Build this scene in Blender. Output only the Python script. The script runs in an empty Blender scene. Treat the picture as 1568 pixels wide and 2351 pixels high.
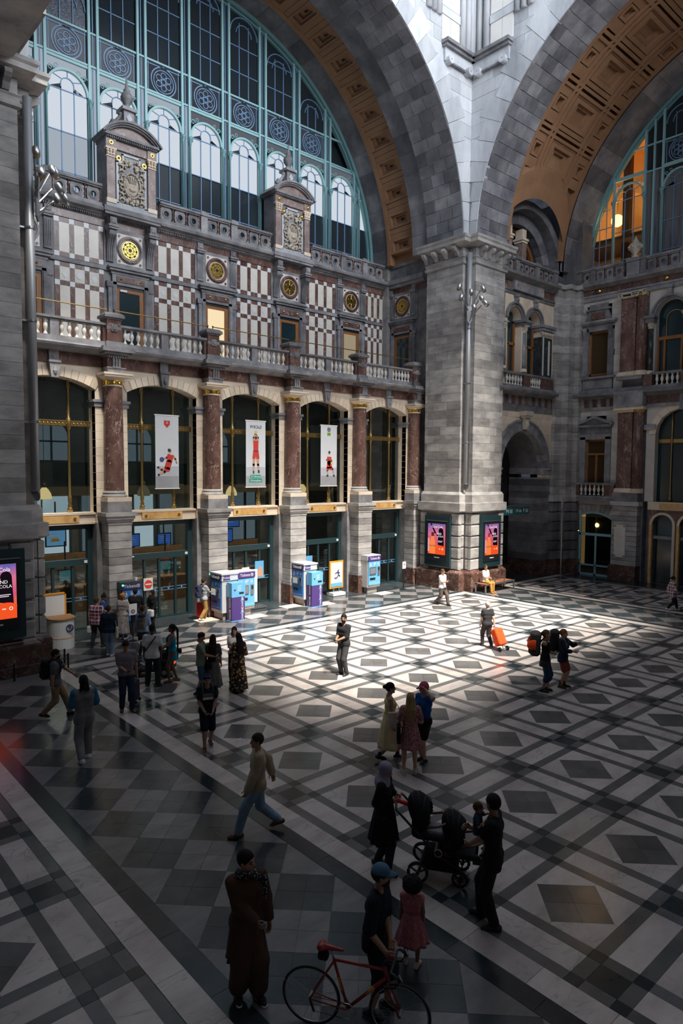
# Great station hall: marble floor, stone piers and arches, a facade of marble and glass, travellers below.
import bpy, bmesh, math, random
import numpy as np
from mathutils import Matrix, Vector
PI = math.pi
random.seed(7)
SC = bpy.context.scene
COL = SC.collection
# ------------------------------------------------------------------ camera
CAMH = 6.183
cam = bpy.data.cameras.new('camera')
cam.sensor_fit = 'VERTICAL'; cam.sensor_height = 36.0; cam.sensor_width = 24.0
cam.lens = 1554.036 / 2351.0 * 36.0
cam.clip_start = 0.05; cam.clip_end = 300
camo = bpy.data.objects.new('camera', cam); COL.objects.link(camo)
YAW, PIT, ROL = 0.84164054, 0.06339496, 0.00639746
_fw = np.array([math.cos(YAW)*math.cos(PIT), math.sin(YAW)*math.cos(PIT), -math.sin(PIT)])
_r = np.array([math.sin(YAW), -math.cos(YAW), 0.0]); _u = np.cross(_r, _fw)
_r2 = _r*math.cos(ROL)+_u*math.sin(ROL); _u2 = -_r*math.sin(ROL)+_u*math.cos(ROL)
camo.matrix_world = Matrix(((_r2[0], _u2[0], -_fw[0], 0), (_r2[1], _u2[1], -_fw[1], 0), (_r2[2], _u2[2], -_fw[2], CAMH), (0, 0, 0, 1)))
SC.camera = camo
# ------------------------------------------------------------------ world, sun, south daylight, added fill lamps
SC.view_settings.view_transform = 'Standard'; SC.view_settings.look = 'None'
SC.view_settings.gamma = 1.0; SC.view_settings.use_curve_mapping = False
SC.view_settings.exposure = 0.0
W = bpy.data.worlds.new('sky'); SC.world = W; W.use_nodes = True
W.node_tree.nodes['Background'].inputs[0].default_value = (0.42, 0.55, 0.80, 1)
W.node_tree.nodes['Background'].inputs[1].default_value = 0.4
sun = bpy.data.lights.new('sun', 'SUN'); sun.energy = 13.0; sun.angle = math.radians(8.5); sun.color = (1.0, 0.94, 0.84)
suno = bpy.data.objects.new('sun', sun); COL.objects.link(suno)
SUN_EL = math.radians(62)
SUN_AZ = math.radians(81)
suno.rotation_euler = (math.radians(90)-SUN_EL, 0, SUN_AZ-PI/2)      # light travels towards the ticket hall facade and down
def area(name, loc, rot, sx, sy, power, color, spread=180):
 l = bpy.data.lights.new(name, 'AREA'); l.shape = 'RECTANGLE'; l.size = sx; l.size_y = sy; l.energy = power; l.color = color; l.spread = math.radians(spread)
 o = bpy.data.objects.new(name, l); COL.objects.link(o); o.location = loc; o.rotation_euler = rot
 return o
COOL = (0.76, 0.87, 1.0)
area('daylight_south', (18.2, 0.75, 38.0), (math.radians(-90), 0, PI), 16, 30, 8200, (0.88, 0.93, 1.0), 118)      # unseen south clerestory window; lamp spread narrowed to favour the facade
area('fill_west', (6.55, 11.0, 40.0), (0, math.radians(-90), 0), 18, 15, 800, (0.60, 0.80, 1.0), 140)         # added cool fill lamp in an unseen west opening
area('fill_dome', (17.1, 11.0, 56.5), (0, 0, 0), 14, 14, 1000, (0.62, 0.80, 1.0))            # added cool fill lamp under the closed ceiling, standing in for dome light
# ------------------------------------------------------------------ helpers
BASE = {}
def tag(o, label=None, cat=None, group=None, kind=None):
 if label: o['label'] = label
 if cat: o['category'] = cat
 if group: o['group'] = group
 if kind: o['kind'] = kind
 return o
def thing(name, label, cat, loc=(0, 0, 0), rz=0.0, group=None, kind=None):
 o = bpy.data.objects.new(name, None); COL.objects.link(o)
 o.empty_display_size = 0.2; o.location = loc; o.rotation_euler = (0, 0, rz)
 BASE[o.name] = tuple(loc)
 return tag(o, label, cat, group, kind)
def mesh(name, V, F, mats, mi=None, smooth=False):
 me = bpy.data.meshes.new(name)
 V = np.asarray(V, dtype=np.float32).reshape(-1, 3)
 if isinstance(F, np.ndarray):
  n, k = F.shape
  me.vertices.add(len(V)); me.vertices.foreach_set('co', V.ravel())
  me.loops.add(n*k); me.loops.foreach_set('vertex_index', F.ravel().astype(np.int32))
  me.polygons.add(n); me.polygons.foreach_set('loop_start', np.arange(0, n*k, k, dtype=np.int32))
  me.update(calc_edges=True)
 else:
  me.from_pydata(V.tolist(), [], F)
 if not isinstance(mats, (list, tuple)): mats = [mats]
 for m in mats: me.materials.append(m)
 if mi is not None: me.polygons.foreach_set('material_index', np.asarray(mi, dtype=np.int32))
 if smooth: me.polygons.foreach_set('use_smooth', np.ones(len(me.polygons), dtype=bool))
 return me
def put(name, me, parent=None, loc=None, kind=None):
 o = bpy.data.objects.new(name, me); COL.objects.link(o)
 if parent is not None:
  o.parent = parent; BASE[o.name] = BASE.get(parent.name, (0, 0, 0))
 else: BASE[o.name] = (0, 0, 0)
 if loc is not None: o.location = loc
 if kind: o['kind'] = kind
 return o
def ident(p): return p
class MB:
 """collects faces; T maps local (u, v, z) to the world"""
 def __init__(s, T=None): s.V = []; s.F = []; s.M = []; s.T = T; s.m = 0
 def add(s, V, F):
  o = len(s.V)
  s.V.extend(V if s.T is None else [s.T(*p) for p in V])
  s.F.extend([tuple(i+o for i in f) for f in F]); s.M.extend([s.m]*len(F)); return s
 def box(s, x0, x1, y0, y1, z0, z1, b=0.0):
  if b <= 0:
   V = [(x, y, z) for z in (z0, z1) for y in (y0, y1) for x in (x0, x1)]
   return s.add(V, [(0, 2, 3, 1), (4, 5, 7, 6), (0, 1, 5, 4), (2, 6, 7, 3), (0, 4, 6, 2), (1, 3, 7, 5)])
  # chamfered on the four edges of the front face y0 side
  V = [(x0, y1, z0), (x1, y1, z0), (x1, y1, z1), (x0, y1, z1), (x0, y0+b, z0), (x1, y0+b, z0), (x1, y0+b, z1), (x0, y0+b, z1),
             (x0+b, y0, z0+b), (x1-b, y0, z0+b), (x1-b, y0, z1-b), (x0+b, y0, z1-b)]
  F = [(0, 4, 5, 1), (1, 5, 6, 2), (2, 6, 7, 3), (3, 7, 4, 0), (4, 8, 9, 5), (5, 9, 10, 6), (6, 10, 11, 7), (7, 11, 8, 4), (8, 11, 10, 9), (0, 1, 2, 3)]
  return s.add(V, F)
 def prism(s, prof, lo, hi, ax):
  """prof: 2D polygon; ax 'u': (v,z) polygon along u; 'z': (u,v) along z; 'v': (u,z) along v"""
  n = len(prof); V = []
  for t in (lo, hi):
   for a, b in prof:
    V.append((t, a, b) if ax == 'u' else ((a, b, t) if ax == 'z' else (a, t, b)))
  F = [tuple(range(n)), tuple(range(2*n-1, n-1, -1))]
  F += [(i, (i+1) % n, n+(i+1) % n, n+i) for i in range(n)]
  return s.add(V, F)
 def lathe(s, prof, c=(0, 0), n=12, a0=0, a1=2*PI, cap=True):
  full = abs(a1-a0-2*PI) < 1e-6; k = n if full else n+1; V = []
  for r, z in prof:
   for i in range(k):
    a = a0+(a1-a0)*i/n; V.append((c[0]+r*math.cos(a), c[1]+r*math.sin(a), z))
  F = []
  for j in range(len(prof)-1):
   for i in range(n):
    i2 = (i+1) % k; F.append((j*k+i, j*k+i2, (j+1)*k+i2, (j+1)*k+i))
  if cap and full:
   F.append(tuple(range(k-1, -1, -1))); F.append(tuple(range((len(prof)-1)*k, len(prof)*k)))
  return s.add(V, F)
 def ring(s, c, r0, r1, v0, v1, n=24, a0=0, a1=2*PI, ax='v'):
  """annulus in the u-z plane, from depth v0 to v1"""
  full = abs(a1-a0-2*PI) < 1e-6; k = n if full else n+1; V = []
  for i in range(k):
   a = a0+(a1-a0)*i/n; cc, ss = math.cos(a), math.sin(a)
   for r, v in ((r0, v0), (r1, v0), (r1, v1), (r0, v1)):
    p = (c[0]+r*cc, v, c[1]+r*ss)
    V.append(p if ax == 'v' else (p[0], p[2], p[1]))
  F = []
  for i in range(n):
   i2 = (i+1) % k
   for q in range(4): F.append((4*i+q, 4*i+(q+1) % 4, 4*i2+(q+1) % 4, 4*i2+q))
  if not full: F += [(0, 1, 2, 3), (4*n+3, 4*n+2, 4*n+1, 4*n)]
  return s.add(V, F)
 def disc(s, c, r, v0, v1, n=20):
  V = [(c[0]+r*math.cos(2*PI*i/n), v, c[1]+r*math.sin(2*PI*i/n)) for v in (v0, v1) for i in range(n)]
  return s.add(V, [tuple(range(n)), tuple(range(2*n-1, n-1, -1))]+[(i, (i+1) % n, n+(i+1) % n, n+i) for i in range(n)])
 def tube(s, P, r, n=8, cap=True, closed=False):
  P = [Vector(p) for p in P]; m = len(P); V = []
  rr = r if isinstance(r, (list, tuple)) else [r]*m
  up = Vector((0, 0, 1))
  for i, p in enumerate(P):
   if closed: t = (P[(i+1) % m]-P[i-1]).normalized()
   else: t = (P[min(i+1, m-1)]-P[max(i-1, 0)]).normalized()
   a = t.cross(up if abs(t.dot(up)) < 0.95 else Vector((1, 0, 0))).normalized(); b = a.cross(t).normalized()
   for k in range(n):
    an = 2*PI*k/n; V.append(tuple(p+a*rr[i]*math.cos(an)+b*rr[i]*math.sin(an)))
  F = []
  for i in range(m if closed else m-1):
   j = (i+1) % m
   for k in range(n): k2 = (k+1) % n; F.append((i*n+k, i*n+k2, j*n+k2, j*n+k))
  if cap and not closed: F += [tuple(range(n-1, -1, -1)), tuple(range((m-1)*n, m*n))]
  return s.add(V, F)
 def ball(s, c, r, n=10, m=7, sq=(1, 1, 1)):
  prof = [(math.sin(PI*i/m), -math.cos(PI*i/m)) for i in range(m+1)]
  V = []
  for a, z in prof:
   for i in range(n):
    t = 2*PI*i/n; V.append((c[0]+r*sq[0]*a*math.cos(t), c[1]+r*sq[1]*a*math.sin(t), c[2]+r*sq[2]*z))
  F = [(j*n+i, j*n+(i+1) % n, (j+1)*n+(i+1) % n, (j+1)*n+i) for j in range(m) for i in range(n)]
  return s.add(V, F)
 def quad(s, a, b, c, d): return s.add([a, b, c, d], [(0, 1, 2, 3)])
 def build(s, name, mats, parent=None, smooth=False, local=False, kind=None):
  V = np.array(s.V, dtype=float).reshape(-1, 3)
  if parent is not None and not local: V = V-np.array(BASE.get(parent.name, (0, 0, 0)))
  me = mesh(name, V, s.F, mats, s.M if isinstance(mats, (list, tuple)) else None, smooth)
  return put(name, me, parent, kind=kind)
def smooth_by_angle(o, deg=40):
 me = o.data
 try:
  me.polygons.foreach_set('use_smooth', np.ones(len(me.polygons), dtype=bool)); me.set_sharp_from_angle(angle=math.radians(deg))
 except Exception: pass
 return o
def copy_tree(o, parent=None, loc=None):
 c = o.copy(); COL.objects.link(c)
 if parent is not None: c.parent = parent; c.matrix_parent_inverse = o.matrix_parent_inverse.copy()
 if loc is not None: c.location = loc
 for ch in list(o.children): copy_tree(ch, c)
 return c
def dup(o, loc, label=None, rz=None):
 c = copy_tree(o, None, loc)
 if rz is not None: c.rotation_euler = (0, 0, rz)
 if label: c['label'] = label
 return c
# ------------------------------------------------------------------ materials
MATS = {}
def nodes(m):
 m.use_nodes = True; nt = m.node_tree; return nt, nt.nodes, nt.links
def ramp(N, stops):
 r = N.new('ShaderNodeValToRGB'); e = r.color_ramp.elements
 while len(e) < len(stops): e.new(0.5)
 for q, (p, c) in zip(e, stops): q.position = p; q.color = (*c, 1)
 return r
def plain(name, c, rough=0.6, metal=0.0, emit=0.0, spec=0.5, alpha=None):
 m = bpy.data.materials.new(name); nt, N, L = nodes(m); b = N['Principled BSDF']
 b.inputs['Base Color'].default_value = (*c, 1); b.inputs['Roughness'].default_value = rough; b.inputs['Metallic'].default_value = metal
 b.inputs['Specular IOR Level'].default_value = spec
 if emit: b.inputs['Emission Color'].default_value = (*c, 1); b.inputs['Emission Strength'].default_value = emit
 MATS[name] = m; return m
def stone(name, cols, scale=1.2, rough=0.6, bump=0.15, stretch=(1, 1, 1), vein=None, vscale=1.5, detail=6, tone=0.0, spec=0.4, bscale=14, vw=0.03):
 """noise-mottled stone in world coordinates; optional veins; tone: per-piece variation"""
 m = bpy.data.materials.new(name); nt, N, L = nodes(m); b = N['Principled BSDF']
 g = N.new('ShaderNodeNewGeometry'); mp = N.new('ShaderNodeMapping'); mp.inputs['Scale'].default_value = stretch
 L.new(g.outputs['Position'], mp.inputs['Vector']); vec = mp.outputs['Vector']
 oi = N.new('ShaderNodeObjectInfo')
 n1 = N.new('ShaderNodeTexNoise'); n1.inputs['Scale'].default_value = scale; n1.inputs['Detail'].default_value = detail; n1.inputs['Roughness'].default_value = 0.62
 L.new(vec, n1.inputs['Vector'])
 k = len(cols); r = ramp(N, [(0.28+0.44*i/(k-1), c) for i, c in enumerate(cols)])
 L.new(n1.outputs['Fac'], r.inputs['Fac']); out = r.outputs['Color']
 if vein:
  n2 = N.new('ShaderNodeTexNoise'); n2.inputs['Scale'].default_value = vscale; n2.inputs['Detail'].default_value = 5; n2.inputs['Distortion'].default_value = 1.6
  L.new(vec, n2.inputs['Vector'])
  s = N.new('ShaderNodeMath'); s.operation = 'SUBTRACT'; s.inputs[1].default_value = 0.5; L.new(n2.outputs['Fac'], s.inputs[0])
  a = N.new('ShaderNodeMath'); a.operation = 'ABSOLUTE'; L.new(s.outputs[0], a.inputs[0])
  rr = ramp(N, [(0.0, (1, 1, 1)), (vw, (0, 0, 0))]); L.new(a.outputs[0], rr.inputs['Fac'])
  n3 = N.new('ShaderNodeTexNoise'); n3.inputs['Scale'].default_value = vscale*0.8; L.new(vec, n3.inputs['Vector'])
  r3 = ramp(N, [(0.42, (0, 0, 0)), (0.6, (0.85, 0.85, 0.85))]); L.new(n3.outputs['Fac'], r3.inputs['Fac'])
  mu = N.new('ShaderNodeMath'); mu.operation = 'MULTIPLY'; L.new(rr.outputs['Color'], mu.inputs[0]); L.new(r3.outputs['Color'], mu.inputs[1])
  mx = N.new('ShaderNodeMix'); mx.data_type = 'RGBA'; mx.inputs[7].default_value = (*vein, 1)
  L.new(mu.outputs[0], mx.inputs[0]); L.new(out, mx.inputs[6]); out = mx.outputs[2]
 if tone:
  at = N.new('ShaderNodeAttribute'); at.attribute_name = 'tone'
  ad = N.new('ShaderNodeMath'); ad.operation = 'SUBTRACT'; ad.inputs[1].default_value = 0.5; L.new(oi.outputs['Random'], ad.inputs[0])
  ad2 = N.new('ShaderNodeMath'); ad2.operation = 'ADD'; L.new(ad.outputs[0], ad2.inputs[0]); L.new(at.outputs['Fac'], ad2.inputs[1])
  mu2 = N.new('ShaderNodeMath'); mu2.operation = 'MULTIPLY_ADD'; mu2.inputs[1].default_value = tone; mu2.inputs[2].default_value = 1.0; L.new(ad2.outputs[0], mu2.inputs[0])
  hs = N.new('ShaderNodeHueSaturation'); L.new(mu2.outputs[0], hs.inputs['Value']); L.new(out, hs.inputs['Color']); out = hs.outputs['Color']
 L.new(out, b.inputs['Base Color'])
 b.inputs['Roughness'].default_value = rough; b.inputs['Specular IOR Level'].default_value = spec
 if bump:
  nb = N.new('ShaderNodeTexNoise'); nb.inputs['Scale'].default_value = bscale; nb.inputs['Detail'].default_value = 4; L.new(vec, nb.inputs['Vector'])
  bp = N.new('ShaderNodeBump'); bp.inputs['Strength'].default_value = bump; bp.inputs['Distance'].default_value = 0.02
  L.new(nb.outputs['Fac'], bp.inputs['Height']); L.new(bp.outputs['Normal'], b.inputs['Normal'])
 MATS[name] = m; return m
def glassy(name, tint=(0.5, 0.6, 0.62), refl=0.12, rough=0.03):
 m = bpy.data.materials.new(name); nt, N, L = nodes(m); N.remove(N['Principled BSDF']); o = N['Material Output']
 t = N.new('ShaderNodeBsdfTransparent'); t.inputs[0].default_value = (*tint, 1)
 g = N.new('ShaderNodeBsdfGlossy'); g.inputs['Roughness'].default_value = rough; g.inputs[0].default_value = (0.9, 0.95, 1, 1)
 lw = N.new('ShaderNodeLayerWeight'); lw.inputs['Blend'].default_value = 0.25
 mr = N.new('ShaderNodeMapRange'); mr.inputs['To Min'].default_value = refl*0.5; mr.inputs['To Max'].default_value = min(1, refl*5); L.new(lw.outputs['Fresnel'], mr.inputs['Value'])
 x = N.new('ShaderNodeMixShader'); L.new(mr.outputs[0], x.inputs[0]); L.new(t.outputs[0], x.inputs[1]); L.new(g.outputs[0], x.inputs[2]); L.new(x.outputs[0], o.inputs[0])
 MATS[name] = m; return m
def lit(name, c, strength):
 m = bpy.data.materials.new(name); nt, N, L = nodes(m); N.remove(N['Principled BSDF']); o = N['Material Output']
 e = N.new('ShaderNodeEmission'); e.inputs[0].default_value = (*c, 1); e.inputs[1].default_value = strength; L.new(e.outputs[0], o.inputs[0])
 MATS[name] = m; return m
def cloth(name, c, rough=0.85, pat=None, scale=60, c2=None, thr=0.55):
 """woven cloth; pat: None | 'flower' | 'check' | 'fleck'"""
 if name in MATS: return MATS[name]
 m = bpy.data.materials.new(name); nt, N, L = nodes(m); b = N['Principled BSDF']
 tc = N.new('ShaderNodeTexCoord'); vec = tc.outputs['Object']
 n = N.new('ShaderNodeTexNoise'); n.inputs['Scale'].default_value = 6; n.inputs['Detail'].default_value = 5; L.new(vec, n.inputs['Vector'])
 r = ramp(N, [(0.3, tuple(x*0.78 for x in c)), (0.7, tuple(min(1, x*1.12) for x in c))]); L.new(n.outputs['Fac'], r.inputs['Fac']); out = r.outputs['Color']
 if pat in ('flower', 'fleck'):
  v = N.new('ShaderNodeTexVoronoi'); v.inputs['Scale'].default_value = scale; L.new(vec, v.inputs['Vector'])
  rr = ramp(N, [(thr-0.06, (1, 1, 1)), (thr+0.06, (0, 0, 0))]); L.new(v.outputs['Distance'], rr.inputs['Fac'])
  mx = N.new('ShaderNodeMix'); mx.data_type = 'RGBA'; L.new(rr.outputs['Color'], mx.inputs[0]); L.new(out, mx.inputs[6]); mx.inputs[7].default_value = (*c2, 1); out = mx.outputs[2]
 if pat == 'check':
  for ax, cc, ph in ((0, c2, 0.0), (2, c2, 0.3), (0, (0.75, 0.75, 0.8), 1.4), (2, (0.75, 0.75, 0.8), 1.4)):
   sp = N.new('ShaderNodeSeparateXYZ'); L.new(vec, sp.inputs[0])
   mu = N.new('ShaderNodeMath'); mu.operation = 'MULTIPLY_ADD'; mu.inputs[1].default_value = scale; mu.inputs[2].default_value = ph; L.new(sp.outputs[ax], mu.inputs[0])
   si = N.new('ShaderNodeMath'); si.operation = 'SINE'; L.new(mu.outputs[0], si.inputs[0])
   gt = N.new('ShaderNodeMath'); gt.operation = 'GREATER_THAN'; gt.inputs[1].default_value = 0.25 if cc == c2 else 0.8; L.new(si.outputs[0], gt.inputs[0])
   ha = N.new('ShaderNodeMath'); ha.operation = 'MULTIPLY'; ha.inputs[1].default_value = 0.6; L.new(gt.outputs[0], ha.inputs[0])
   mx = N.new('ShaderNodeMix'); mx.data_type = 'RGBA'; L.new(ha.outputs[0], mx.inputs[0]); L.new(out, mx.inputs[6]); mx.inputs[7].default_value = (*cc, 1); out = mx.outputs[2]
 L.new(out, b.inputs['Base Color']); b.inputs['Roughness'].default_value = rough; b.inputs['Specular IOR Level'].default_value = 0.2
 nb = N.new('ShaderNodeTexNoise'); nb.inputs['Scale'].default_value = 9; nb.inputs['Detail'].default_value = 3; L.new(vec, nb.inputs['Vector'])
 bp = N.new('ShaderNodeBump'); bp.inputs['Strength'].default_value = 0.5; bp.inputs['Distance'].default_value = 0.03
 L.new(nb.outputs['Fac'], bp.inputs['Height']); L.new(bp.outputs['Normal'], b.inputs['Normal'])
 MATS[name] = m; return m
BLUESTONE = stone('bluestone', [(0.11, 0.11, 0.125), (0.215, 0.21, 0.22), (0.34, 0.33, 0.335)], 1.6, 0.62, 0.25, tone=0.5)
ASHLAR = stone('ashlar', [(0.20, 0.19, 0.192), (0.35, 0.333, 0.322), (0.49, 0.465, 0.44)], 1.1, 0.7, 0.3, (1, 1, 2.2), tone=0.55)
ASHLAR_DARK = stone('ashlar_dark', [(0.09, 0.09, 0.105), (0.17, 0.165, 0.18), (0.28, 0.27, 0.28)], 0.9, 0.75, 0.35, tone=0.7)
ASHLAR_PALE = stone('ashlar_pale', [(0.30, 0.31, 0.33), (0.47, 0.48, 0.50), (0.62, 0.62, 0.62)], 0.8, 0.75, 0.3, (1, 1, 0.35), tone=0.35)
CREAM = stone('cream_stone', [(0.58, 0.46, 0.35), (0.72, 0.60, 0.47), (0.80, 0.70, 0.57)], 1.0, 0.65, 0.12, tone=0.22)
IVORY = stone('ivory_marble', [(0.60, 0.56, 0.49), (0.70, 0.66, 0.60), (0.76, 0.73, 0.68)], 1.4, 0.4, 0.0, tone=0.15)
RED = stone('red_marble', [(0.075, 0.04, 0.034), (0.135, 0.073, 0.06), (0.21, 0.125, 0.105)], 2.2, 0.25, 0.0, (1, 1, 0.55), vein=(0.50, 0.38, 0.32), vscale=3.2, tone=0.3, vw=0.022)
RED_DARK = stone('red_marble_plinth', [(0.05, 0.024, 0.02), (0.10, 0.052, 0.042), (0.16, 0.09, 0.07)], 3.0, 0.22, 0.0, vein=(0.48, 0.36, 0.29), vscale=2.6, tone=0.25, vw=0.02)
WHITE_MARBLE = stone('white_marble', [(0.62, 0.63, 0.64), (0.74, 0.74, 0.74)], 2.0, 0.35, 0.0)
TAN = stone('tan_coffer', [(0.24, 0.125, 0.065), (0.30, 0.16, 0.085), (0.34, 0.19, 0.105)], 0.7, 0.8, 0.05)
TAN_LINE = plain('tan_rib', (0.42, 0.24, 0.14), 0.7)
ORANGE_STONE = stone('onyx_panel', [(0.45, 0.23, 0.07), (0.62, 0.36, 0.13), (0.72, 0.46, 0.20)], 3.0, 0.3, 0.0)
FL_LIGHT = stone('floor_light', [(0.37, 0.32, 0.30), (0.51, 0.45, 0.425), (0.61, 0.55, 0.525)], 0.9, 0.24, 0.0, (1, 2.0, 1), vein=(0.30, 0.28, 0.28), vscale=0.9, tone=0.28, vw=0.015, spec=0.5)
FL_MID = stone('floor_mid', [(0.085, 0.086, 0.088), (0.118, 0.117, 0.118), (0.155, 0.15, 0.15)], 1.4, 0.2, 0.0, tone=0.25, spec=0.5)
FL_DARK = stone('floor_dark', [(0.014, 0.022, 0.027), (0.024, 0.033, 0.039), (0.04, 0.048, 0.054)], 1.6, 0.18, 0.0, tone=0.3, spec=0.5)
FL_GREY = stone('floor_grey', [(0.125, 0.12, 0.123), (0.165, 0.158, 0.16), (0.21, 0.20, 0.20)], 1.2, 0.22, 0.0, (1, 3, 1), tone=0.25, spec=0.5)
FL_DIAM = stone('floor_diamond', [(0.075, 0.076, 0.078), (0.105, 0.103, 0.104), (0.14, 0.135, 0.134)], 1.4, 0.2, 0.0, tone=0.25, spec=0.5)
FL_CHK = stone('floor_check', [(0.022, 0.031, 0.036), (0.038, 0.046, 0.051), (0.06, 0.066, 0.07)], 1.4, 0.2, 0.0, tone=0.3, spec=0.5)
GROUT = plain('grout', (0.12, 0.115, 0.11), 0.8)
TEAL = plain('teal_iron', (0.17, 0.35, 0.37), 0.45, 0.0)
TEAL_LT = plain('teal_iron_light', (0.30, 0.52, 0.54), 0.45)
BLUE_BAR = plain('blue_bar', (0.16, 0.29, 0.47), 0.5)
DARK_FRAME = plain('dark_green_frame', (0.018, 0.045, 0.052), 0.4)
BRASS = plain('brass', (0.40, 0.27, 0.10), 0.35, 0.85)
GOLD = plain('gilding', (0.80, 0.52, 0.12), 0.28, 1.0)
WOOD = stone('window_wood', [(0.22, 0.085, 0.025), (0.34, 0.145, 0.045)], 6, 0.45, 0.0, (4, 4, 0.5))
STEEL = plain('steel', (0.42, 0.43, 0.45), 0.35, 0.9)
PIPE_M = plain('pipe_paint', (0.33, 0.34, 0.36), 0.42, 0.4)
BLACK = plain('black', (0.012, 0.013, 0.016), 0.4)
RUBBER = plain('rubber', (0.018, 0.018, 0.02), 0.8)
WHITE = plain('white_paint', (0.78, 0.78, 0.78), 0.4)
PURPLE = plain('purple_vinyl', (0.075, 0.04, 0.19), 0.4)
NAVY = plain('navy_vinyl', (0.035, 0.03, 0.11), 0.4)
BLUE = plain('machine_blue', (0.03, 0.17, 0.50), 0.35)
SKY = plain('machine_sky_blue', (0.14, 0.42, 0.72), 0.35)
GLASS = glassy('door_glass', (0.55, 0.62, 0.62), 0.10)
GLASS_DK = glassy('window_glass', (0.46, 0.53, 0.53), 0.10)
# ------------------------------------------------------------------ floor
CX, CY, ZC = 17.13, 10.98, 17.65
def pix(p):
 d = np.asarray(p, float)-np.array([0, 0, CAMH]); z = float(d@_fw)
 if z < 0.5: return None
 return (784+1554.036*float(d@_r2)/z, 1175.5-1554.036*float(d@_u2)/z)
TILES = []
def tl(poly, mat): TILES.append((poly, mat))
def rect(x0, x1, y0, y1, mat):
 if x1-x0 > 0.02 and y1-y0 > 0.02: tl([(x0, y0), (x1, y0), (x1, y1), (x0, y1)], mat)
def run(x0, x1, y0, y1, mat, n):
 """a band cut into n stones along its length"""
 for i in range(n):
  if x1-x0 > y1-y0: rect(x0+(x1-x0)*i/n, x0+(x1-x0)*(i+1)/n, y0, y1, mat)
  else: rect(x0, x1, y0+(y1-y0)*i/n, y0+(y1-y0)*(i+1)/n, mat)
G, Bd = 0.20, 0.39
def field(xs, ys):
 for i, x in enumerate(xs):
  for j, y in enumerate(ys):
   X = [x-Bd, x-G, x+G, x+Bd]; Y = [y-Bd, y-G, y+G, y+Bd]
   for a in range(3):
    for b in range(3):
     c = 'd' if (a != 1) == (b != 1) else 'm'
     rect(X[a], X[a+1], Y[b], Y[b+1], c)
   if j+1 < len(ys):
    y0, y1 = y+Bd, ys[j+1]-Bd
    rect(X[0], X[1], y0, y1, 'm'); rect(X[1], X[2], y0, y1, 'l'); rect(X[2], X[3], y0, y1, 'm')
   if i+1 < len(xs):
    x0, x1 = x+Bd, xs[i+1]-Bd
    rect(x0, x1, Y[0], Y[1], 'm'); rect(x0, x1, Y[1], Y[2], 'l'); rect(x0, x1, Y[2], Y[3], 'm')
   if i+1 < len(xs) and j+1 < len(ys):
    x0, x1, y0, y1 = x+Bd, xs[i+1]-Bd, y+Bd, ys[j+1]-Bd
    mx, my, r = (x0+x1)/2, (y0+y1)/2, 0.60
    for sx, sy in ((-1, -1), (1, -1), (1, 1), (-1, 1)):
     ex, ey = (x0 if sx < 0 else x1), (y0 if sy < 0 else y1)
     tl([(ex, ey), (mx, ey), (mx, my+sy*r), (mx+sx*r, my), (ex, my)], 'l')
    h = r/2
    for dx, dy in ((h, 0), (-h, 0), (0, h), (0, -h)):
     tl([(mx+dx-h, my+dy), (mx+dx, my+dy-h), (mx+dx+h, my+dy), (mx+dx, my+dy+h)], 'k')
def checks(a0, b0, b1, along_x, phase):
 """strip of diagonal squares: a0 its lower edge across, b0..b1 along"""
 a = 0.5925
 for k in range(int((b0-phase)/1.185)-1, int((b1-phase)/1.185)+2):
  for col in range(5):
   cb = phase+1.185*k+(0 if col % 2 else a); ca = a0+a*col
   if cb-a < b0-0.01 or cb+a > b1+0.01: continue
   P = [(-a, 0), (0, -a), (a, 0), (0, a)]
   if col == 0: P = [(0, -a), (a, 0), (0, a)]
   if col == 4: P = [(0, -a), (0, a), (-a, 0)]
   parts = [P]
   if len(P) == 4:
    h = a/2; parts = [[(dx-h, dy), (dx, dy-h), (dx+h, dy), (dx, dy+h)] for dx, dy in ((h, 0), (-h, 0), (0, h), (0, -h))]
   for q in parts:
    pts = [(ca+u, cb+v) for u, v in q]
    tl([(v, u) for u, v in pts][::-1] if along_x else pts, 'c' if col % 2 else 'g')
YS = [14.16+2.1*j for j in range(-8, 4)]
field([13.97+2.1*i for i in range(-3, 7)], YS)
field([31.12, 33.22, 35.32], YS)
field([-3.17, -1.07, 1.03, 3.13], YS[:-1])
for x0, mat, n in ((6.88, 'l', 24), (3.51, 'l', 24), (26.96, 'l', 24), (30.33, 'l', 24)): run(x0, x0+0.40, -2.5, 20.85, mat, n)
for x0 in (3.91, 6.57, 27.36, 30.03): run(x0, x0+0.305, -2.5, 20.95, 'd', 18)
checks(4.21, -2.5, 21, False, CY+0.03); checks(27.665, -2.5, 21, False, CY+0.03)
run(6.88, 27.36, 20.85, 21.25, 'l', 20); run(6.88, 27.36, 21.25, 21.555, 'd', 16)
checks(21.555, 7.2, 27.2, True, CX); run(6.9, 27.4, 23.925, 24.25, 'd', 14)
run(7.2, 27.2, 24.25, 25.0, 'h', 12); run(7.2, 28.4, 25.0, 25.9, 'h', 12)
run(30.33, 37.6, 20.85, 21.25, 'l', 7); run(30.33, 36.9, 21.25, 21.6, 'd', 5)
run(36.0, 37.6, -2, 20.85, 'd', 12)
for i in range(4): run(30.2, 36.6, 21.6+1.2*i, 22.8+1.2*i, 'h', 5)
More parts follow.
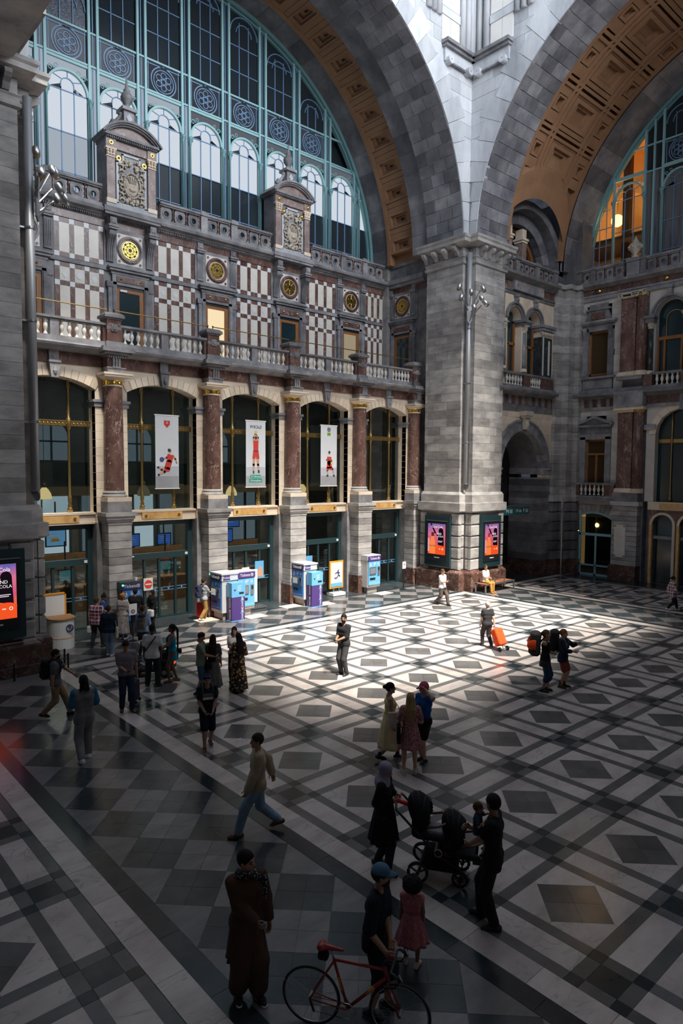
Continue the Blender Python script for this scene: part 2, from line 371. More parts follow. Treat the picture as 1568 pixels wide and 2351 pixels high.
def build_floor():
 fl = thing('floor', None, None, kind='structure')
 MB().box(-6, 40, -4, 34, -0.3, -0.012).build('slab', GROUT, fl)
 mats = {'l': FL_LIGHT, 'm': FL_MID, 'd': FL_DARK, 'g': FL_GREY, 'k': FL_DIAM, 'h': FL_CHK, 'c': FL_CHK}
 order = list(mats); ml = [mats[k] for k in order]
 sc = []
 for i, (P, m) in enumerate(TILES):
  q = [pix((x, y, 0)) for x, y in P]
  if any(t is None for t in q): sc.append((0, i)); continue
  c = (sum(t[0] for t in q)/len(q), sum(t[1] for t in q)/len(q))
  ar = abs(sum(q[k][0]*q[(k+1) % len(q)][1]-q[(k+1) % len(q)][0]*q[k][1] for k in range(len(q))))/2
  sc.append((ar if -40 < c[0] < 1608 and c[1] < 2390 else 0, i))
 top = set(i for a, i in sorted(sc, reverse=True)[:300])
 gap = 0.0022
 V, F, MI, TN = [], [], [], []
 rnd = random.Random(3)
 for i, (P, m) in enumerate(TILES):
  cx = sum(p[0] for p in P)/len(P); cy = sum(p[1] for p in P)/len(P)
  Q = []
  for x, y in P:
   dx, dy = x-cx, y-cy; L = math.hypot(dx, dy); s = 1-gap*1.5/max(L, 0.05); Q.append((dx*s, dy*s))
  n = len(Q)
  f = [tuple(range(n))]+[(k+n, (k+1) % n+n, (k+1) % n, k) for k in range(n)]
  if i in top:
   vv = [(x, y, 0) for x, y in Q]+[(x, y, -0.02) for x, y in Q]
   o = put('tile', mesh('tile', vv, f, mats[m]), fl); o.location = (cx, cy, 0)
  else:
   b = len(V); V += [(x+cx, y+cy, 0) for x, y in Q]+[(x+cx, y+cy, -0.02) for x, y in Q]
   F += [tuple(k+b for k in g) for g in f]; MI += [order.index(m)]*len(f); TN += [rnd.random()-0.5]*len(f)
 me = mesh('tiles', V, F, ml, MI)
 at = me.attributes.new('tone', 'FLOAT', 'FACE'); at.data.foreach_set('value', np.array(TN, dtype=np.float32))
 put('far_tiles', me, fl, kind='stuff')
build_floor()
# ------------------------------------------------------------------ the shell that closes the hall behind the viewer
def shell(name, boxes, mat=None):
 mb = MB()
 for b in boxes: mb.box(*b)
 o = mb.build(name, mat or ASHLAR); o['kind'] = 'structure'; return o
shell('wall_front', [(-7, 6.3, -3.9, -3.4, 0, 57), (6.3, 6.8, -3.9, 0.7, 17, 57), (6.3, 9.8, 0.2, 0.7, 0, 57), (9.8, 26.6, 0.2, 0.7, 0, 22.4), (9.8, 26.6, 0.2, 0.7, 53.5, 57), (26.6, 46, 0.2, 0.7, 0, 57)])  # unseen wall; its opening is sized to shape the sun patch
shell('wall_west', [(-7, -6.5, -3.5, 24, 0, 18), (6.0, 6.5, 0.2, 24, 28.5, 30), (6.0, 6.5, 0.2, 3, 18, 57), (6.0, 6.5, 19, 24, 18, 57), (6.0, 6.5, 0.2, 24, 50, 57)])
shell('ceiling', [(6.2, 46, -3.4, 33, 57, 57.4), (-7, 6.2, -3.4, 24, 17.6, 18.0)])
shell('wall_east', [(45.5, 46, 0, 33, 0, 57)])
# ------------------------------------------------------------------ stone piers, arches and vaults
def Tne(p, q, z): return (CX+p, CY+q, z)
def Tnw(p, q, z): return (CX-p, CY+q, z)
def outline(d, e=0.8):
 return [(10.27-d, 13.08+d*e), (10.27-d, 10.72-d), (10.72-d, 10.72-d), (10.72-d, 10.27-d), (13.22+d*e, 10.27-d), (13.22+d*e, 13.08+d*e)]
def tier(T, levels):
 """stack of (z, d): skin between consecutive outlines"""
 mb = MB(T); V = []; n = 6
 for z, d in levels: V += [(p, q, z) for p, q in outline(d)]
 F = [tuple(range(n))]+[tuple(range((len(levels)-1)*n, len(levels)*n))]
 for k in range(len(levels)-1):
  F += [(k*n+i, k*n+(i+1) % n, (k+1)*n+(i+1) % n, (k+1)*n+i) for i in range(n)]
 mb.add(V, F); return mb
def pier(T, label, loc, seed):
 rnd = random.Random(seed)
 t = thing('stone_pier', label, 'pier', loc, group='stone piers carrying the great arches')
 tier(T, [(0, 0.28), (0.86, 0.28), (0.92, 0.26), (0.99, 0.17), (1.06, 0.12)]).build('plinth', RED_DARK, t)
 tier(T, [(1.0, 0.06), (4.1, 0.06)]).build('core', ASHLAR, t)
 # rusticated courses: blocks on both faces and in the notch
 for c in range(5):
  z0, z1 = 1.07+c*0.585, 1.07+(c+1)*0.585-0.05
  d = 0.15; b = 0.045
  for (q0, q1) in ((11.25, 10.72-d), ):      # left face near the corner
   MB(lambda u, v, z: T(v, u, z)).box(10.72-d, 11.12, 10.27-d, 10.27+0.05, z0, z1, b).build('block', ASHLAR, t)
  MB(lambda u, v, z: T(v, u, z)).box(12.73, 13.20, 10.27-d, 10.27+0.05, z0, z1, b).build('block', ASHLAR, t)
  MB(T).box(10.33, 10.72-d, 10.72-d, 10.8, z0, z1, b).build('block', ASHLAR, t)
  MB(lambda u, v, z: T(v, u, z)).box(10.33, 10.72-d-0.01, 10.72-d+0.004, 10.8, z0, z1, b).build('block', ASHLAR, t)
  MB(T).box(10.72-d, 11.24, 10.27-d, 10.27+0.05, z0, z1, b).build('block', ASHLAR, t)
  MB(T).box(12.88, 13.34, 10.27-d, 10.27+0.05, z0, z1, b).build('block', ASHLAR, t)
 tier(T, [(4.0, 0.10), (4.08, 0.25), (4.49, 0.25), (4.50, 0.12), (4.9, 0.12), (5.04, 0.04)]).build('band', ASHLAR, t)
 tier(T, [(5.0, -0.012), (16.5, -0.012)]).build('shaft', ASHLAR, t)
 H = 11.4/27
 for c in range(27):
  z0 = 5.02+c*H; z1 = z0+H-0.010; g = 0.006
  cuts = sorted([10.72]+[10.72+2.36*(k+rnd.uniform(-0.12, 0.12)+0.5*(c % 2))/2.7 for k in range(1, 3)]+[13.08])
  for a, b in zip(cuts, cuts[1:]):
   if b-a > 0.1: MB(T).box(10.27-rnd.uniform(0, 0.006), 10.35, a+g, b-g, z0, z1).build('block', ASHLAR, t)
  cuts = sorted([10.72]+[10.72+2.5*(k+rnd.uniform(-0.1, 0.1)+0.5*((c+1) % 2))/2.6 for k in range(1, 3)]+[13.22])
  for a, b in zip(cuts, cuts[1:]):
   if b-a > 0.1: MB(T).box(a+g, b-g, 10.27-rnd.uniform(0, 0.006), 10.35, z0, z1).build('block', ASHLAR, t)
 tier(T, [(16.42, 0.0), (16.46, 0.09), (16.56, 0.10), (16.60, 0.05), (16.72, 0.06), (16.78, 0.10), (16.84, 0.03)]).build('moulding', ASHLAR, t)
 tier(T, [(16.8, 0.01), (17.3, 0.01)]).build('frieze', ASHLAR, t)
 tier(T, [(17.28, 0.02), (17.34, 0.30), (17.40, 0.42), (17.55, 0.42), (17.62, 0.48), (17.72, 0.50), (17.76, 0.40)]).build('cornice', ASHLAR, t)
 prof = [(0, 17.3), (-0.40, 17.3), (-0.42, 17.18), (-0.34, 17.08), (-0.20, 17.0), (-0.16, 16.92), (-0.10, 16.84), (0, 16.84)]
 for k in range(4):
  a = 10.95+k*0.66
  MB(lambda u, v, z: T(10.27+v, u, z)).prism(prof, a, a+0.2, 'u').build('bracket', ASHLAR, t)
  MB(lambda u, v, z: T(u, 10.27+v, z)).prism(prof, a, a+0.2, 'u').build('bracket', ASHLAR, t)
 return t
pier_ne = pier(Tne, 'tall grey stone pier with two lit poster cases beside the bench', (CX+10.3, CY+10.3, 0), 1)
pier_nw = pier(Tnw, 'tall grey stone pier at the edge of the picture above the low black railing', (CX-10.3, CY+10.3, 0), 2)
# ---- arches: frames  N: (u across, depth into the recess, z)  E: the same turned
def FN(u, v, z): return (CX+u, 21.70+v, z)
def FE(u, v, z): return (27.85+v, CY+u, z)
def arcbox(mb, a0, a1, v0, v1, r0, r1, n=1):
 V = []
 for i in range(n+1):
  a = a0+(a1-a0)*i/n; c, s = math.cos(a), math.sin(a)
  V += [(r0*c, v0, ZC+r0*s), (r0*c, v1, ZC+r0*s), (r1*c, v1, ZC+r1*s), (r1*c, v0, ZC+r1*s)]
 F = [(0, 1, 2, 3), (4*n+3, 4*n+2, 4*n+1, 4*n)]
 for i in range(n): F += [(4*i+q, 4*i+(q+1) % 4, 4*i+4+(q+1) % 4, 4*i+4+q) for q in range(4)]
 mb.add(V, F)
D2R = PI/180
def great_arch(T, side, label, depth, tan0, tan1, rear1, steps, sgn, seed):
 """sgn +1: the part in view springs at angle 0"""
 rnd = random.Random(seed)
 w = thing('wall_'+side, label, 'wall', (0, 0, 0), kind='structure')
 R = 10.27
 # spandrel wall above the arch
 mb = MB(T); n = 48; V = []; F = []
 for i in range(n+1):
  a = PI*i/n; V += [(R*math.cos(a)*1.003, 0.03, ZC+R*math.sin(a)*1.003), (10.72 if i < n/4 else (-10.72 if i > 3*n/4 else 10.72*math.cos(a)/max(abs(math.cos(a)), abs(math.sin(a))*0.5)), 0.03, 0)]
 V = []
 for i in range(n+1):
  a = PI*i/n; u = R*math.cos(a); z = ZC+R*math.sin(a); V += [(u, 0.03, z), (u if 0 < i < n else 10.75*math.copysign(1, u), 0.03, 57.0 if 0 < i < n else z)]
 F = [(2*i, 2*i+1, 2*i+3, 2*i+2) for i in range(n)]
 V += [(10.75, 0.03, 57.0), (-10.75, 0.03, 57.0)]; b = len(V)
 F[0] = (0, 1, b-2, 3, 2); F[-1] = (2*n-2, 2*n-1, b-1, 2*n+1, 2*n)
 mb.add(V, F); mb.build('spandrel', ASHLAR_PALE, w)
 lo, hi = (0, 84) if sgn > 0 else (96, 180)
 # face voussoirs
 k = 17; st = 84.0/k
 for i in range(k):
  a0 = (i*st+0.06)*D2R; a1 = ((i+1)*st-0.06)*D2R
  if sgn < 0: a0, a1 = PI-a1, PI-a0
  wd = 1.0 if i % 2 else 1.45
  if i == 0: wd = 0.42
  elif i == 1: wd = 0.45
  elif i == 2: wd = 0.62
  mb = MB(T); arcbox(mb, a0, a1, -0.015-rnd.uniform(0, .02), 0.25, R, R+wd, 2); mb.build('voussoir', ASHLAR_PALE, w)
 # ashlar courses between the voussoirs and the corner
 c = 0; z = 18.2
 while z < 31.5:
  h = 0.62; zz = z+h/2-ZC
  rr = R+0.9; u0 = math.sqrt(max(rr*rr-zz*zz, 0)) if zz < rr else 2.0
  if u0 < 10.5:
   cuts = [10.72]; x = 10.72
   while x > max(u0, 4.5): x -= rnd.uniform(0.8, 1.5); cuts.append(x)
   for p, q in zip(cuts, cuts[1:]):
    q = max(q, u0-0.3)
    if p-q > 0.12:
     if sgn < 0: MB(T).box(-p+0.005, -q-0.005, 0.0-rnd.uniform(0, .012), 0.2, z, z+h-0.012).build('block', ASHLAR_PALE, w)
     else: MB(T).box(q+0.005, p-0.005, 0.0-rnd.uniform(0, .012), 0.2, z, z+h-0.012).build('block', ASHLAR_PALE, w)
  z += h
 # soffit voussoirs
 v = 'soffit'
 mb = MB(T); arcbox(mb, 0, PI, 0.02, depth, R+0.02, R+0.9, 64); mb.build('soffit_core', ASHLAR_PALE, w)
 rows = 27; st = 86.0/rows
 for i in range(rows):
  a0 = (i*st+0.07)*D2R; a1 = ((i+1)*st-0.07)*D2R
  if sgn < 0: a0, a1 = PI-a1, PI-a0
  cuts = [0.02, depth*(0.38 if i % 2 else 0.27), depth*(0.72 if i % 2 else 0.60), depth]
  for p, q in zip(cuts, cuts[1:]):
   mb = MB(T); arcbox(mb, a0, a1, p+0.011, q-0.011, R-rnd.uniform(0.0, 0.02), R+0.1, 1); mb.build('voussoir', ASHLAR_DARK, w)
 for (v0, v1, r) in steps:
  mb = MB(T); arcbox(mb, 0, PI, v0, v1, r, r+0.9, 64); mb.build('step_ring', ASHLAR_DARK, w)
  for i in range(16):
   a0 = (i*5.4+0.06)*D2R; a1 = ((i+1)*5.4-0.06)*D2R
   if sgn < 0: a0, a1 = PI-a1, PI-a0
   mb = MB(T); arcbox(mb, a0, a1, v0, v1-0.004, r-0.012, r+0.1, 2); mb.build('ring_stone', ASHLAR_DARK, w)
 return w
arch_n = great_arch(FN, 'arch_back', 'pale stone spandrel and great arch over the ticket hall facade', 2.38, 0, 0, 0, [(2.38, 3.6, 10.5), (5.8, 7.25, 10.95)], 1, 4)
arch_e = great_arch(FE, 'arch_right', 'pale stone spandrel and great arch over the far recess', 2.6, 0, 0, 0, [(8.15, 10.7, 10.25)], 1, 5)
# ---- coffered vaults
def coffer(T, parent, a0, a1, v0, v1, R, depth, levels=3):
 """stepped sunken panel between two angles"""
 mb = MB(T)
 for k in range(levels):
  f0, f1 = 0.14*k, 0.14*(k+1)
  r0, r1 = R+depth*k/levels, R+depth*1.05
  A, Bq = a1-a0, v1-v0
  p0, p1 = a0+A*f0, a1-A*f0; q0, q1 = v0+Bq*f0, v1-Bq*f0
  P0, P1 = a0+A*f1, a1-A*f1; Q0, Q1 = v0+Bq*f1, v1-Bq*f1
  arcbox(mb, p0, P0, q0, q1, r0, r1); arcbox(mb, P1, p1, q0, q1, r0, r1)
  arcbox(mb, P0, P1, q0, Q0, r0, r1, 2); arcbox(mb, P0, P1, Q1, q1, r0, r1, 2)
 arcbox(mb, a0, a1, v0, v1, R+depth, R+depth+0.05, 2)
 return mb.build('coffer', TAN, parent)
vn = thing('ceiling_vault_back', None, None, kind='structure')
R = 10.80
mb = MB(FN); arcbox(mb, 0, PI, 3.6, 5.8, R+0.42, R+0.9, 64); mb.build('vault_shell', TAN, vn)
for v0, v1 in ((3.6, 3.85), (5.55, 5.8)):
 mb = MB(FN); arcbox(mb, 0, 95*D2R, v0, v1, R, R+0.5, 40); mb.build('edge_rib', TAN, vn)
for k in range(13):
 a = (3.0+k*7.1)
 coffer(FN, vn, a*D2R, (a+4.0)*D2R, 3.85, 5.55, R+0.02, 0.40)
 mb = MB(FN); arcbox(mb, (a+4.0)*D2R, (a+5.5)*D2R, 3.85, 5.55, R+0.06, R+0.5); mb.build('plain_panel', TAN, vn)
 mb = MB(FN); arcbox(mb, (a+5.6)*D2R, (a+7.0)*D2R, 3.85, 5.55, R+0.06, R+0.5); mb.build('plain_panel', TAN, vn)
ve = thing('ceiling_vault_right', None, None, kind='structure')
R = 10.30
NIX = 32.95-27.85                              # niche axis along the vault
mb = MB(FE); V = []; nx, na = 40, 40; R0 = R+0.30
for i in range(nx+1):
 v = 2.6+5.55*i/nx; dx = abs(v-NIX)
 zt = 17.35+math.sqrt(max(3.35**2-dx*dx, 0)) if dx < 3.35 else 17.65
 s0 = math.asin(min(1, max(0, (zt-ZC)/R)))
 for j in range(na+1):
  a = s0+(PI-s0)*j/na; rr = R if j < 3 else R0
  V.append((rr*math.cos(a), v, ZC+rr*math.sin(a)))
F = [(i*(na+1)+j, i*(na+1)+j+1, (i+1)*(na+1)+j+1, (i+1)*(na+1)+j) for i in range(nx) for j in range(na)]
mb.add(V, F); mb.build('vault_shell', TAN, ve)
AS = 21.5
def strip(v0, v1, r0, a0=AS, a1=95, n=30, m=None, nm='rib'):
 mb = MB(FE); arcbox(mb, a0*D2R, a1*D2R, v0, v1, r0, R+0.32, n); mb.build(nm, m or TAN, ve)
strip(2.6, 2.85, R, 3); strip(7.9, 8.15, R, 3)
for v in (3.72, 4.02, 6.58, 6.88): strip(v, v+0.14, R-0.02)
for v in (3.86, 6.72): strip(v, v+0.16, R+0.10)
for k in range(6):
 a = AS+2.2+k*12.0
 for da in (0, 1.5):
  mb = MB(FE); arcbox(mb, (a+9.2+da)*D2R, (a+10.0+da)*D2R, 2.85, 7.9, R-0.01, R+0.32, 1); mb.build('cross_rib', TAN, ve)
 coffer(FE, ve, (a+1.2)*D2R, (a+8.4)*D2R, 4.30, 6.44, R+0.02, 0.42, 3)
 for v0, v1 in ((2.85, 3.72), (7.02, 7.9)):
  coffer(FE, ve, (a+3.0)*D2R, (a+6.8)*D2R, v0+0.12, v1-0.12, R+0.02, 0.34, 2)
  mb = MB(FE)
  arcbox(mb, a*D2R, (a+2.8)*D2R, v0+0.05, v1-0.05, R+0.05, R+0.32); arcbox(mb, (a+7.0)*D2R, (a+9.1)*D2R, v0+0.05, v1-0.05, R+0.05, R+0.32)
  mb.build('plain_panel', TAN, ve)
 mb = MB(FE); arcbox(mb, (a-0.2)*D2R, (a+1.0)*D2R, 4.25, 6.5, R+0.06, R+0.32); mb.build('plain_panel', TAN, ve)
 mb = MB(FE); arcbox(mb, (a+8.5)*D2R, (a+9.2)*D2R, 4.25, 6.5, R+0.06, R+0.32); mb.build('plain_panel', TAN, ve)
# ------------------------------------------------------------------ ticket hall facade (along X)
BAYS = [17.07+4.25*k for k in range(-2, 3)]
COLX = [BAYS[0]-2.125+4.25*k for k in range(6)]; COLX[-1] = 27.50
def FA(u, v, z): return (u, 25.1-v, z)           # v: out of the arch wall into the hall
fa = thing('wall_left', None, None, (17, 25.5, 0), kind='structure')
rn = random.Random(11)
# wall piers of cream blocks between the glazed openings
WP = [(BAYS[i]+1.5, BAYS[i+1]-1.5) for i in range(4)]+[(BAYS[0]-2.75, BAYS[0]-1.5), (BAYS[4]+1.5, 27.9)]
for a, b in WP:
 MB(FA).box(a, b, -0.62, -0.02, 0, 10.3).build('wall_core', CREAM, fa)
 MB(FA).box(a-0.02, b+0.02, -0.55, 0.02, 0, 4.1).build('lower_pier', BLUESTONE, fa)
 nz = 13; h = (8.47-4.45)/nz
 for k in range(nz): MB(FA).box(a, b, -0.3, 0.0+rn.uniform(0, .006), 4.45+k*h+0.004, 4.45+(k+1)*h-0.004).build('block', CREAM, fa)
 MB(FA).box(a-0.10, b+0.10, -0.62, 0.10, 8.62, 8.72).box(a-0.05, b+0.05, -0.62, 0.05, 8.45, 8.62).build('impost', BLUESTONE, fa)
 MB(FA).box(a, b, -0.3, 0.0, 8.72, 9.05).build('block', CREAM, fa)
RA = 3.15; ZA = 9.47-RA; half = math.asin(1.5/RA)
for c in BAYS:
 # spandrel with a segmental opening
 n = 12; V = []
 for i in range(n+1):
  a = PI/2+half-2*half*i/n; V += [(c+RA*math.cos(a), 0.0, ZA+RA*math.sin(a)), (c+2.125*(-1+2*i/n), 0.0, 9.92)]
 V += [(p[0], -0.62, p[2]) for p in V]; m = 2*(n+1)
 F = [(2*i, 2*i+1, 2*i+3, 2*i+2) for i in range(n)]+[(2*i, 2*i+2, 2*i+2+m, 2*i+m) for i in range(n)]
 F += [(2*n, 2*n+1, 2*n+1+m, 2*n+m)]
 mb = MB(FA).add(V, F); mb.add([(c-2.125, 0, 9.92), (c-1.5, 0, 9.05), (c-1.5, 0, 9.09), (c-2.125, 0, 9.05)], [(0, 3, 1, 2)])
 mb.add([(c+2.125, 0, 9.92), (c+1.5, 0, 9.05), (c+1.5, 0, 9.09), (c+2.125, 0, 9.05)], [(0, 3, 1, 2)])
 mb.build('spandrel', CREAM, fa)
 k = 13
 for i in range(k):
  if i == 6: continue
  a0 = PI/2+half*1.02-2.04*half*i/k-0.003; a1 = PI/2+half*1.02-2.04*half*(i+1)/k+0.003
  mb = MB(FA); V = [(c+r*math.cos(a), v, ZA+r*math.sin(a)) for v in (0.035, -0.6) for a, r in ((a0, RA-0.01), (a0, RA+0.34), (a1, RA+0.34), (a1, RA-0.01))]
  mb.add(V, [(0, 1, 2, 3), (7, 6, 5, 4), (0, 4, 5, 1), (1, 5, 6, 2), (2, 6, 7, 3), (3, 7, 4, 0)]); mb.build('voussoir', CREAM, fa)
 mb = MB(FA).prism([(-0.13, 9.38), (0.13, 9.38), (0.19, 9.93), (-0.19, 9.93)], 0.05, 0.22, 'v'); mb.V = [(x+c, y, z) for x, y, z in mb.V]
 mb.box(c-0.21, c+0.21, 0.0, 0.26, 9.90, 9.98); mb.lathe([(0.05, 9.5), (0.08, 9.6), (0.05, 9.75)], (c, 0.22), 8)
 mb.build('keystone', BLUESTONE, fa)
 mb = MB(FA).box(c-0.17, c+0.17, 0.0, 0.14, 9.98, 10.34); mb.add([(c, 0.16, 10.06), (c+.09, 0.16, 10.16), (c, 0.16, 10.26), (c-.09, 0.16, 10.16)], [(0, 1, 2, 3)]); mb.build('frieze_block', BLUESTONE, fa)
 MB(FA).box(c-2.13, c-0.18, -0.2, 0.05, 9.92, 10.34).build('frieze_panel', RED, fa)
 MB(FA).box(c+0.18, c+2.13, -0.2, 0.05, 9.92, 10.34).build('frieze_panel', RED, fa)
# ---- columns
def column(x):
 t = thing('marble_column', None, 'column', (x, 24.9, 0), group='red marble columns of the ticket hall facade')
 f0, f1 = -0.02, 0.65        # v from the wall to the front
 MB(FA).box(x-0.53, x+0.53, f0, 0.72, 0, 0.87).build('plinth', RED_DARK, t)
 MB(FA).box(x-0.52, x+0.52, f0, 0.71, 0.87, 0.93).box(x-0.49, x+0.49, f0, 0.68, 0.93, 1.01).build('plinth_moulding', BLUESTONE, t)
 MB(FA).box(x-0.43, x+0.43, f0, 0.61, 1.0, 4.05).build('pilaster_core', BLACK, t)
 for k in range(10):
  z = 1.015+k*0.303; MB(FA).box(x-0.455, x+0.455, f0, f1, z, z+0.285).build('course', ASHLAR, t)
 mb = MB(FA)
 for z0, z1, e in ((4.04, 4.16, 0.02), (4.16, 4.24, 0.06), (4.24, 4.36, 0.10), (4.36, 4.50, 0.15)): mb.box(x-0.455-e, x+0.455+e, f0, f1+e, z0, z1)
 mb.build('impost', ASHLAR, t)
 MB(FA).box(x-0.47, x+0.47, f0, 0.66, 4.5, 4.91).build('dado', BLUESTONE, t)
 MB(FA).box(x-0.47, x+0.47, f0, 0.66, 4.91, 5.07).build('base_plinth', CREAM, t)
 c = (x, 0.18)
 smooth_by_angle(MB(FA).lathe([(0.46, 5.07), (0.47, 5.12), (0.44, 5.16), (0.40, 5.18), (0.40, 5.21), (0.42, 5.24), (0.385, 5.29), (0.365, 5.31)], c, 24).build('base', ASHLAR, t))
 smooth_by_angle(MB(FA).lathe([(0.362, 5.30), (0.362, 6.6), (0.35, 7.9), (0.33, 9.22)], c, 24).build('shaft', RED, t))
 smooth_by_angle(MB(FA).lathe([(0.35, 9.20), (0.36, 9.23), (0.345, 9.26)], c, 24).build('astragal', CREAM, t))
 mb = MB(FA).lathe([(0.335, 9.25), (0.335, 9.40), (0.35, 9.43)], c, 24)
 for i in range(10): a = 2*PI*i/10; mb.ball((x+0.335*math.cos(a), 0.18+0.335*math.sin(a), 9.33), 0.055, 6, 4)
 mb.build('necking', GOLD, t)
 mb = MB(FA).lathe([(0.35, 9.42), (0.40, 9.47), (0.50, 9.54)], c, 24); mb.box(x-0.53, x+0.53, f0, 0.70, 9.54, 9.61); mb.box(x-0.56, x+0.56, f0, 0.73, 9.61, 9.68)
 mb.build('capital', CREAM, t)
 mb = MB(FA).box(x-0.34, x+0.34, f0, 0.52, 9.68, 9.86); mb.box(x-0.37, x+0.37, f0, 0.55, 9.86, 9.90); mb.build('architrave_block', BLUESTONE, t)
 MB(FA).box(x-0.34, x+0.34, f0, 0.50, 9.90, 10.30).build('frieze_block', RED, t)
 mb = MB(FA)
 for d in (-0.11, 0, 0.11): mb.box(x+d-0.04, x+d+0.04, 0.50, 0.56, 9.92, 10.28)
 mb.box(x-0.17, x+0.17, 0.5, 0.57, 9.88, 9.92); mb.build('triglyph', BLUESTONE, t)
 # breaking forward of the balcony cornice and the pedestal above
 mb = MB(FA)
 for z0, z1, e in ((10.28, 10.36, 0.60), (10.36, 10.44, 0.72), (10.44, 10.56, 0.82), (10.56, 10.62, 0.78)): mb.box(x-0.40-(e-0.6), x+0.40+(e-0.6), f0, e, z0, z1)
 for i in range(8): mb.box(x-0.34+i*0.088, x-0.30+i*0.088, 0.55, 0.64, 10.24, 10.30)
 mb.build('cornice_break', BLUESTONE, t)
 MB(FA).box(x-0.33, x+0.33, -0.2, 0.42, 10.6, 10.86).build('pedestal_base', BLUESTONE, t)
 MB(FA).box(x-0.27, x+0.27, -0.2, 0.36, 10.86, 11.68).build('pedestal', RED, t)
 MB(FA).box(x-0.28, x+0.28, -0.1, 0.37, 11.30, 11.42).box(x-0.12, x+0.12, 0.36, 0.40, 11.24, 11.50).box(x-0.06, x+0.06, 0.40, 0.43, 11.31, 11.43).build('square_boss', BLUESTONE, t)
 mb = MB(FA).box(x-0.31, x+0.31, -0.22, 0.40, 11.68, 11.74).box(x-0.38, x+0.38, -0.28, 0.46, 11.74, 11.84)
 mb.add([(x-0.38, -0.28, 11.84), (x+0.38, -0.28, 11.84), (x+0.38, 0.46, 11.84), (x-0.38, 0.46, 11.84), (x-0.27, -0.18, 11.93), (x+0.27, -0.18, 11.93), (x+0.27, 0.36, 11.93), (x-0.27, 0.36, 11.93)], [(0, 1, 5, 4), (1, 2, 6, 5), (2, 3, 7, 6), (3, 0, 4, 7), (4, 5, 6, 7)])
 mb.build('pedestal_cap', BLUESTONE, t)
 mb = MB(FA)
 for d in (-0.12, 0.12): mb.lathe([(0.05, 11.92), (0.05, 11.95), (0.02, 11.97), (0.02, 12.05), (0.04, 12.08), (0.0, 12.12)], (x+d, 0.1), 8)
 mb.build('rod_holder', BLACK, t)
 return t
c0 = column(COLX[1])
CLAB = {0: 'red marble column half hidden behind the great pier at the picture edge', 1: 'red marble column above the dark green ticket machine and its queue', 2: 'red marble column between the plain basketball banner and the green-lettered banner',
  3: 'red marble column between the green-lettered banner and the banner with green logo', 4: 'red marble column above the lone ticket machine near the pier', 5: 'red marble column tucked against the tall stone pier'}
c0['label'] = CLAB[1]
for i, x in enumerate(COLX):
 if i not in (0, 1): dup(c0, (x, 24.9, 0), CLAB[i])
# ---- balcony slab, cornice and balustrades
bs = thing('balcony', 'long stone balcony with moulded cornice above the arched windows', 'balcony', (17, 25, 10.3))
xs0, xs1 = 6.4, 27.9
prof = [(-2.9, 10.34), (0.05, 10.34), (0.22, 10.36), (0.26, 10.42), (0.36, 10.46), (0.52, 10.48), (0.56, 10.56), (0.50, 10.62), (0.30, 10.64), (-2.9, 10.64)]
MB(FA).prism(prof, xs0, xs1, 'u').build('cornice', BLUESTONE, bs)
MB(FA).box(xs0, xs1, -0.12, 0.30, 10.64, 10.84).build('plinth_course', BLUESTONE, bs)
def baluster_mesh():
 p = [(0.075, 0), (0.075, 0.06), (0.05, 0.08), (0.035, 0.12), (0.04, 0.16), (0.075, 0.24), (0.085, 0.32), (0.07, 0.40), (0.04, 0.45), (0.055, 0.47), (0.04, 0.49), (0.05, 0.52), (0.07, 0.54), (0.07, 0.57)]
 mb = MB().lathe(p, n=10); return mesh('baluster', mb.V, mb.F, IVORY, smooth=True)
BAL = baluster_mesh()
for i, c in enumerate(BAYS):
 t = thing('balustrade', ['balustrade of the balcony beside the great left pier', 'balustrade above the banner with the lone running player', 'balustrade above the banner lettered in green at its foot', 'balustrade above the banner with the small green logo', 'balustrade of the balcony next to the tall corner pier'][i], 'balustrade', (c, 24.95, 10.84), group='balcony balustrades')
 a, b = COLX[i]+0.28, min(COLX[i+1]-0.28, 27.3)
 MB(FA).box(a, b, 0.02, 0.26, 11.40, 11.44).box(a, b, -0.03, 0.31, 11.44, 11.52).build('rail', BLUESTONE, t)
 MB(FA).box(c-0.15, c+0.15, 0.04, 0.25, 10.84, 11.40).build('middle_post', BLUESTONE, t)
 MB(FA).box(a, a+0.1, 0.04, 0.25, 10.84, 11.40).build('end_post', RED, t)
 MB(FA).box(b-0.1, b, 0.04, 0.25, 10.84, 11.40).build('end_post', RED, t)
 for s0, s1 in ((a+0.1, c-0.15), (c+0.15, b-0.1)):
  for k in range(6):
   u = s0+(s1-s0)*(k+0.5)/6; o = put('baluster', BAL, t); o.location = (u-c, 0.15-0.15+25.1-0.145-24.95, 0)
for i in range(5):
 a, b = COLX[i]+0.1, COLX[i+1]-0.1
 tag(MB(FA).tube([(a, 0.1, 12.06), (b, 0.1, 12.06)], 0.022, 8).build('brass_rod', BRASS), ['brass rod strung above the balustrade by the great left pier', 'brass rod strung in front of the dark glazed door with a round sticker', 'brass rod strung in front of the brightly lit upper door', 'brass rod strung in front of the dark upper door below the second crest', 'brass rod strung next to the corner pier above the balustrade'][i], 'rod', 'brass rods over the balustrades')
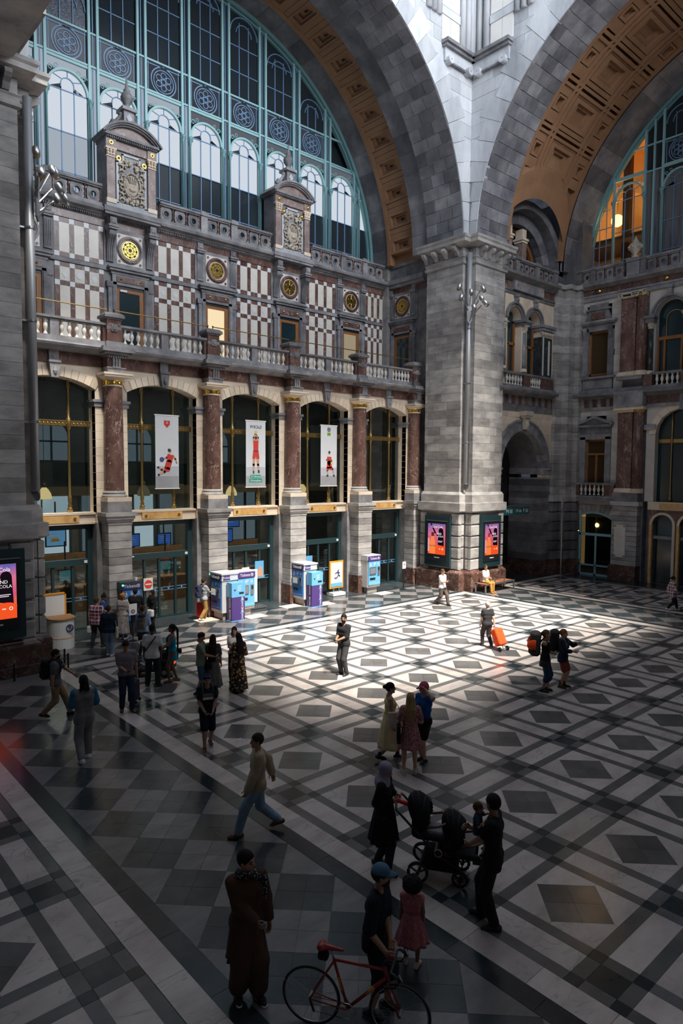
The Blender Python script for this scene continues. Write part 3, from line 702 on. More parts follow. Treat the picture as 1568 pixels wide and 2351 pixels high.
# ---- windows above, glazed doors below
def FW(u, v, z): return (u, 25.65-v, z)
for i, c in enumerate(BAYS):
 w = thing('window_%d' % (i+1), None, None, (c, 25.65, 4.5), kind='structure')
 def zt(u): return ZA+math.sqrt(RA*RA-(u-c)**2)
 us = [c-1.5, c-0.69, c+0.69, c+1.5]
 for k in range(3):
  a, b = us[k]+0.02, us[k+1]-0.02
  MB(FW).box(a, b, -0.012, 0.0, 4.5, 7.70).build('pane', GLASS_DK, w)
  m = 5; top = [(a+(b-a)*j/m, zt(a+(b-a)*j/m)) for j in range(m+1)]
  MB(FW).prism([(a, 7.92), (b, 7.92)]+top[::-1], -0.012, 0.0, 'v').build('pane', GLASS_DK, w)
 MB(FW).box(c-1.5, c+1.5, -0.03, 0.05, 7.70, 7.92).box(c-1.5, c+1.5, 0.05, 0.07, 7.72, 7.75).box(c-1.5, c+1.5, 0.05, 0.07, 7.87, 7.90).build('transom', BRASS, w)
 mb = MB(FW)
 for k in range(22): mb.ball((c-1.42+k*0.135, 0.06, 7.81), 0.035, 6, 4)
 mb.build('stud_row', BRASS, w)
 for u in (c-0.69, c+0.69):
  mb = MB(FW).lathe([(0.10, 4.5), (0.10, 4.66), (0.06, 4.70), (0.09, 4.76), (0.05, 4.82), (0.075, 4.90), (0.075, 5.1), (0.05, 5.16), (0.045, 7.55), (0.09, 7.62), (0.10, 7.80), (0.09, 7.98), (0.05, 8.05), (0.055, 8.25), (0.045, 8.35), (0.045, 9.1), (0.08, 9.15), (0.05, 9.3), (0.05, zt(u))], (u, 0.05), 10)
  mb.build('brass_mullion', BRASS, w, smooth=True)
 MB(FW).box(c-1.52, c+1.52, -0.1, 0.42, 4.06, 4.14).box(c-1.52, c+1.52, -0.1, 0.38, 4.14, 4.42).box(c-1.55, c+1.55, -0.1, 0.45, 4.42, 4.50).build('lintel', CREAM, w)
 MB(FW).box(c-0.88, c+0.88, 0.38, 0.44, 4.13, 4.44, 0.02).build('sign_panel', ORANGE_STONE, w)
 mb = MB(FW)
 for s in (-1, 1): mb.disc((c+s*0.72, 4.28), 0.055, 0.43, 0.475, 10)
 mb.build('boss', BRASS, w)
 d = thing('door_%d' % (i+1), None, None, (c, 25.65, 0), kind='structure')
 for a, b, e in ((c-1.5, c-1.30, 0.12), (c+1.30, c+1.5, 0.12)): MB(FW).box(a, b, -0.1, e, 0, 4.06).build('door_frame', DARK_FRAME, d)
 MB(FW).box(c-1.5, c+1.5, -0.1, 0.14, 3.86, 4.06).build('door_frame', DARK_FRAME, d)
 MB(FW).box(c-1.3, c+1.3, -0.1, 0.10, 2.48, 2.72).build('door_transom', DARK_FRAME, d)
 for u in (c-0.62, c+0.02, c+0.75): MB(FW).box(u-0.045, u+0.045, -0.06, 0.06, 0.06, 2.5).build('stile', DARK_FRAME, d)
 MB(FW).box(c-1.3, c+1.3, -0.06, 0.06, 0, 0.07).build('threshold', DARK_FRAME, d)
 MB(FW).box(c-1.3, c+1.3, -0.008, 0.004, 2.72, 3.86).build('pane', GLASS, d)
 for a, b in ((c-1.3, c-.665), (c-.575, c-.025), (c+.065, c+.705), (c+.795, c+1.3)):
  MB(FW).box(a, b, -0.008, 0.004, 0.07, 2.48).build('pane', GLASS, d)
 mb = MB(FW); SKYS = MATS['machine_sky_blue']
 for z in (1.12, 1.24): mb.box(c-0.55, c+1.28, 0.006, 0.010, z, z+0.018)
 for u in (c-0.2, c+0.4, c+1.0): mb.prism([(u, 1.19), (u+0.07, 1.14), (u+0.07, 1.24)], 0.006, 0.012, 'v')
 mb.build('glass_marking', SKYS, d)
 MB(FW).box(c-1.2, c-1.1, 0.10, 0.14, 2.62, 2.66).box(c+1.16, c+1.28, 0.10, 0.13, 2.56, 2.66).build('sensor', WHITE, d)
# ---- upper wall: marble inlay, oculi, doors
def FU(u, v, z): return (u, 28.0-v, z)
uw = thing('wall_back', None, None, (17, 28, 10.6), kind='structure')
MB(FU).box(6.3, 28.5, -0.5, -0.03, 10.3, 16.7).build('wall_core', BLUESTONE, uw)
MB(FU).box(6.3, 28.5, -0.3, 0.03, 16.12, 16.45).build('frieze', RED, uw)
MB(FU).box(6.3, 28.5, -0.3, 0.06, 14.38, 14.54).build('belt_course', BLUESTONE, uw)
def inlay(a, b):
 n = 3; s = 0.20; w = (b-a-s*(n+1))/n
 rows = [(15.90, 16.10), (14.57, 14.76), (14.18, 14.36), (13.44, 13.64), (11.1, 11.3)]
 fields = [(14.76, 15.90), (13.64, 14.18), (11.3, 13.44)]
 for k in range(n+1):
  u = a+k*(w+s)
  for z0, z1 in rows: MB(FU).box(u, u+s, -0.05, 0.012, z0, z1).build('white_square', WHITE_MARBLE, uw)
  for z0, z1 in fields: MB(FU).box(u, u+s, -0.05, 0.0, z0, z1).build('marble_strip', RED, uw)
  if k < n:
   for z0, z1 in rows: MB(FU).box(u+s, u+s+w, -0.05, 0.0, z0, z1).build('marble_strip', RED, uw)
   for z0, z1 in fields: MB(FU).box(u+s, u+s+w, -0.05, 0.006, z0, z1).build('ivory_panel', IVORY, uw)
   cx, cz = u+s+w/2, 13.91
   if k == 1: MB(FU).disc((cx, cz), 0.13, 0.0, 0.02, 16).build('medallion', WHITE_MARBLE, uw)
   else: MB(FU).prism([(cx-.12, cz), (cx, cz-.16), (cx+.12, cz), (cx, cz+.16)], 0.0, 0.02, 'v').build('medallion', WHITE_MARBLE, uw)
for i in range(4): inlay(BAYS[i]+1.13, BAYS[i+1]-1.13)
inlay(BAYS[0]-3.0, BAYS[0]-1.13)
inlay(BAYS[4]+1.13, BAYS[4]+2.7)
LITDOOR = lit('lit_room_glow', (1.0, 0.80, 0.50), 0.95)
DIMDOOR = lit('dim_room_glow', (0.75, 0.62, 0.42), 0.42)
DKGLASS = plain('dark_glass', (0.012, 0.03, 0.038), 0.12, 0.0, 0, 0.6)
def oculus(F, cx, cz, parent, bx=0.565):
 MB(F).box(cx-bx, cx+bx, -0.05, 0.05, cz-0.62, cz+0.62).build('square_panel', IVORY, parent)
 mb = MB(F)
 for sx in (-1, 1):
  for sz in (-1, 1): mb.disc((cx+sx*(bx-.1), cz+sz*0.52), 0.055, 0.04, 0.075, 10)
 mb.build('rosette', RED, parent)
 mb = MB(F)
 for r0, r1, v in ((0.36, 0.42, 0.02), (0.42, 0.47, 0.09), (0.47, 0.53, 0.13), (0.53, 0.57, 0.09)): mb.ring((cx, cz), r0, r1, 0.0, v, 32)
 mb.build('round_frame', RED, parent, kind=None)
 MB(F).disc((cx, cz), 0.37, -0.02, 0.055, 24).build('dark_opening', BLACK, parent)
 mb = MB(F)
 for r in (0.345, 0.23, 0.10): mb.ring((cx, cz), r-0.016, r+0.016, 0.055, 0.085, 24)
 for k in range(8):
  a = 2*PI*k/8; ca, sa = math.cos(a), math.sin(a)
  mb.tube([(cx+0.10*ca, 0.07, cz+0.10*sa), (cx+0.34*ca, 0.07, cz+0.34*sa)], 0.014, 6)
  b = a+PI/8; mb.ring((cx+0.285*math.cos(b), cz+0.285*math.sin(b)), 0.03, 0.055, 0.055, 0.08, 10)
  mb.ring((cx+0.165*math.cos(b), cz+0.165*math.sin(b)), 0.025, 0.045, 0.055, 0.08, 10)
 mb.build('gilt_grille', GOLD, parent)
def upper_door(F, c, parent, glass, scroll, n):
 """oculus above a hooded door, between two pilasters or scroll brackets"""
 MB(F).box(c-1.12, c+1.12, -0.05, 0.04, 14.54, 16.14).build('surround', BLUESTONE, parent)
 oculus(F, c, 15.37, parent)
 for s in (-1, 1):
  a = c+s*0.88
  if scroll:
   pr = [(0.04, 14.75), (0.12, 14.75), (0.14, 14.95), (0.18, 15.3), (0.30, 15.6), (0.44, 15.75), (0.46, 15.9), (0.36, 16.0), (0.04, 16.0)]
   MB(F).prism(pr, a-0.15, a+0.15, 'u').build('scroll_bracket', BLUESTONE, parent)
   mb = MB(F)
   for d in (-0.09, 0, 0.09): mb.tube([(a+d, 0.14, 14.8), (a+d, 0.20, 15.3), (a+d, 0.33, 15.6), (a+d, 0.47, 15.78)], 0.022, 6)
   mb.build('fluting', BLUESTONE, parent)
  else:
   MB(F).box(a-0.16, a+0.16, 0.04, 0.10, 14.75, 15.95).build('pilaster', BLUESTONE, parent)
   mb = MB(F)
   for d in (-0.10, -0.033, 0.033, 0.10): mb.box(a+d-0.012, a+d+0.012, 0.10, 0.125, 14.85, 15.85)
   mb.build('fluting', BLUESTONE, parent)
  MB(F).box(a-0.19, a+0.19, 0.0, 0.18 if not scroll else 0.5, 15.98, 16.06).box(a-0.22, a+0.22, 0.0, 0.22 if not scroll else 0.54, 16.06, 16.14).build('pilaster_cap', BLUESTONE, parent)
  MB(F).box(a-0.14, a+0.14, 0.03, 0.12 if not scroll else 0.5, 16.14, 16.44).box(a-0.09, a+0.09, 0.05, 0.15 if not scroll else 0.53, 16.2, 16.38).build('frieze_block', BLUESTONE, parent)
 MB(F).box(c-0.95, c+0.95, 0.0, 0.22, 14.40, 14.50).box(c-1.02, c+1.02, 0.0, 0.28, 14.50, 14.56).box(c-0.85, c+0.85, 0, 0.12, 14.28, 14.40).build('hood', BLUESTONE, parent)
 for s in (-1, 1):
  x0, x1 = sorted((c+s*0.62, c+s*0.98))
  MB(F).box(x0, x1, -0.02, 0.10, 10.6, 13.95).build('jamb', BLUESTONE, parent)
  x0, x1 = sorted((c+s*0.66, c+s*0.80)); MB(F).box(x0, x1, 0.1, 0.14, 10.6, 13.80).build('jamb_moulding', BLUESTONE, parent)
  x0, x1 = sorted((c+s*0.78, c+s*1.05)); MB(F).box(x0, x1, 0.0, 0.13, 13.72, 13.95).build('ear', BLUESTONE, parent)
 MB(F).box(c-0.80, c+0.80, -0.02, 0.10, 13.84, 14.28).build('lintel', BLUESTONE, parent)
 MB(F).box(c-0.62, c+0.62, 0.10, 0.13, 13.97, 14.20).build('lintel_panel', RED, parent)
 mb = MB(F)
 for s in (-1, 1): mb.ball((c+s*0.42, 0.15, 14.09), 0.045, 8, 6)
 mb.build('stud', GOLD, parent)
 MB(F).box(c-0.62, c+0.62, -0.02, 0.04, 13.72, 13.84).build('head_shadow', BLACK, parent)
 d = thing('door_%d' % n, None, None, F(c, 0, 10.64), kind='structure')
 for a, b in ((c-0.62, c-0.48), (c+0.42, c+0.62)): MB(F).box(a, b, -0.02, 0.03, 10.64, 13.72).build('door_frame', WOOD, d)
 MB(F).box(c-0.48, c+0.42, -0.02, 0.03, 13.58, 13.72).box(c-0.48, c+0.42, -0.02, 0.03, 10.64, 11.0).build('rail', WOOD, d)
 MB(F).box(c-0.48, c+0.42, -0.02, 0.005, 11.0, 13.58).build('pane', glass, d)
 return d
GL = [DKGLASS, DKGLASS, LITDOOR, DKGLASS, DIMDOOR]
for i, c in enumerate(BAYS):
 d = upper_door(FU, c, uw, GL[i], i in (1, 3), 6+i)
 if i == 1:
  MB(FU).disc((c-0.05, 11.75), 0.17, 0.006, 0.010, 20).build('round_sticker', WHITE, d)
  MB(FU).box(c-0.45, c-0.15, 0.03, 0.07, 13.60, 13.68).build('door_closer', WHITE, d)
# side wall return between the upper wall and the pier
def FS(u, v, z): return (28.45-v, u, z)
MB(FS).box(25.0, 28.6, -0.5, -0.03, 0, 16.7).build('side_core', BLUESTONE, uw)
MB(FS).box(25.0, 28.6, -0.3, 0.03, 16.12, 16.45).build('frieze', RED, uw)
upper_door(FS, 26.75, uw, DKGLASS, False, 11)
MB(FS).box(25.0, 28.2, -0.3, 0.25, 16.45, 16.62).box(25.0, 28.3, -0.3, 0.35, 16.62, 16.85).build('cornice', BLUESTONE, uw)
MB(FS).box(25.0, 28.2, -0.3, 0.12, 16.85, 17.55).box(25.0, 28.2, -0.3, 0.2, 17.55, 17.70).build('parapet', BLUESTONE, uw)
MB().box(28.1, 28.5, 27.65, 28.3, 10.6, 17.8).build('corner_shaft', ASHLAR, uw)
# ---- upper cornice and pierced balustrade
co = thing('trim_1', None, None, (17, 28, 16.4), kind='structure')
prof = [(-1.4, 16.42), (0.05, 16.42), (0.08, 16.50), (0.22, 16.54), (0.26, 16.60), (0.42, 16.64), (0.46, 16.74), (0.40, 16.82), (-1.4, 16.84)]
MB(FU).prism(prof, 6.3, 28.2, 'u').build('cornice', BLUESTONE, co)
mb = MB(FU)
for k in range(260): u = 6.4+k*0.084; mb.box(u, u+0.045, 0.05, 0.17, 16.45, 16.52)
mb.build('dentil_row', BLUESTONE, co)
POST = MB().lathe([(0.06, 0), (0.06, 0.08), (0.03, 0.11), (0.055, 0.2), (0.03, 0.3), (0.055, 0.4), (0.03, 0.5), (0.06, 0.53), (0.06, 0.58)], n=8); POST = mesh('turned_post', POST.V, POST.F, RED)
def pierced(F, name, label, a, b, n, z0, group, parent=None):
 t = thing(name, label, 'balustrade', F((a+b)/2, 0.2, z0), group=group)
 MB(F).box(a, b, 0.05, 0.30, z0, z0+0.12).build('base_course', BLUESTONE, t)
 MB(F).box(a, b, 0.08, 0.30, z0+0.70, z0+0.76).box(a, b, 0.03, 0.35, z0+0.76, z0+0.86).build('rail', BLUESTONE, t)
 w = (b-a)/n
 for k in range(n):
  c = a+w*(k+0.5); hw = w/2-0.075; hz = 0.29; cz = z0+0.41; r = 0.125; q = 16
  V = [];
  for v in (0.22, 0.10):
   for i in range(q):
    an = 2*PI*(i+0.5)/q; ca, sa = math.cos(an), math.sin(an); s = min(hw/max(abs(ca), 1e-6), hz/max(abs(sa), 1e-6))
    V += [(c+r*ca, v, cz+r*sa), (c+s*ca, v, cz+s*sa)]
  F_ = []
  for i in range(q):
   j = (i+1) % q; F_ += [(2*i, 2*i+1, 2*j+1, 2*j), (2*q+2*i, 2*q+2*j, 2*q+2*j+1, 2*q+2*i+1), (2*i, 2*j, 2*q+2*j, 2*q+2*i)]
  mb = MB(F).add(V, F_); mb.ring((c, cz), r, r+0.035, 0.22, 0.25, 16); mb.ring((c, cz), r+.06, r+0.085, 0.22, 0.235, 16)
  mb.build('pierced_panel', BLUESTONE, t)
  for u in ([c-w/2] if k else [a+0.04])+([b-0.04] if k == n-1 else []):
   o = put('turned_post', POST, t); p = F(u, 0.2, z0+0.12); bs_ = BASE[t.name]; o.location = (p[0]-bs_[0], p[1]-bs_[1], p[2]-bs_[2])
 return t
def stand(F, u, z0, w=0.17, parent=None, nm='pedestal'):
 return MB(F).box(u-w, u+w, 0.02, 0.34, z0, z0+0.74).box(u-w-.03, u+w+.03, 0.0, 0.39, z0+0.74, z0+0.90).box(u-w*0.6, u+w*0.6, 0.05, 0.30, z0+0.9, z0+0.97).build(nm, BLUESTONE, parent)
ZB = 16.84
for i, c in enumerate(BAYS):
 if i in (1, 3): continue
 for s in (-0.80, 0.80): stand(FU, c+s, ZB, parent=co)
PL = ['by the great left pier', '', 'between the two crests']
for nm, a, b, n in (('pierced balustrade left of the first crest', 9.55, 11.55, 3), ('short pierced balustrade just right of the first crest', 14.1, 16.1, 3), ('pierced balustrade over the lit upper door', 16.44, 17.7, 2), ('short pierced balustrade just left of the second crest', 18.04, 20.05, 3), ('pierced balustrade just right of the second crest', 22.6, 24.6, 3), ('pierced balustrade over the last upper door before the pier', 24.94, 26.2, 2), ('pierced balustrade ending in the corner by the pier', 26.54, 27.9, 2), ('pierced balustrade over the first upper door near the pier edge', 7.94, 9.2, 2)):
 pierced(FU, 'pierced_balustrade', nm, a, b, n, ZB, 'pierced balustrades below the great window')
# ---- crests: aedicules with carved cartouche
def aedicule(c, label):
 F = lambda u, v, z: (u, 27.75-v, z)
 t = thing('crest', label, 'crest', (c, 28.0, 16.6), group='carved crests above the facade')
 MB(F).box(c-1.22, c+1.22, -0.9, 0.22, 16.55, 16.66).box(c-1.26, c+1.26, -0.9, 0.26, 16.66, 16.86).build('base_slab', BLUESTONE, t)
 MB(F).box(c-1.12, c+1.12, -0.9, 0.12, 16.86, 17.10).build('base', ASHLAR_PALE, t)
 MB(F).box(c-1.08, c+1.08, -0.9, 0.0, 17.1, 19.75).build('block', BLUESTONE, t)
 for s in (-1, 1):
  a = c+s*0.90
  MB(F).box(a-0.21, a+0.21, 0.0, 0.15, 17.05, 17.22).build('pilaster_base', CREAM, t)
  MB(F).box(a-0.17, a+0.17, 0.0, 0.10, 17.22, 18.88).build('pilaster', RED_LT, t)
  mb = MB(F).box(a-0.19, a+0.19, 0.0, 0.13, 18.88, 18.93)
  for k in range(3):
   mb.ball((a-0.12+0.12*k, 0.11, 19.0), 0.075, 6, 5); mb.ball((a-0.14+0.14*k, 0.12, 19.12), 0.07, 6, 5)
  mb.box(a-0.23, a+0.23, 0.0, 0.17, 19.18, 19.25); mb.build('capital', CREAM, t)
  MB(F).box(a-0.21, a+0.21, 0.0, 0.14, 19.25, 19.62).build('entablature_block', RED_LT, t)
  mb = MB(F).disc((a, 19.44), 0.085, 0.13, 0.17, 14); mb.ball((a, 0.17, 19.44), 0.05, 8, 5); mb.build('stud', GOLD, t)
  mb = MB(F).disc((c+s*0.56, 18.93), 0.10, 0.02, 0.10, 14); mb.ball((c+s*0.56, 0.10, 18.93), 0.06, 8, 5); mb.build('stud', GOLD, t)
 MB(F).box(c-0.69, c+0.69, 0.0, 0.08, 19.27, 19.60).build('frieze', RED_LT, t)
 mb = MB(F).box(c-1.12, c+1.12, -0.9, 0.18, 19.62, 19.70).box(c-1.22, c+1.22, -0.9, 0.28, 19.70, 19.80)
 for k in range(26): mb.box(c-1.08+k*0.085, c-1.04+k*0.085, 0.15, 0.24, 19.62, 19.69)
 mb.build('cornice', BLUESTONE, t)
 # panel with a broken head
 MB(F).box(c-0.62, c+0.62, 0.0, 0.03, 17.15, 18.85).box(c-0.36, c+0.36, 0, 0.03, 18.85, 19.15).build('panel_back', BLUESTONE, t)
 mb = MB(F)
 for x0, x1, z0, z1 in ((-0.66, -0.56, 17.12, 18.82), (0.56, 0.66, 17.12, 18.82), (-0.66, 0.66, 17.08, 17.16), (-0.66, -0.34, 18.76, 18.86), (0.34, 0.66, 18.76, 18.86), (-0.40, -0.33, 18.8, 19.16), (0.33, 0.40, 18.8, 19.16), (-0.4, 0.4, 19.10, 19.18)): mb.box(c+x0, c+x1, 0.0, 0.07, z0, z1)
 mb.build('panel_frame', ASHLAR_PALE, t)
 mb = MB(F); q = random.Random(5)
 V = []
 mb.ball((c, 0.03, 17.95), 0.33, 16, 10, (1, 0.45, 1.35))
 mb.tube([(c+0.36*math.cos(a), 0.12, 17.95+0.50*math.sin(a)) for a in [2*PI*k/28 for k in range(28)]], 0.04, 6, closed=True)
 for k in range(22):
  a = 2*PI*k/22; mb.ball((c+0.36*math.cos(a), 0.15, 17.95+0.5*math.sin(a)), 0.035, 6, 4)
 for s in (-1, 1):
  for k in range(9):
   zc = 17.25+k*0.19; xx = c+s*(0.42+0.07*math.sin(k*2.1)); pts = []
   for m in range(12):
    th = m*0.62; rr = 0.13*(1-m/14); pts.append((xx+s*rr*math.cos(th+k), 0.10+0.02*m/12, zc+rr*math.sin(th+k)))
   mb.tube(pts, [0.045*(1-m/16) for m in range(12)], 6)
 for k in range(16): mb.ball((c+q.uniform(-0.25, 0.25), 0.1, 17.22+q.uniform(-0.03, 0.16)), q.uniform(0.05, 0.10), 6, 5)
 for k in range(14): mb.ball((c+q.uniform(-0.28, 0.28), 0.1, 18.72+q.uniform(-0.12, 0.25)), q.uniform(0.04, 0.09), 6, 5)
 for k in range(5): mb.tube([(c-0.13+0.065*k, 0.17, 18.0), (c-0.17+0.085*k, 0.19, 18.2), (c-0.22+0.11*k, 0.15, 18.32)], 0.022, 5)
 mb.ball((c, 0.15, 17.78), 0.16, 10, 6, (1, 0.5, 0.6))
 mb.build('cartouche', CREAM_DK, t, smooth=True)
 # segmental pediment
 r = 1.62; zc = 20.42-r; ah = math.acos(max(-1, min(1, 1.22/r)))
 ah = math.asin((19.80-zc)/r)
 mb = MB(F)
 for r0, v in ((r-0.05, 0.34), (r-0.11, 0.28), (r-0.17, 0.20)):
  mb.ring((c, zc), r0, r0+0.08, -0.9, v, 20, ah-0.02, PI-ah+0.02)
 mb.build('pediment', BLUESTONE, t)
 n = 14; V = [(c+(r-0.12)*math.cos(ah+(PI-2*ah)*k/n), 0.08, zc+(r-0.12)*math.sin(ah+(PI-2*ah)*k/n)) for k in range(n+1)]
 V += [(p[0], -0.9, p[2]) for p in V]; m = n+1
 MB(F).add(V, [tuple(range(m)), tuple(range(2*m-1, m-1, -1))]+[(k, k+1, k+1+m, k+m) for k in range(n)]).build('tympanum', RED_LT, t)
 f = thing('finial', None, None); f.parent = t; BASE[f.name] = BASE[t.name]
 bpy.data.objects.remove(f)
 MB(F).box(c-0.30, c+0.30, -0.6, -0.05, 20.35, 20.45).box(c-0.22, c+0.22, -0.55, -0.1, 20.45, 21.05).box(c-0.32, c+0.32, -0.65, 0.0, 21.05, 21.18).build('finial_block', BLUESTONE, t)
 mb = MB(F)
 for s in (-1, 1):
  pts = [(c+s*(0.75-0.5*k/9), -0.3, 20.38+0.55*(k/9)**1.6) for k in range(10)]; mb.tube(pts, [0.09-0.003*k for k in range(10)], 8)
  mb.ball((c+s*0.62, -0.3, 20.50), 0.12, 8, 6); mb.ball((c+s*0.30, -0.3, 20.92), 0.10, 8, 6)
 mb.build('finial_scroll', BLUESTONE, t, smooth=True)
 MB(F).prism([(c, 20.55), (c+.13, 20.75), (c, 20.95), (c-.13, 20.75)], -0.1, -0.06, 'v').build('diamond_boss', ASHLAR_PALE, t)
 MB(F).lathe([(0.20, 21.18), (0.22, 21.24), (0.10, 21.32), (0.12, 21.38), (0.24, 21.55), (0.26, 21.68), (0.20, 21.82), (0.11, 21.92), (0.14, 21.96), (0.08, 22.04), (0.05, 22.25), (0.03, 22.42), (0.0, 22.5)], (c, -0.3), 14).build('urn', BLUESTONE, t, smooth=True)
RED_LT = stone('rose_marble', [(0.17, 0.115, 0.105), (0.25, 0.18, 0.165), (0.34, 0.27, 0.25)], 2.6, 0.4, 0.0, vein=(0.5, 0.43, 0.40), vscale=3.0)
CREAM_DK = stone('carved_cream', [(0.36, 0.30, 0.24), (0.50, 0.44, 0.36), (0.58, 0.52, 0.44)], 5.0, 0.75, 0.2)
aedicule(BAYS[1], 'tall carved crest nearest the great left pier, with urn on top')
aedicule(BAYS[3], 'smaller-looking carved crest nearer the corner pier, with urn on top')
MB().box(6.3, 28.4, 28.0, 29.3, 16.7, 16.85).build('trim_2', BLUESTONE)['kind'] = 'structure'
# ------------------------------------------------------------------ great window over the ticket hall facade
def FL(u, v, z): return (CX+u, 29.0-v, z)
def FLE(u, v, z): return (38.5-v, CY+u, z)
P_BR = lit('pane_daylight', (0.80, 0.88, 0.98), 0.78)
P_BR2 = lit('pane_daylight_soft', (0.72, 0.82, 0.95), 0.50)
P_MID = lit('pane_dull', (0.50, 0.55, 0.66), 0.22)
P_DIM = lit('pane_dim', (0.42, 0.46, 0.58), 0.10)
P_DK = plain('pane_dark', (0.02, 0.028, 0.036), 0.15, 0, 0, 0.6)
P_TX = stone('pane_ribbed', [(0.02, 0.028, 0.04), (0.16, 0.19, 0.24)], 9, 0.2, 0.8, bscale=20)
def pane(F, t, u0, u1, z0, z1, R, m):
 def top(u): return ZC+math.sqrt(max(R*R-u*u, 0.0))
 if max(top(u0), top(u1)) <= z0+0.05 or min(abs(u0), abs(u1)) > R: return
 n = 4; us = [u0+(u1-u0)*i/n for i in range(n+1)]
 P = [(u0, z0), (u1, z0)]+[(u, max(z0+0.01, min(z1, top(u)))) for u in us[::-1]]
 MB(F).prism(P, -0.02, 0.0, 'v').build('pane', m, t)
def lun_bay(F, t, c, hw, R, q, zs=21.53, zr=23.47, zt=24.2, bottom=17.2):
 """one arched bay: bars, arch head, rosette, upper light. q: five pane materials"""
 r = hw; rr = 0.60
 top = ZC+math.sqrt(max(R*R-(abs(c)+hw)**2, 0.0))
 bars = MB(F); fr = MB(F)
 cols = [c-hw, c-hw/3, c+hw/3, c+hw]
 rows = [bottom, 18.30, 19.88, zs]
 for j in range(3):
  for k in range(3): pane(F, t, cols[k], cols[k+1], rows[j], rows[j+1], R-0.2, q[0] if j < 2 else q[1])
 for u in cols[1:3]: bars.box(u-0.018, u+0.018, 0, 0.05, bottom, min(zs+0.1, top))
 for z in rows[1:]:
  if z < top: bars.box(c-hw, c+hw, 0, 0.05, z-0.018, z+0.018)
 for u in cols[1:3]:
  for z in rows[1:]:
   if z < top: bars.ball((u, 0.03, z), 0.05, 6, 4)
 if top > zs+0.4:
  # arch head
  n = 12; ri = hw/3
  for a0, a1 in ((0, 45), (45, 90), (90, 135), (135, 180)):
   P = [(c+ri*math.cos(a*D2R), zs+0.25+ri*math.sin(a*D2R)) for a in (a0, (a0+a1)/2, a1)]+[(c+r*math.cos(a*D2R), zs+r*math.sin(a*D2R)) for a in (a1, (a0+a1)/2, a0)]
   MB(F).prism(P, -0.02, 0, 'v').build('pane', q[1], t)
  MB(F).prism([(c-ri, zs), (c+ri, zs)]+[(c+ri*math.cos(a*D2R), zs+0.25+ri*math.sin(a*D2R)) for a in range(0, 181, 30)], -0.02, 0, 'v').build('pane', q[1], t)
  bars.ring((c, zs+0.25), ri-0.018, ri+0.018, 0, 0.05, 12, 0, PI)
  for s in (-1, 1): bars.box(c+s*ri-0.018, c+s*ri+0.018, 0, 0.05, zs, zs+0.25)
  for a in (38, 90, 142): bars.tube([(c+ri*math.cos(a*D2R), 0.025, zs+0.25+ri*math.sin(a*D2R)), (c+r*math.cos(a*D2R), 0.025, zs+0.05+r*math.sin(a*D2R))], 0.02, 5)
  fr.ring((c, zs), r-0.03, r+0.06, 0, 0.13, 20, 0, PI)
  # scroll spandrels
  for s in (-1, 1):
   x = c+s*(hw-0.12); z = zs+r-0.10
   pts = [(x+s*0.0+0.13*math.cos(m*0.6)*(1-m/16), 0.07, z+0.13*math.sin(m*0.6)*(1-m/16)) for m in range(14)]; fr.tube(pts, 0.022, 5)
   pts = [(x-s*0.22+0.07*math.cos(m*0.7), 0.07, z+0.16+0.07*math.sin(m*0.7)) for m in range(9)]; fr.tube(pts, 0.018, 5)
  pane(F, t, c-hw, c+hw, zs+r*0.98, zr-0.62, R-0.2, q[2])
 zt0 = zs+r+0.42
 if top > zt0: fr.box(c-hw-0.15, c+hw+0.15, 0, 0.10, zt0-0.05, zt0+0.05)
 if top > zt+0.1:
  for k in range(3): pane(F, t, cols[k], cols[k+1], zt0, zt, R-0.2, q[3])
  for rad, w in ((rr, 0.022), (rr*0.8, 0.018), (0.11, 0.018)): bars.ring((c, zr), rad-w, rad+w, 0.0, 0.05, 28)
  for k in range(6):
   a = PI/6+k*PI/3; bars.ring((c+0.27*math.cos(a), zr+0.27*math.sin(a)), 0.11, 0.14, 0, 0.05, 12)
  bars.box(c-0.015, c+0.015, 0, 0.04, zt0, zr-rr); bars.box(c-0.015, c+0.015, 0, 0.04, zr+rr, zt)
  for s in (-1, 1): bars.box(c+s*hw*0.92-0.015, c+s*hw*0.92+0.015, 0, 0.04, zt0, zt)
  bars.box(c-hw, c+hw, 0, 0.05, zt-0.02, zt+0.02); bars.box(c-hw, c+hw, 0, 0.05, zt-0.16, zt-0.12)
  # upper light with a round head
  zz = zt
  while zz < top:
   for k in range(3): pane(F, t, cols[k], cols[k+1], zz, min(zz+1.2, ZC+R), R-0.2, q[4])
   zz += 1.2
   if zz < top-0.7: bars.box(c-hw, c+hw, 0, 0.05, zz-0.018, zz+0.018)
  za = max(zt+0.3, top-0.25-r)
  for u in cols[1:3]: bars.box(u-0.018, u+0.018, 0, 0.05, zt, min(top, za+r*0.6))
  if top-zt > 1.3:
   bars.ring((c, za), r-0.05, r-0.01, 0, 0.06, 18, 0, PI); bars.ring((c, za), r*0.55-0.018, r*0.55+0.018, 0, 0.05, 14, 0, PI)
 bars.build('glazing_bars', BLUE_BAR, t); fr.build('arch_frame', TEAL_LT, t)
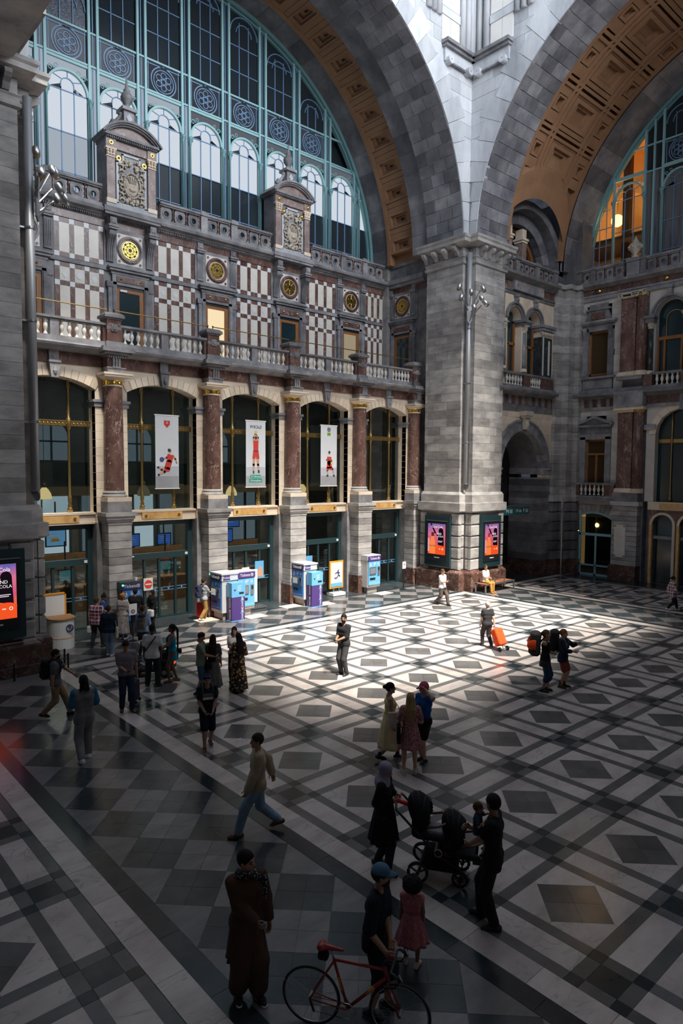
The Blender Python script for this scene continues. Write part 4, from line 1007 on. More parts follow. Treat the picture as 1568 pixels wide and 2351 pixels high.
def mull(F, t, u, R, w=0.055, d=0.14, m=None, colonnette=False, cap=21.37):
 top = ZC+math.sqrt(max(R*R-u*u, 0.0))
 if top < 18: return
 mb = MB(F).box(u-w, u+w, 0.0, d, 17.0, top)
 mb.build('mullion', m or TEAL_LT, t)
 if colonnette and top > cap+0.3:
  mb = MB(F).lathe([(0.05, 17.2), (0.045, cap-0.3), (0.07, cap-0.26), (0.06, cap-0.22), (0.13, cap-0.05), (0.15, cap), (0.10, cap+0.06)], (u, d+0.03), 8)
  for k in range(6): a = PI*k/3; mb.ball((u+0.09*math.cos(a), d+0.03+0.07*math.sin(a), cap-0.08), 0.05, 6, 4)
  mb.build('colonnette', TEAL, t, smooth=True)
RL = 11.05; SP = 2.145
wl = thing('window_12', None, None, FL(0, 0, 17), kind='structure')
MB(FL).ring((0, ZC), RL-0.28, RL, -0.1, 0.22, 72, 0, PI).ring((0, ZC), RL-0.42, RL-0.34, -0.1, 0.12, 72, 0, PI).build('arch_rim', TEAL, wl)
for k in range(-4, 6):
 c = k*SP
 low = P_BR2 if k <= -3 else P_DK
 q = [low, P_BR, P_BR2 if k < 0 else P_MID, P_MID if k < -1 else P_DIM, P_TX if k < -2 else P_DK]
 if k == -4: q[3] = P_BR2
 lun_bay(FL, wl, c, 0.80, RL, q)
 for s in (-1, 1): mull(FL, wl, c+s*0.89, RL, colonnette=(k not in (-2, 2)))
 mull(FL, wl, c+SP/2, RL, 0.02, 0.05, BLUE_BAR)
 a, b = c+0.94, c+SP-0.94
 for z0, z1, m in ((17.2, 19.88, low), (19.88, 22.87, P_BR2 if k < 0 else P_MID), (22.87, 24.2, P_MID if k < -1 else P_DIM), (24.2, 26.5, P_DK), (26.5, 28.7, P_DK)):
  pane(FL, wl, a, b, z0, z1, RL-0.2, m)
mb = MB(FL)
for z in (22.87, 24.2): w = math.sqrt(RL*RL-(z-ZC)**2)-0.3; mb.box(-w, w, 0.0, 0.09, z-0.04, z+0.04)
mb.build('cross_transom', TEAL_LT, wl)
# dark blinds and beams seen through the low panes
for k in range(-1, 5):
 c = k*SP; MB(FL).box(c-0.78, c+0.78, -0.10, -0.04, 19.45, 19.65).build('blind_edge', TEAL, wl)
# rooms behind, closed so that no sky shows
shell('wall_rear', [(5, 30, 29.4, 29.7, 16.5, 39)], P_DK)
# ---- window at the end of the far recess
RE = 10.2
we = thing('window_13', None, None, FLE(0, 0, 17), kind='structure')
MB(FLE).ring((0, ZC), RE-0.16, RE, -0.1, 0.2, 64, 0, PI).ring((0, ZC), RE-0.27, RE-0.21, -0.1, 0.12, 64, 0, PI).build('arch_rim', TEAL, we)
GCLR = glassy('clear_pane', (0.80, 0.84, 0.86), 0.05)
P_CUR = stone('curtained_pane', [(0.03, 0.035, 0.045), (0.16, 0.165, 0.18), (0.07, 0.075, 0.085)], 3.0, 0.25, 0.0, (1, 2.5, 0.1))
EB = [7.67, 4.94, 2.21, -0.52]
for i, c in enumerate(EB):
 q = [GCLR]*5 if i == 0 else [P_CUR, P_CUR, P_DK, P_DK, P_DK]
 lun_bay(FLE, we, c, 0.80, RE, q, 21.65, 23.49, 24.2)
 for s in (-1, 1): mull(FLE, we, c+s*0.88, RE, colonnette=True, cap=21.6)
 mull(FLE, we, c-2.73/2, RE, 0.04)
 for z0, z1, m in ((17.2, 19.88, P_CUR), (19.88, 22.78, P_CUR), (22.78, 25.2, P_DK), (25.2, 28, P_DK)):
  pane(FLE, we, c-1.80, c-0.93, z0, z1, RE-0.2, m)
for z0, z1 in ((17.2, 18.3), (18.3, 19.3), (19.3, 20.3), (20.3, 21.3), (21.3, 22.8)):
 pane(FLE, we, 8.6, 10.1, z0, z1, RE-0.15, GCLR)
mb = MB(FLE)
for z in (18.3, 19.3, 20.3, 21.3): mb.box(8.6, math.sqrt(RE*RE-(z-ZC)**2)-0.1, 0, 0.05, z-0.018, z+0.018)
for u in (9.0, 9.4, 9.75): mb.box(u-0.015, u+0.015, 0, 0.05, 17.2, ZC+math.sqrt(RE*RE-u*u)-0.1)
mb.build('glazing_bars', BLUE_BAR, we)
mb = MB(FLE)
for z in (22.78, 24.2): w = math.sqrt(RE*RE-(z-ZC)**2)-0.3; mb.box(-w, w, 0.0, 0.09, z-0.04, z+0.04)
mb.build('cross_transom', TEAL_LT, we)
WARM_W = plain('warm_plaster', (0.75, 0.46, 0.20), 0.8)
rm = thing('wall_lamplit_room', None, None, (40, 20, 17), kind='structure')
mb = MB().box(42.0, 42.3, 17.9, 22.5, 16.8, 26).box(38.7, 42.3, 17.7, 17.9, 16.8, 26).box(38.7, 42.3, 22.3, 22.5, 16.8, 26).box(38.7, 42.3, 17.7, 22.5, 16.7, 16.9).box(38.7, 42.3, 17.7, 22.5, 25.8, 26); mb.build('room_wall', WARM_W, rm)
MB().box(38.8, 42, 17.9, 22.3, 19.6, 19.8).box(39.6, 40.0, 19.2, 19.6, 17, 26).build('beam', stone('dark_beam', [(0.05, 0.03, 0.02), (0.09, 0.05, 0.03)], 3), rm)
MB().box(38.7, 46, -3, 17.7, 16, 30).build('wall_dark_room', P_DK)['kind'] = 'structure'
GLOBE = lit('lamp_globe', (1.0, 0.62, 0.18), 5.0)
for y, z, l in ((20.3, 21.3, 'glowing amber globe lamp high behind the arched window'), (19.4, 17.9, 'second amber globe lamp low behind the arched window')):
 g = thing('globe_lamp', l, 'lamp', (40.4, y, z), group='amber lamps in the lit room')
 MB().ball((40.4, y, z), 0.36, 16, 10).build('globe', GLOBE, g, smooth=True); MB().lathe([(0.03, z+0.34), (0.03, z+1.2)], (40.4, y), 6).build('stem', BRASS, g)
 pl = bpy.data.lights.new('lamp_light', 'POINT'); pl.energy = 300; pl.color = (1, 0.60, 0.24); pl.shadow_soft_size = 0.3
 po = bpy.data.objects.new('lamp_light', pl); COL.objects.link(po); po.parent = g; po.location = (-0.6, 0, 0)
# ------------------------------------------------------------------ ticket office behind the glass
of = thing('wall_office', None, None, (17, 31, 0), kind='structure')
OFF_W = stone('office_wall', [(0.085, 0.075, 0.065), (0.13, 0.115, 0.10)], 1.0, 0.8)
OFF_B = plain('office_beam', (0.30, 0.20, 0.13), 0.7)
OAK = stone('orange_wood', [(0.30, 0.14, 0.05), (0.42, 0.21, 0.08)], 4, 0.5, 0, (4, 4, 0.6))
DAY = lit('office_daylight', (0.85, 0.92, 1.0), 1.1); DAY2 = lit('office_daylight_soft', (0.55, 0.62, 0.72), 0.42)
MB().box(6.3, 28.6, 31.4, 31.7, 0, 10.3).box(6.1, 6.4, 26.2, 31.6, 0, 10.3).box(28.3, 28.6, 26.2, 31.6, 0, 10.3).build('back_wall', OFF_W, of)
MB().box(6.3, 28.6, 25.72, 31.5, 10.05, 10.34).build('office_ceiling', OFF_W, of)
MB().box(6.3, 28.6, 29.6, 31.4, 4.95, 5.35).build('mezzanine', OFF_B, of)
MB().box(6.3, 22, 29.6, 29.66, 5.35, 6.4).build('mezzanine_glass', glassy('parapet_glass', (0.45, 0.6, 0.58), 0.12), of)
for x in (7.0, 10.55, 14.6, 19.0):
 n = 10; P = [(x-0.75, 6.5), (x+0.75, 6.5)]+[(x+0.75*math.cos(PI*k/n), 7.5+0.75*math.sin(PI*k/n)) for k in range(n+1)]
 MB().prism(P, 31.34, 31.38, 'v').build('arched_daylight', DAY2, of)
 MB().box(x-0.04, x+0.04, 31.28, 31.36, 6.5, 8.25).box(x-0.75, x+0.75, 31.28, 31.36, 7.3, 7.38).build('glazing_bar', DARK_FRAME, of)
for x, w, m in ((10.4, 0.9, DAY), (12.3, 0.5, DAY2), (14.9, 0.55, DAY), (16.1, 0.4, DAY2), (19.9, 0.9, DAY2), (21.2, 0.35, DAY2)):
 MB().box(x-w, x+w, 31.33, 31.38, 2.3, 4.9).build('daylight_window', m, of)
 MB().box(x-w-0.06, x-w+0.04, 31.26, 31.36, 2.2, 4.95).box(x+w-0.04, x+w+0.06, 31.26, 31.36, 2.2, 4.95).box(x-w, x+w, 31.26, 31.36, 3.5, 3.58).build('glazing_bar', DARK_FRAME, of)
SCR = [lit('screen_blue', (0.05, 0.16, 0.60), 1.0), lit('screen_sky', (0.22, 0.50, 0.85), 0.9), lit('screen_teal', (0.06, 0.28, 0.30), 0.7)]
def screen(x, y, z, w, h, m, lab, txt=True):
 t = thing('display_screen', lab, 'screen', (x, y, z), group='screens inside the ticket office')
 MB().box(x-w/2-0.05, x+w/2+0.05, y, y+0.07, z-0.05, z+h+0.05).build('casing', BLACK, t)
 MB().box(x-w/2, x+w/2, y-0.01, y, z, z+h).build('display', m, t)
 mb = MB()
 for k in range(3): mb.box(x-w*0.38, x+w*(0.05+0.1*k), y-0.016, y-0.01, z+h*(0.72-0.2*k), z+h*(0.78-0.2*k))
 mb.build('display_text', WHITE, t)
 MB().box(x-0.03, x+0.03, y+0.03, y+0.06, z+h+0.05, z+h+1.2).build('hanger', BLACK, t)
screen(9.75, 28.6, 2.95, 0.75, 0.62, SCR[1], 'bright screen with a yellow figure behind the first glazed door')
MB().box(9.55, 9.85, 28.57, 28.585, 3.12, 3.25).build('yellow_figure', plain('screen_yellow', (0.8, 0.5, 0.05), 0.5), bpy.data.objects['display_screen'])
screen(9.45, 29.3, 3.3, 0.55, 0.7, SCR[1], 'pale document screen high behind the first glazed door')
screen(9.9, 28.0, 1.55, 0.5, 0.42, SCR[2], 'small green counter screen behind the first glazed door')
screen(13.1, 28.6, 2.7, 0.55, 0.5, SCR[0], 'dark blue screen left behind the second glazed door')
screen(14.6, 28.6, 2.7, 0.62, 0.45, SCR[0], 'dark blue screen right behind the second glazed door')
screen(14.3, 27.9, 1.6, 0.5, 0.4, SCR[2], 'small green counter screen behind the second glazed door')
screen(17.75, 28.2, 3.35, 1.3, 0.62, SCR[0], 'large dark blue timetable screen behind the third glazed door')
screen(18.1, 28.8, 2.55, 0.6, 0.6, SCR[0], 'smaller blue screen under the timetable screen')
for x, lab in ((9.9, 'long orange wooden counter behind the first glazed door'), (14.2, 'long orange wooden counter behind the second glazed door'), (18.6, 'orange wooden counter behind the third glazed door')):
 t = thing('ticket_counter', lab, 'counter', (x, 29.2, 0), group='counters inside the ticket office')
 MB().box(x-1.7, x+1.7, 29.0, 29.5, 0, 1.05).build('front', OAK, t); MB().box(x-1.8, x+1.8, 28.9, 29.6, 1.05, 1.12).build('top', OAK, t)
 MB().box(x-1.7, x+1.7, 29.3, 29.36, 1.9, 2.5).build('fascia', OAK, t)
 MB().box(x-1.7, x-1.62, 29.3, 29.36, 1.1, 1.9).box(x+1.62, x+1.7, 29.3, 29.36, 1.1, 1.9).build('post', OAK, t)
LAMPW = lit('lamp_shade_glow', (1.0, 0.62, 0.28), 2.6)
LLAB = ['lit pendant lamp by the great left pier', 'dim glass pendant lamp beside the plain basketball banner', 'lit pendant lamp left of the green-lettered banner', 'lit pendant lamp left of the banner with green logo']
for i, (x, y, z) in enumerate(((8.87, 27.2, 5.0), (12.96, 27.2, 5.04), (17.34, 27.2, 4.96), (21.57, 27.2, 5.0))):
 t = thing('pendant_lamp', LLAB[i], 'lamp', (x, y, z), group='pendant lamps in the ticket office')
 MB().lathe([(0.26, z-0.05), (0.27, z+0.02), (0.24, z+0.16), (0.15, z+0.32), (0.07, z+0.40)], (x, y), 18).build('shade', LAMPW if i != 1 else MATS['lamp_dim'] if 'lamp_dim' in MATS else lit('lamp_dim', (0.75, 0.55, 0.35), 0.35), t, smooth=True)
 MB().lathe([(0.075, z+0.40), (0.075, z+0.52), (0.03, z+0.56), (0.012, z+0.6), (0.012, 10.05)], (x, y), 8).build('rod', BRASS, t)
 if i != 1:
  pl = bpy.data.lights.new('lamp_light', 'POINT'); pl.energy = 60; pl.color = (1, 0.70, 0.40); pl.shadow_soft_size = 0.2
  po = bpy.data.objects.new('lamp_light', pl); COL.objects.link(po); po.parent = t; po.location = (0, 0, -0.2)
area('office_fill', (14.0, 29.0, 4.9), (0, 0, 0), 14, 2.0, 420, (1.0, 0.86, 0.70))  # added fill lamp, brightens the office beyond its pendant lamps
area('office_upper_fill', (16.0, 28.5, 9.9), (0, 0, 0), 18, 3.0, 260, (0.85, 1.0, 0.95))  # added upper fill lamp so the interior shows through the glass
# ------------------------------------------------------------------ recess to the right: niche wall (along X) and end facade (along Y)
def FNI(u, v, z): return (32.95+u, 21.70-v, z)
nw_ = thing('wall_niche', None, None, (33, 22, 0), kind='structure')
rn = random.Random(21)
def arch_wall(F, t, cx, r, zs, u0, u1, z0, z1, d, mat, nm='wall_sheet', thick=0.5):
 """sheet u0..u1, z0..z1 with a round-headed opening (jambs below zs); opening must touch z0"""
 n = 16; pts = [(cx+r*math.cos(PI*i/n), zs+r*math.sin(PI*i/n)) for i in range(n+1)]
 V = []; F_ = []
 for v in (d, d-thick):
  for (x, z) in pts: V.append((x, v, z))
  for i in range(n+1): V.append((u1+(u0-u1)*i/n, v, z1))
  V += [(u1, v, zs), (u1, v, z0), (cx+r, v, z0), (u0, v, zs), (u0, v, z0), (cx-r, v, z0)]
 m = 2*(n+1)+6
 for o in (0, m):
  F_ += [(o+i, o+i+1, o+n+1+i+1, o+n+1+i) for i in range(n)]
  F_ += [(o+0, o+n+1, o+2*n+2), (o+n, o+2*n+1, o+2*n+5), (o+0, o+2*n+2, o+2*n+3, o+2*n+4), (o+n, o+2*n+5, o+2*n+6, o+2*n+7)]
 F_ += [(i, i+1, m+i+1, m+i) for i in range(n)]+[(0, m, m+2*n+4, 2*n+4), (n, m+n, m+2*n+7, 2*n+7)]
 return MB(F).add(V, F_).build(nm, mat, t)
# lower storey: passage arch
arch_wall(FNI, nw_, 0, 2.07, 6.32, -2.9, 3.0, 0, 9.95, 0, CREAM, thick=0.3)
MB(FNI).ring((0, 6.32), 2.06, 2.5, -2.2, -0.28, 24, 0, PI).build('barrel', ASHLAR_DARK, nw_)
for k in range(17):
 a0, a1 = PI*k/17+0.004, PI*(k+1)/17-0.004
 mb = MB(FNI); V = [(r*math.cos(a), v, 6.32+r*math.sin(a)) for v in (0.10, -0.3) for a, r in ((a0, 2.05), (a0, 2.45), (a1, 2.45), (a1, 2.05))]
 mb.add(V, [(0, 1, 2, 3), (7, 6, 5, 4), (0, 4, 5, 1), (1, 5, 6, 2), (2, 6, 7, 3), (3, 7, 4, 0)]); mb.build('voussoir', BLUESTONE, nw_)
MB(FNI).ring((0, 6.32), 2.45, 2.68, 0, 0.07, 28, 0, PI).ring((0, 6.32), 2.60, 2.70, 0, 0.14, 28, 0, PI).build('archivolt', BLUESTONE, nw_)
mb = MB(FNI).prism([(-0.13, 8.45), (0.13, 8.45), (0.2, 9.1), (-0.2, 9.1)], 0.0, 0.3, 'v'); mb.ball((0, 0.3, 8.75), 0.16, 8, 6, (0.9, 0.6, 1.4)); mb.box(-0.3, 0.3, 0, 0.4, 9.1, 9.2).box(-0.38, 0.38, 0, 0.45, 9.2, 9.45); mb.build('keystone', CREAM_DK, nw_)
for c in range(8):
 z = 6.6+c*0.42; zz = z+0.21-6.32
 for s in (-1, 1):
  a = math.sqrt(max(2.7**2-zz*zz, 0)) if zz < 2.7 else 0
  cuts = [a, a+(2.95-a)*0.5, 2.95] if (2.95-a) > 1.1 else [a, 2.95]
  for p, q in zip(cuts, cuts[1:]):
   if q-p > 0.08: MB(FNI).box(min(s*p, s*q)+0.004, max(s*p, s*q)-0.004, -0.1, 0.025, z, z+0.412).build('block', CREAM, nw_)
for s in (-1, 1):
 x0, x1 = sorted((s*2.02, s*3.0))
 MB(FNI).box(x0, x1, -2.2, 0.16, 6.2, 6.32).box(x0, x1, -2.2, 0.10, 5.95, 6.2).box(x0, x1, -2.2, 0.06, 5.66, 5.76).build('impost', BLUESTONE, nw_)
 for k in range(13): MB(FNI).box(x0 if s > 0 else x0, x1, -2.2, 0.04, 0.9+k*0.366, 0.9+(k+1)*0.366-0.008).build('jamb_block', ASHLAR_DARK, nw_)
 MB(FNI).box(x0, x1, -2.2, 0.14, 0, 0.9).build('plinth', RED_DARK, nw_)
# passage interior
pw = thing('wall_passage', None, None, (33, 25, 0), kind='structure')
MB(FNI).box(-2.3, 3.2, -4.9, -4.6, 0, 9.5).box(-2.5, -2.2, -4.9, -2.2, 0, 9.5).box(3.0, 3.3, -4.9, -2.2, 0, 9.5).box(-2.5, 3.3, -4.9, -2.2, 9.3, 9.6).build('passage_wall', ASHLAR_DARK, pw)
MB(FNI).box(-2.2, 3.0, -4.62, -4.50, 5.7, 6.3).build('passage_band', ASHLAR_DARK, pw)
MB(FNI).box(0.1, 2.1, -4.62, -4.54, 1.9, 4.7).build('panel_frame', BLUESTONE, pw)
MB(FNI).box(0.35, 1.85, -4.6, -4.51, 2.15, 4.45).build('blind_panel', stone('brown_panel', [(0.20, 0.15, 0.11), (0.26, 0.20, 0.15)], 1), pw)
# entablature, second storey with twin arches
MB(FNI).box(-2.9, 2.9, -0.6, 0.08, 9.45, 9.8).build('architrave', BLUESTONE, nw_)
MB(FNI).box(-2.9, 2.9, -0.6, 0.05, 9.8, 10.3).build('frieze', RED, nw_)
for k in range(9):
 u = -2.75+k*0.66; MB(FNI).box(u-0.12, u+0.12, 0.05, 0.11, 9.8, 10.3).build('triglyph', BLUESTONE, nw_)
prof = [(-0.6, 10.3), (0.1, 10.3), (0.3, 10.4), (0.55, 10.46), (0.6, 10.56), (0.55, 10.62), (0.2, 10.64), (-0.6, 10.64)]
MB(FNI).prism(prof, -2.9, 2.75, 'u').build('cornice', BLUESTONE, nw_)
MB(FNI).box(-2.9, 2.9, -0.3, 0.28, 10.64, 10.80).build('plinth_course', BLUESTONE, nw_)
for c in (-1.0, 0.87):
 arch_wall(FNI, nw_, c, 0.66, 14.42, c-0.93, c+0.935, 10.8, 15.75, 0, CREAM, thick=0.6)
 MB(FNI).ring((c, 14.42), 0.64, 0.80, 0, 0.06, 20, 0, PI).ring((c, 14.42), 0.80, 0.90, 0, 0.12, 20, 0, PI).build('archivolt', BLUESTONE, nw_)
 mb = MB(FNI).box(c-0.09, c+0.09, 0, 0.2, 15.2, 15.55).box(c-0.14, c+0.14, 0, 0.24, 15.55, 15.68); mb.ball((c, 0.2, 15.38), 0.09, 6, 5); mb.build('keystone', BLUESTONE, nw_)
 MB(FNI).box(c-0.66, c+0.66, -0.62, -0.58, 10.8, 15.1).build('dark_opening', DKGLASS, nw_)
 wd = thing('window_%d' % (14 if c < 0 else 15), None, None, FNI(c, -0.5, 10.8), kind='structure')
 for s in (-1, 1): MB(FNI).box(c+s*0.58-0.06, c+s*0.58+0.06, -0.56, -0.40, 10.8, 14.4).build('frame', WOOD, wd)
 MB(FNI).box(c-0.05, c+0.05, -0.56, -0.40, 10.8, 13.2).box(c-0.6, c+0.6, -0.56, -0.40, 13.1, 13.25).build('frame', WOOD, wd)
 MB(FNI).box(c-0.55, c+0.55, -0.52, -0.50, 10.8, 14.9).build('pane', DKGLASS, wd)
MB(FNI).box(1.8, 2.9, -0.6, 0, 10.8, 15.75).build('wall_sheet', CREAM, nw_)
for c in range(9):
 z = 14.3+c*0.165
GREY_COL = stone('grey_marble', [(0.10, 0.115, 0.125), (0.19, 0.205, 0.215), (0.27, 0.28, 0.29)], 2.0, 0.25, 0, (1, 1, .6), vein=(0.42, 0.40, 0.38), vscale=3)
DK_PIL = stone('dark_marble', [(0.02, 0.028, 0.032), (0.05, 0.06, 0.066)], 2.5, 0.2, 0, vein=(0.35, 0.33, 0.31), vscale=2.5, vw=0.012)
def small_col(x, y, label, h0=11.6, h1=13.75):
 t = thing('small_column', label, 'column', (x, y, h0), group='small grey marble columns of the twin window')
 MB().lathe([(0.22, h0), (0.22, h0+0.08), (0.19, h0+0.10), (0.20, h0+0.15), (0.165, h0+0.2)], (x, y), 16).build('base', CREAM, t, smooth=True)
 MB().lathe([(0.16, h0+0.18), (0.158, h0+1.0), (0.14, h1)], (x, y), 16).build('shaft', GREY_COL, t, smooth=True)
 mb = MB().lathe([(0.145, h1), (0.16, h1+0.03), (0.15, h1+0.1), (0.22, h1+0.36)], (x, y), 12).box(x-0.22, x+0.22, y-0.22, y+0.22, h1+0.34, h1+0.40)
 for k in range(8): a = 2*PI*k/8; mb.ball((x+0.17*math.cos(a), y+0.17*math.sin(a), h1+0.14+0.1*(k % 2)), 0.06, 6, 4)
 mb.build('capital', CREAM_DK, t); return t
s1 = small_col(31.93+0.95, 21.72, 'small grey marble column at the front of the twin arched window')
dup(s1, (31.93+0.95, 22.12, 11.6), 'small grey marble column just behind another in the twin window')
dup(s1, (31.93-0.98, 21.72, 11.6), 'small grey marble column half hidden by the tall corner pier')
MB(FNI).box(-0.42, 0.28, -0.6, 0.20, 14.16, 14.30).box(-0.48, 0.34, -0.6, 0.27, 14.30, 14.44).build('abacus', BLUESTONE, nw_)
t = thing('square_pilaster', 'square pilaster of dark and pale marble closing the twin window', 'pilaster', FNI(2.15, 0, 10.8))
MB(FNI).box(1.50, 2.62, -0.5, 0.12, 11.5, 13.75).build('shaft', DK_PIL, t)
MB(FNI).box(1.62, 1.74, 0.12, 0.14, 11.6, 13.75).box(2.2, 2.36, 0.12, 0.14, 11.65, 13.6).build('pale_strip', IVORY, t)
MB(FNI).box(1.44, 2.68, -0.5, 0.18, 11.2, 11.5).build('base', CREAM, t)
mb = MB(FNI).box(1.48, 2.64, -0.5, 0.14, 13.75, 13.8)
for k in range(5): mb.ball((1.56+0.25*k, 0.16, 13.95), 0.11, 6, 5); mb.box(1.5+0.25*k, 1.6+0.25*k, 0, 0.16, 13.8, 14.1)
mb.build('capital', CREAM_DK, t)
MB(FNI).box(1.42, 2.70, -0.5, 0.22, 14.12, 14.28).box(1.34, 2.78, -0.5, 0.30, 14.28, 14.42).build('abacus', BLUESTONE, t)
# niche balcony balustrade
t = thing('balustrade', 'short balustrade under the twin arched window beside the pier', 'balustrade', FNI(0, 0.1, 10.8), group='balcony balustrades')
MB(FNI).box(-2.6, 2.7, 0.0, 0.26, 11.40, 11.52).build('rail', BLUESTONE, t)
for a, b in ((-0.35, 0.30), (1.45, 2.7)): MB(FNI).box(a, b, 0.02, 0.24, 10.8, 11.4).build('post', RED, t)
for a, b, n in ((-1.95, -0.35, 6), (0.30, 1.45, 5)):
 for k in range(n):
  o = put('baluster', BAL, t); o.location = (a+(b-a)*(k+0.5)/n, -0.03, 0.02)
# upper entablature and pierced parapet
MB(FNI).box(-2.9, 2.9, -0.6, 0.06, 15.70, 15.85).box(-2.9, 2.9, -0.6, 0.10, 15.85, 15.95).build('architrave', BLUESTONE, nw_)
MB(FNI).box(-2.9, 2.9, -0.6, 0.04, 15.95, 16.35).build('frieze', RED, nw_)
MB(FNI).box(-1.4, 1.5, 0.04, 0.22, 15.9, 16.4).build('name_panel', BLUESTONE, nw_)
mb = MB(FNI)
for u in (-1.1, -0.55, 0.05, 0.6, 1.2): mb.ball((u, 0.24, 16.15), 0.06 if abs(u) > 1 else 0.035, 8, 5)
mb.build('stud', GOLD, nw_)
prof = [(-1.0, 16.35), (0.1, 16.35), (0.32, 16.5), (0.55, 16.58), (0.6, 16.70), (-1.0, 16.72)]
MB(FNI).prism(prof, -2.9, 2.75, 'u').build('cornice', BLUESTONE, nw_)
FNP = lambda u, v, z: (32.95+u, 21.55-v, z)
for a, b, n, l in ((-2.4, -1.75, 1, 'stub of pierced parapet against the pier'), (-1.3, 0.25, 3, 'pierced parapet below the tall columned window, nearer the pier'), (0.6, 2.2, 3, 'pierced parapet below the tall columned window, farther from the pier')):
 pierced(FNP, 'pierced_parapet', l, a, b, n, 16.62, 'pierced parapets in the recess')
for u in (-1.5, 0.42, 2.3): stand(FNP, u, 16.62, 0.16, nw_)
# lunette over the niche: stone arch, columns, glass
FNL = lambda u, v, z: (32.95+u, 22.2-v, z)
mb = MB(FNL).ring((0, 17.4), 2.35, 2.95, -0.6, 0.1, 32, 0, PI); mb.build('upper_arch', ASHLAR_DARK, nw_)
MB(FNL).ring((0, 17.4), 2.95, 3.4, -0.6, 0.75, 32, 0, PI).build('outer_arch', ASHLAR_DARK, nw_)
for k in range(13):
 a0, a1 = PI*k/13+0.004, PI*(k+1)/13-0.004
 mb = MB(FNL); V = [(r*math.cos(a), v, 17.4+r*math.sin(a)) for v in (0.125, -0.3) for a, r in ((a0, 2.33), (a0, 2.96), (a1, 2.96), (a1, 2.33))]
 mb.add(V, [(0, 1, 2, 3), (7, 6, 5, 4), (0, 4, 5, 1), (1, 5, 6, 2), (2, 6, 7, 3), (3, 7, 4, 0)]); mb.build('voussoir', ASHLAR_DARK, nw_)
MB(FNL).prism([(-2.4, 16.7), (2.4, 16.7)]+[(2.4*math.cos(PI*k/14), 17.4+2.4*math.sin(PI*k/14)) for k in range(15)], -0.75, -0.7, 'v').build('dark_glass', DKGLASS, nw_)
MB(FNL).ring((0, 17.4), 2.12, 2.3, -0.65, -0.45, 24, 0, PI).box(-0.75, -0.6, -0.65, -0.45, 16.7, 19.5).box(0.55, 0.7, -0.65, -0.45, 16.7, 19.5).build('wood_frame', WOOD, nw_)
for u, l in ((-0.95, 'rose marble square column nearer the pier in the high lunette'), (0.42, 'rose marble square column in the middle of the high lunette')):
 t = thing('square_column', l, 'column', FNL(u, -0.1, 16.7), group='square columns of the high lunette')
 MB(FNL).box(u-0.26, u+0.26, -0.45, 0.1, 16.7, 17.15).build('base', ASHLAR, t)
 MB(FNL).box(u-0.21, u+0.21, -0.40, 0.06, 17.15, 18.85).build('shaft', RED_LT, t)
 MB(FNL).box(u-0.25, u+0.25, -0.45, 0.10, 18.85, 18.98).box(u-0.30, u+0.30, -0.5, 0.15, 18.98, 19.10).box(u-0.2, u+0.2, -0.4, 0.05, 19.1, 19.6).build('capital', CREAM, t)
# ---- corner shaft between niche and end facade
cs = thing('corner_shaft', 'stepped stone corner shaft between the passage arch and the glazed side door', 'pier', (36.6, 21.5, 0))
def stepped(z0, z1, d, mat, nm, b=0.0):
 MB().box(35.85-d, 36.9, 21.45-d, 23, z0, z1).box(36.55-d, 37.9, 21.05-d, 23, z0, z1).box(37.2-d, 38.6, 20.75-d, 23, z0, z1).build(nm, mat, cs)
stepped(0, 0.9, 0.14, RED_DARK, 'plinth')
for c in range(6):
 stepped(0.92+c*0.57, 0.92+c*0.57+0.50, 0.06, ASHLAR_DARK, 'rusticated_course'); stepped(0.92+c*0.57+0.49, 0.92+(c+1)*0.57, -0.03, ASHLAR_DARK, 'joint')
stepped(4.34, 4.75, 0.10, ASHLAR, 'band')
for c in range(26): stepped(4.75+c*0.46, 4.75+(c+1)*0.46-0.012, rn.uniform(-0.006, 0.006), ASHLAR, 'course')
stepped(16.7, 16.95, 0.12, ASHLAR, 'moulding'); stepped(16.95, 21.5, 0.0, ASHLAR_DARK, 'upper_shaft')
# ---- end facade
def FB(u, v, z): return (37.6-v, u, z)           # u is world y
eb = thing('wall_right', None, None, (37.6, 16, 0), kind='structure')
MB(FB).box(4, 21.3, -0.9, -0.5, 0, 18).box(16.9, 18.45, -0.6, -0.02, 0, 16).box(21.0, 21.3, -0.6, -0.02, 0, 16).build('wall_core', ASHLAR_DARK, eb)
def ashlar_field(F, t, u0, u1, z0, z1, h, holes, mat, seed):
 q = random.Random(seed); k = 0; n = max(1, round((z1-z0)/h)); h = (z1-z0)/n
 for r in range(n):
  z = z0+r*h; cuts = [u0]; x = u0+q.uniform(0.2, 0.9)
  edges = sorted(set([e for a, b, c, d in holes if c < z+h-0.05 and d > z+0.05 for e in (a, b) if u0 < e < u1]))
  while x < u1-0.2: cuts.append(x); x += q.uniform(0.6, 1.0)
  cuts = sorted(set(cuts+[u1]+edges))
  for a, b in zip(cuts, cuts[1:]):
   m = (a+b)/2
   if b-a < 0.06 or any(p < m < s and c < z+h/2 < d for p, s, c, d in holes): continue
   MB(F).box(a+0.003, b-0.003, -0.08, q.uniform(0, 0.008), z, z+h-0.007).build('block', mat, t)
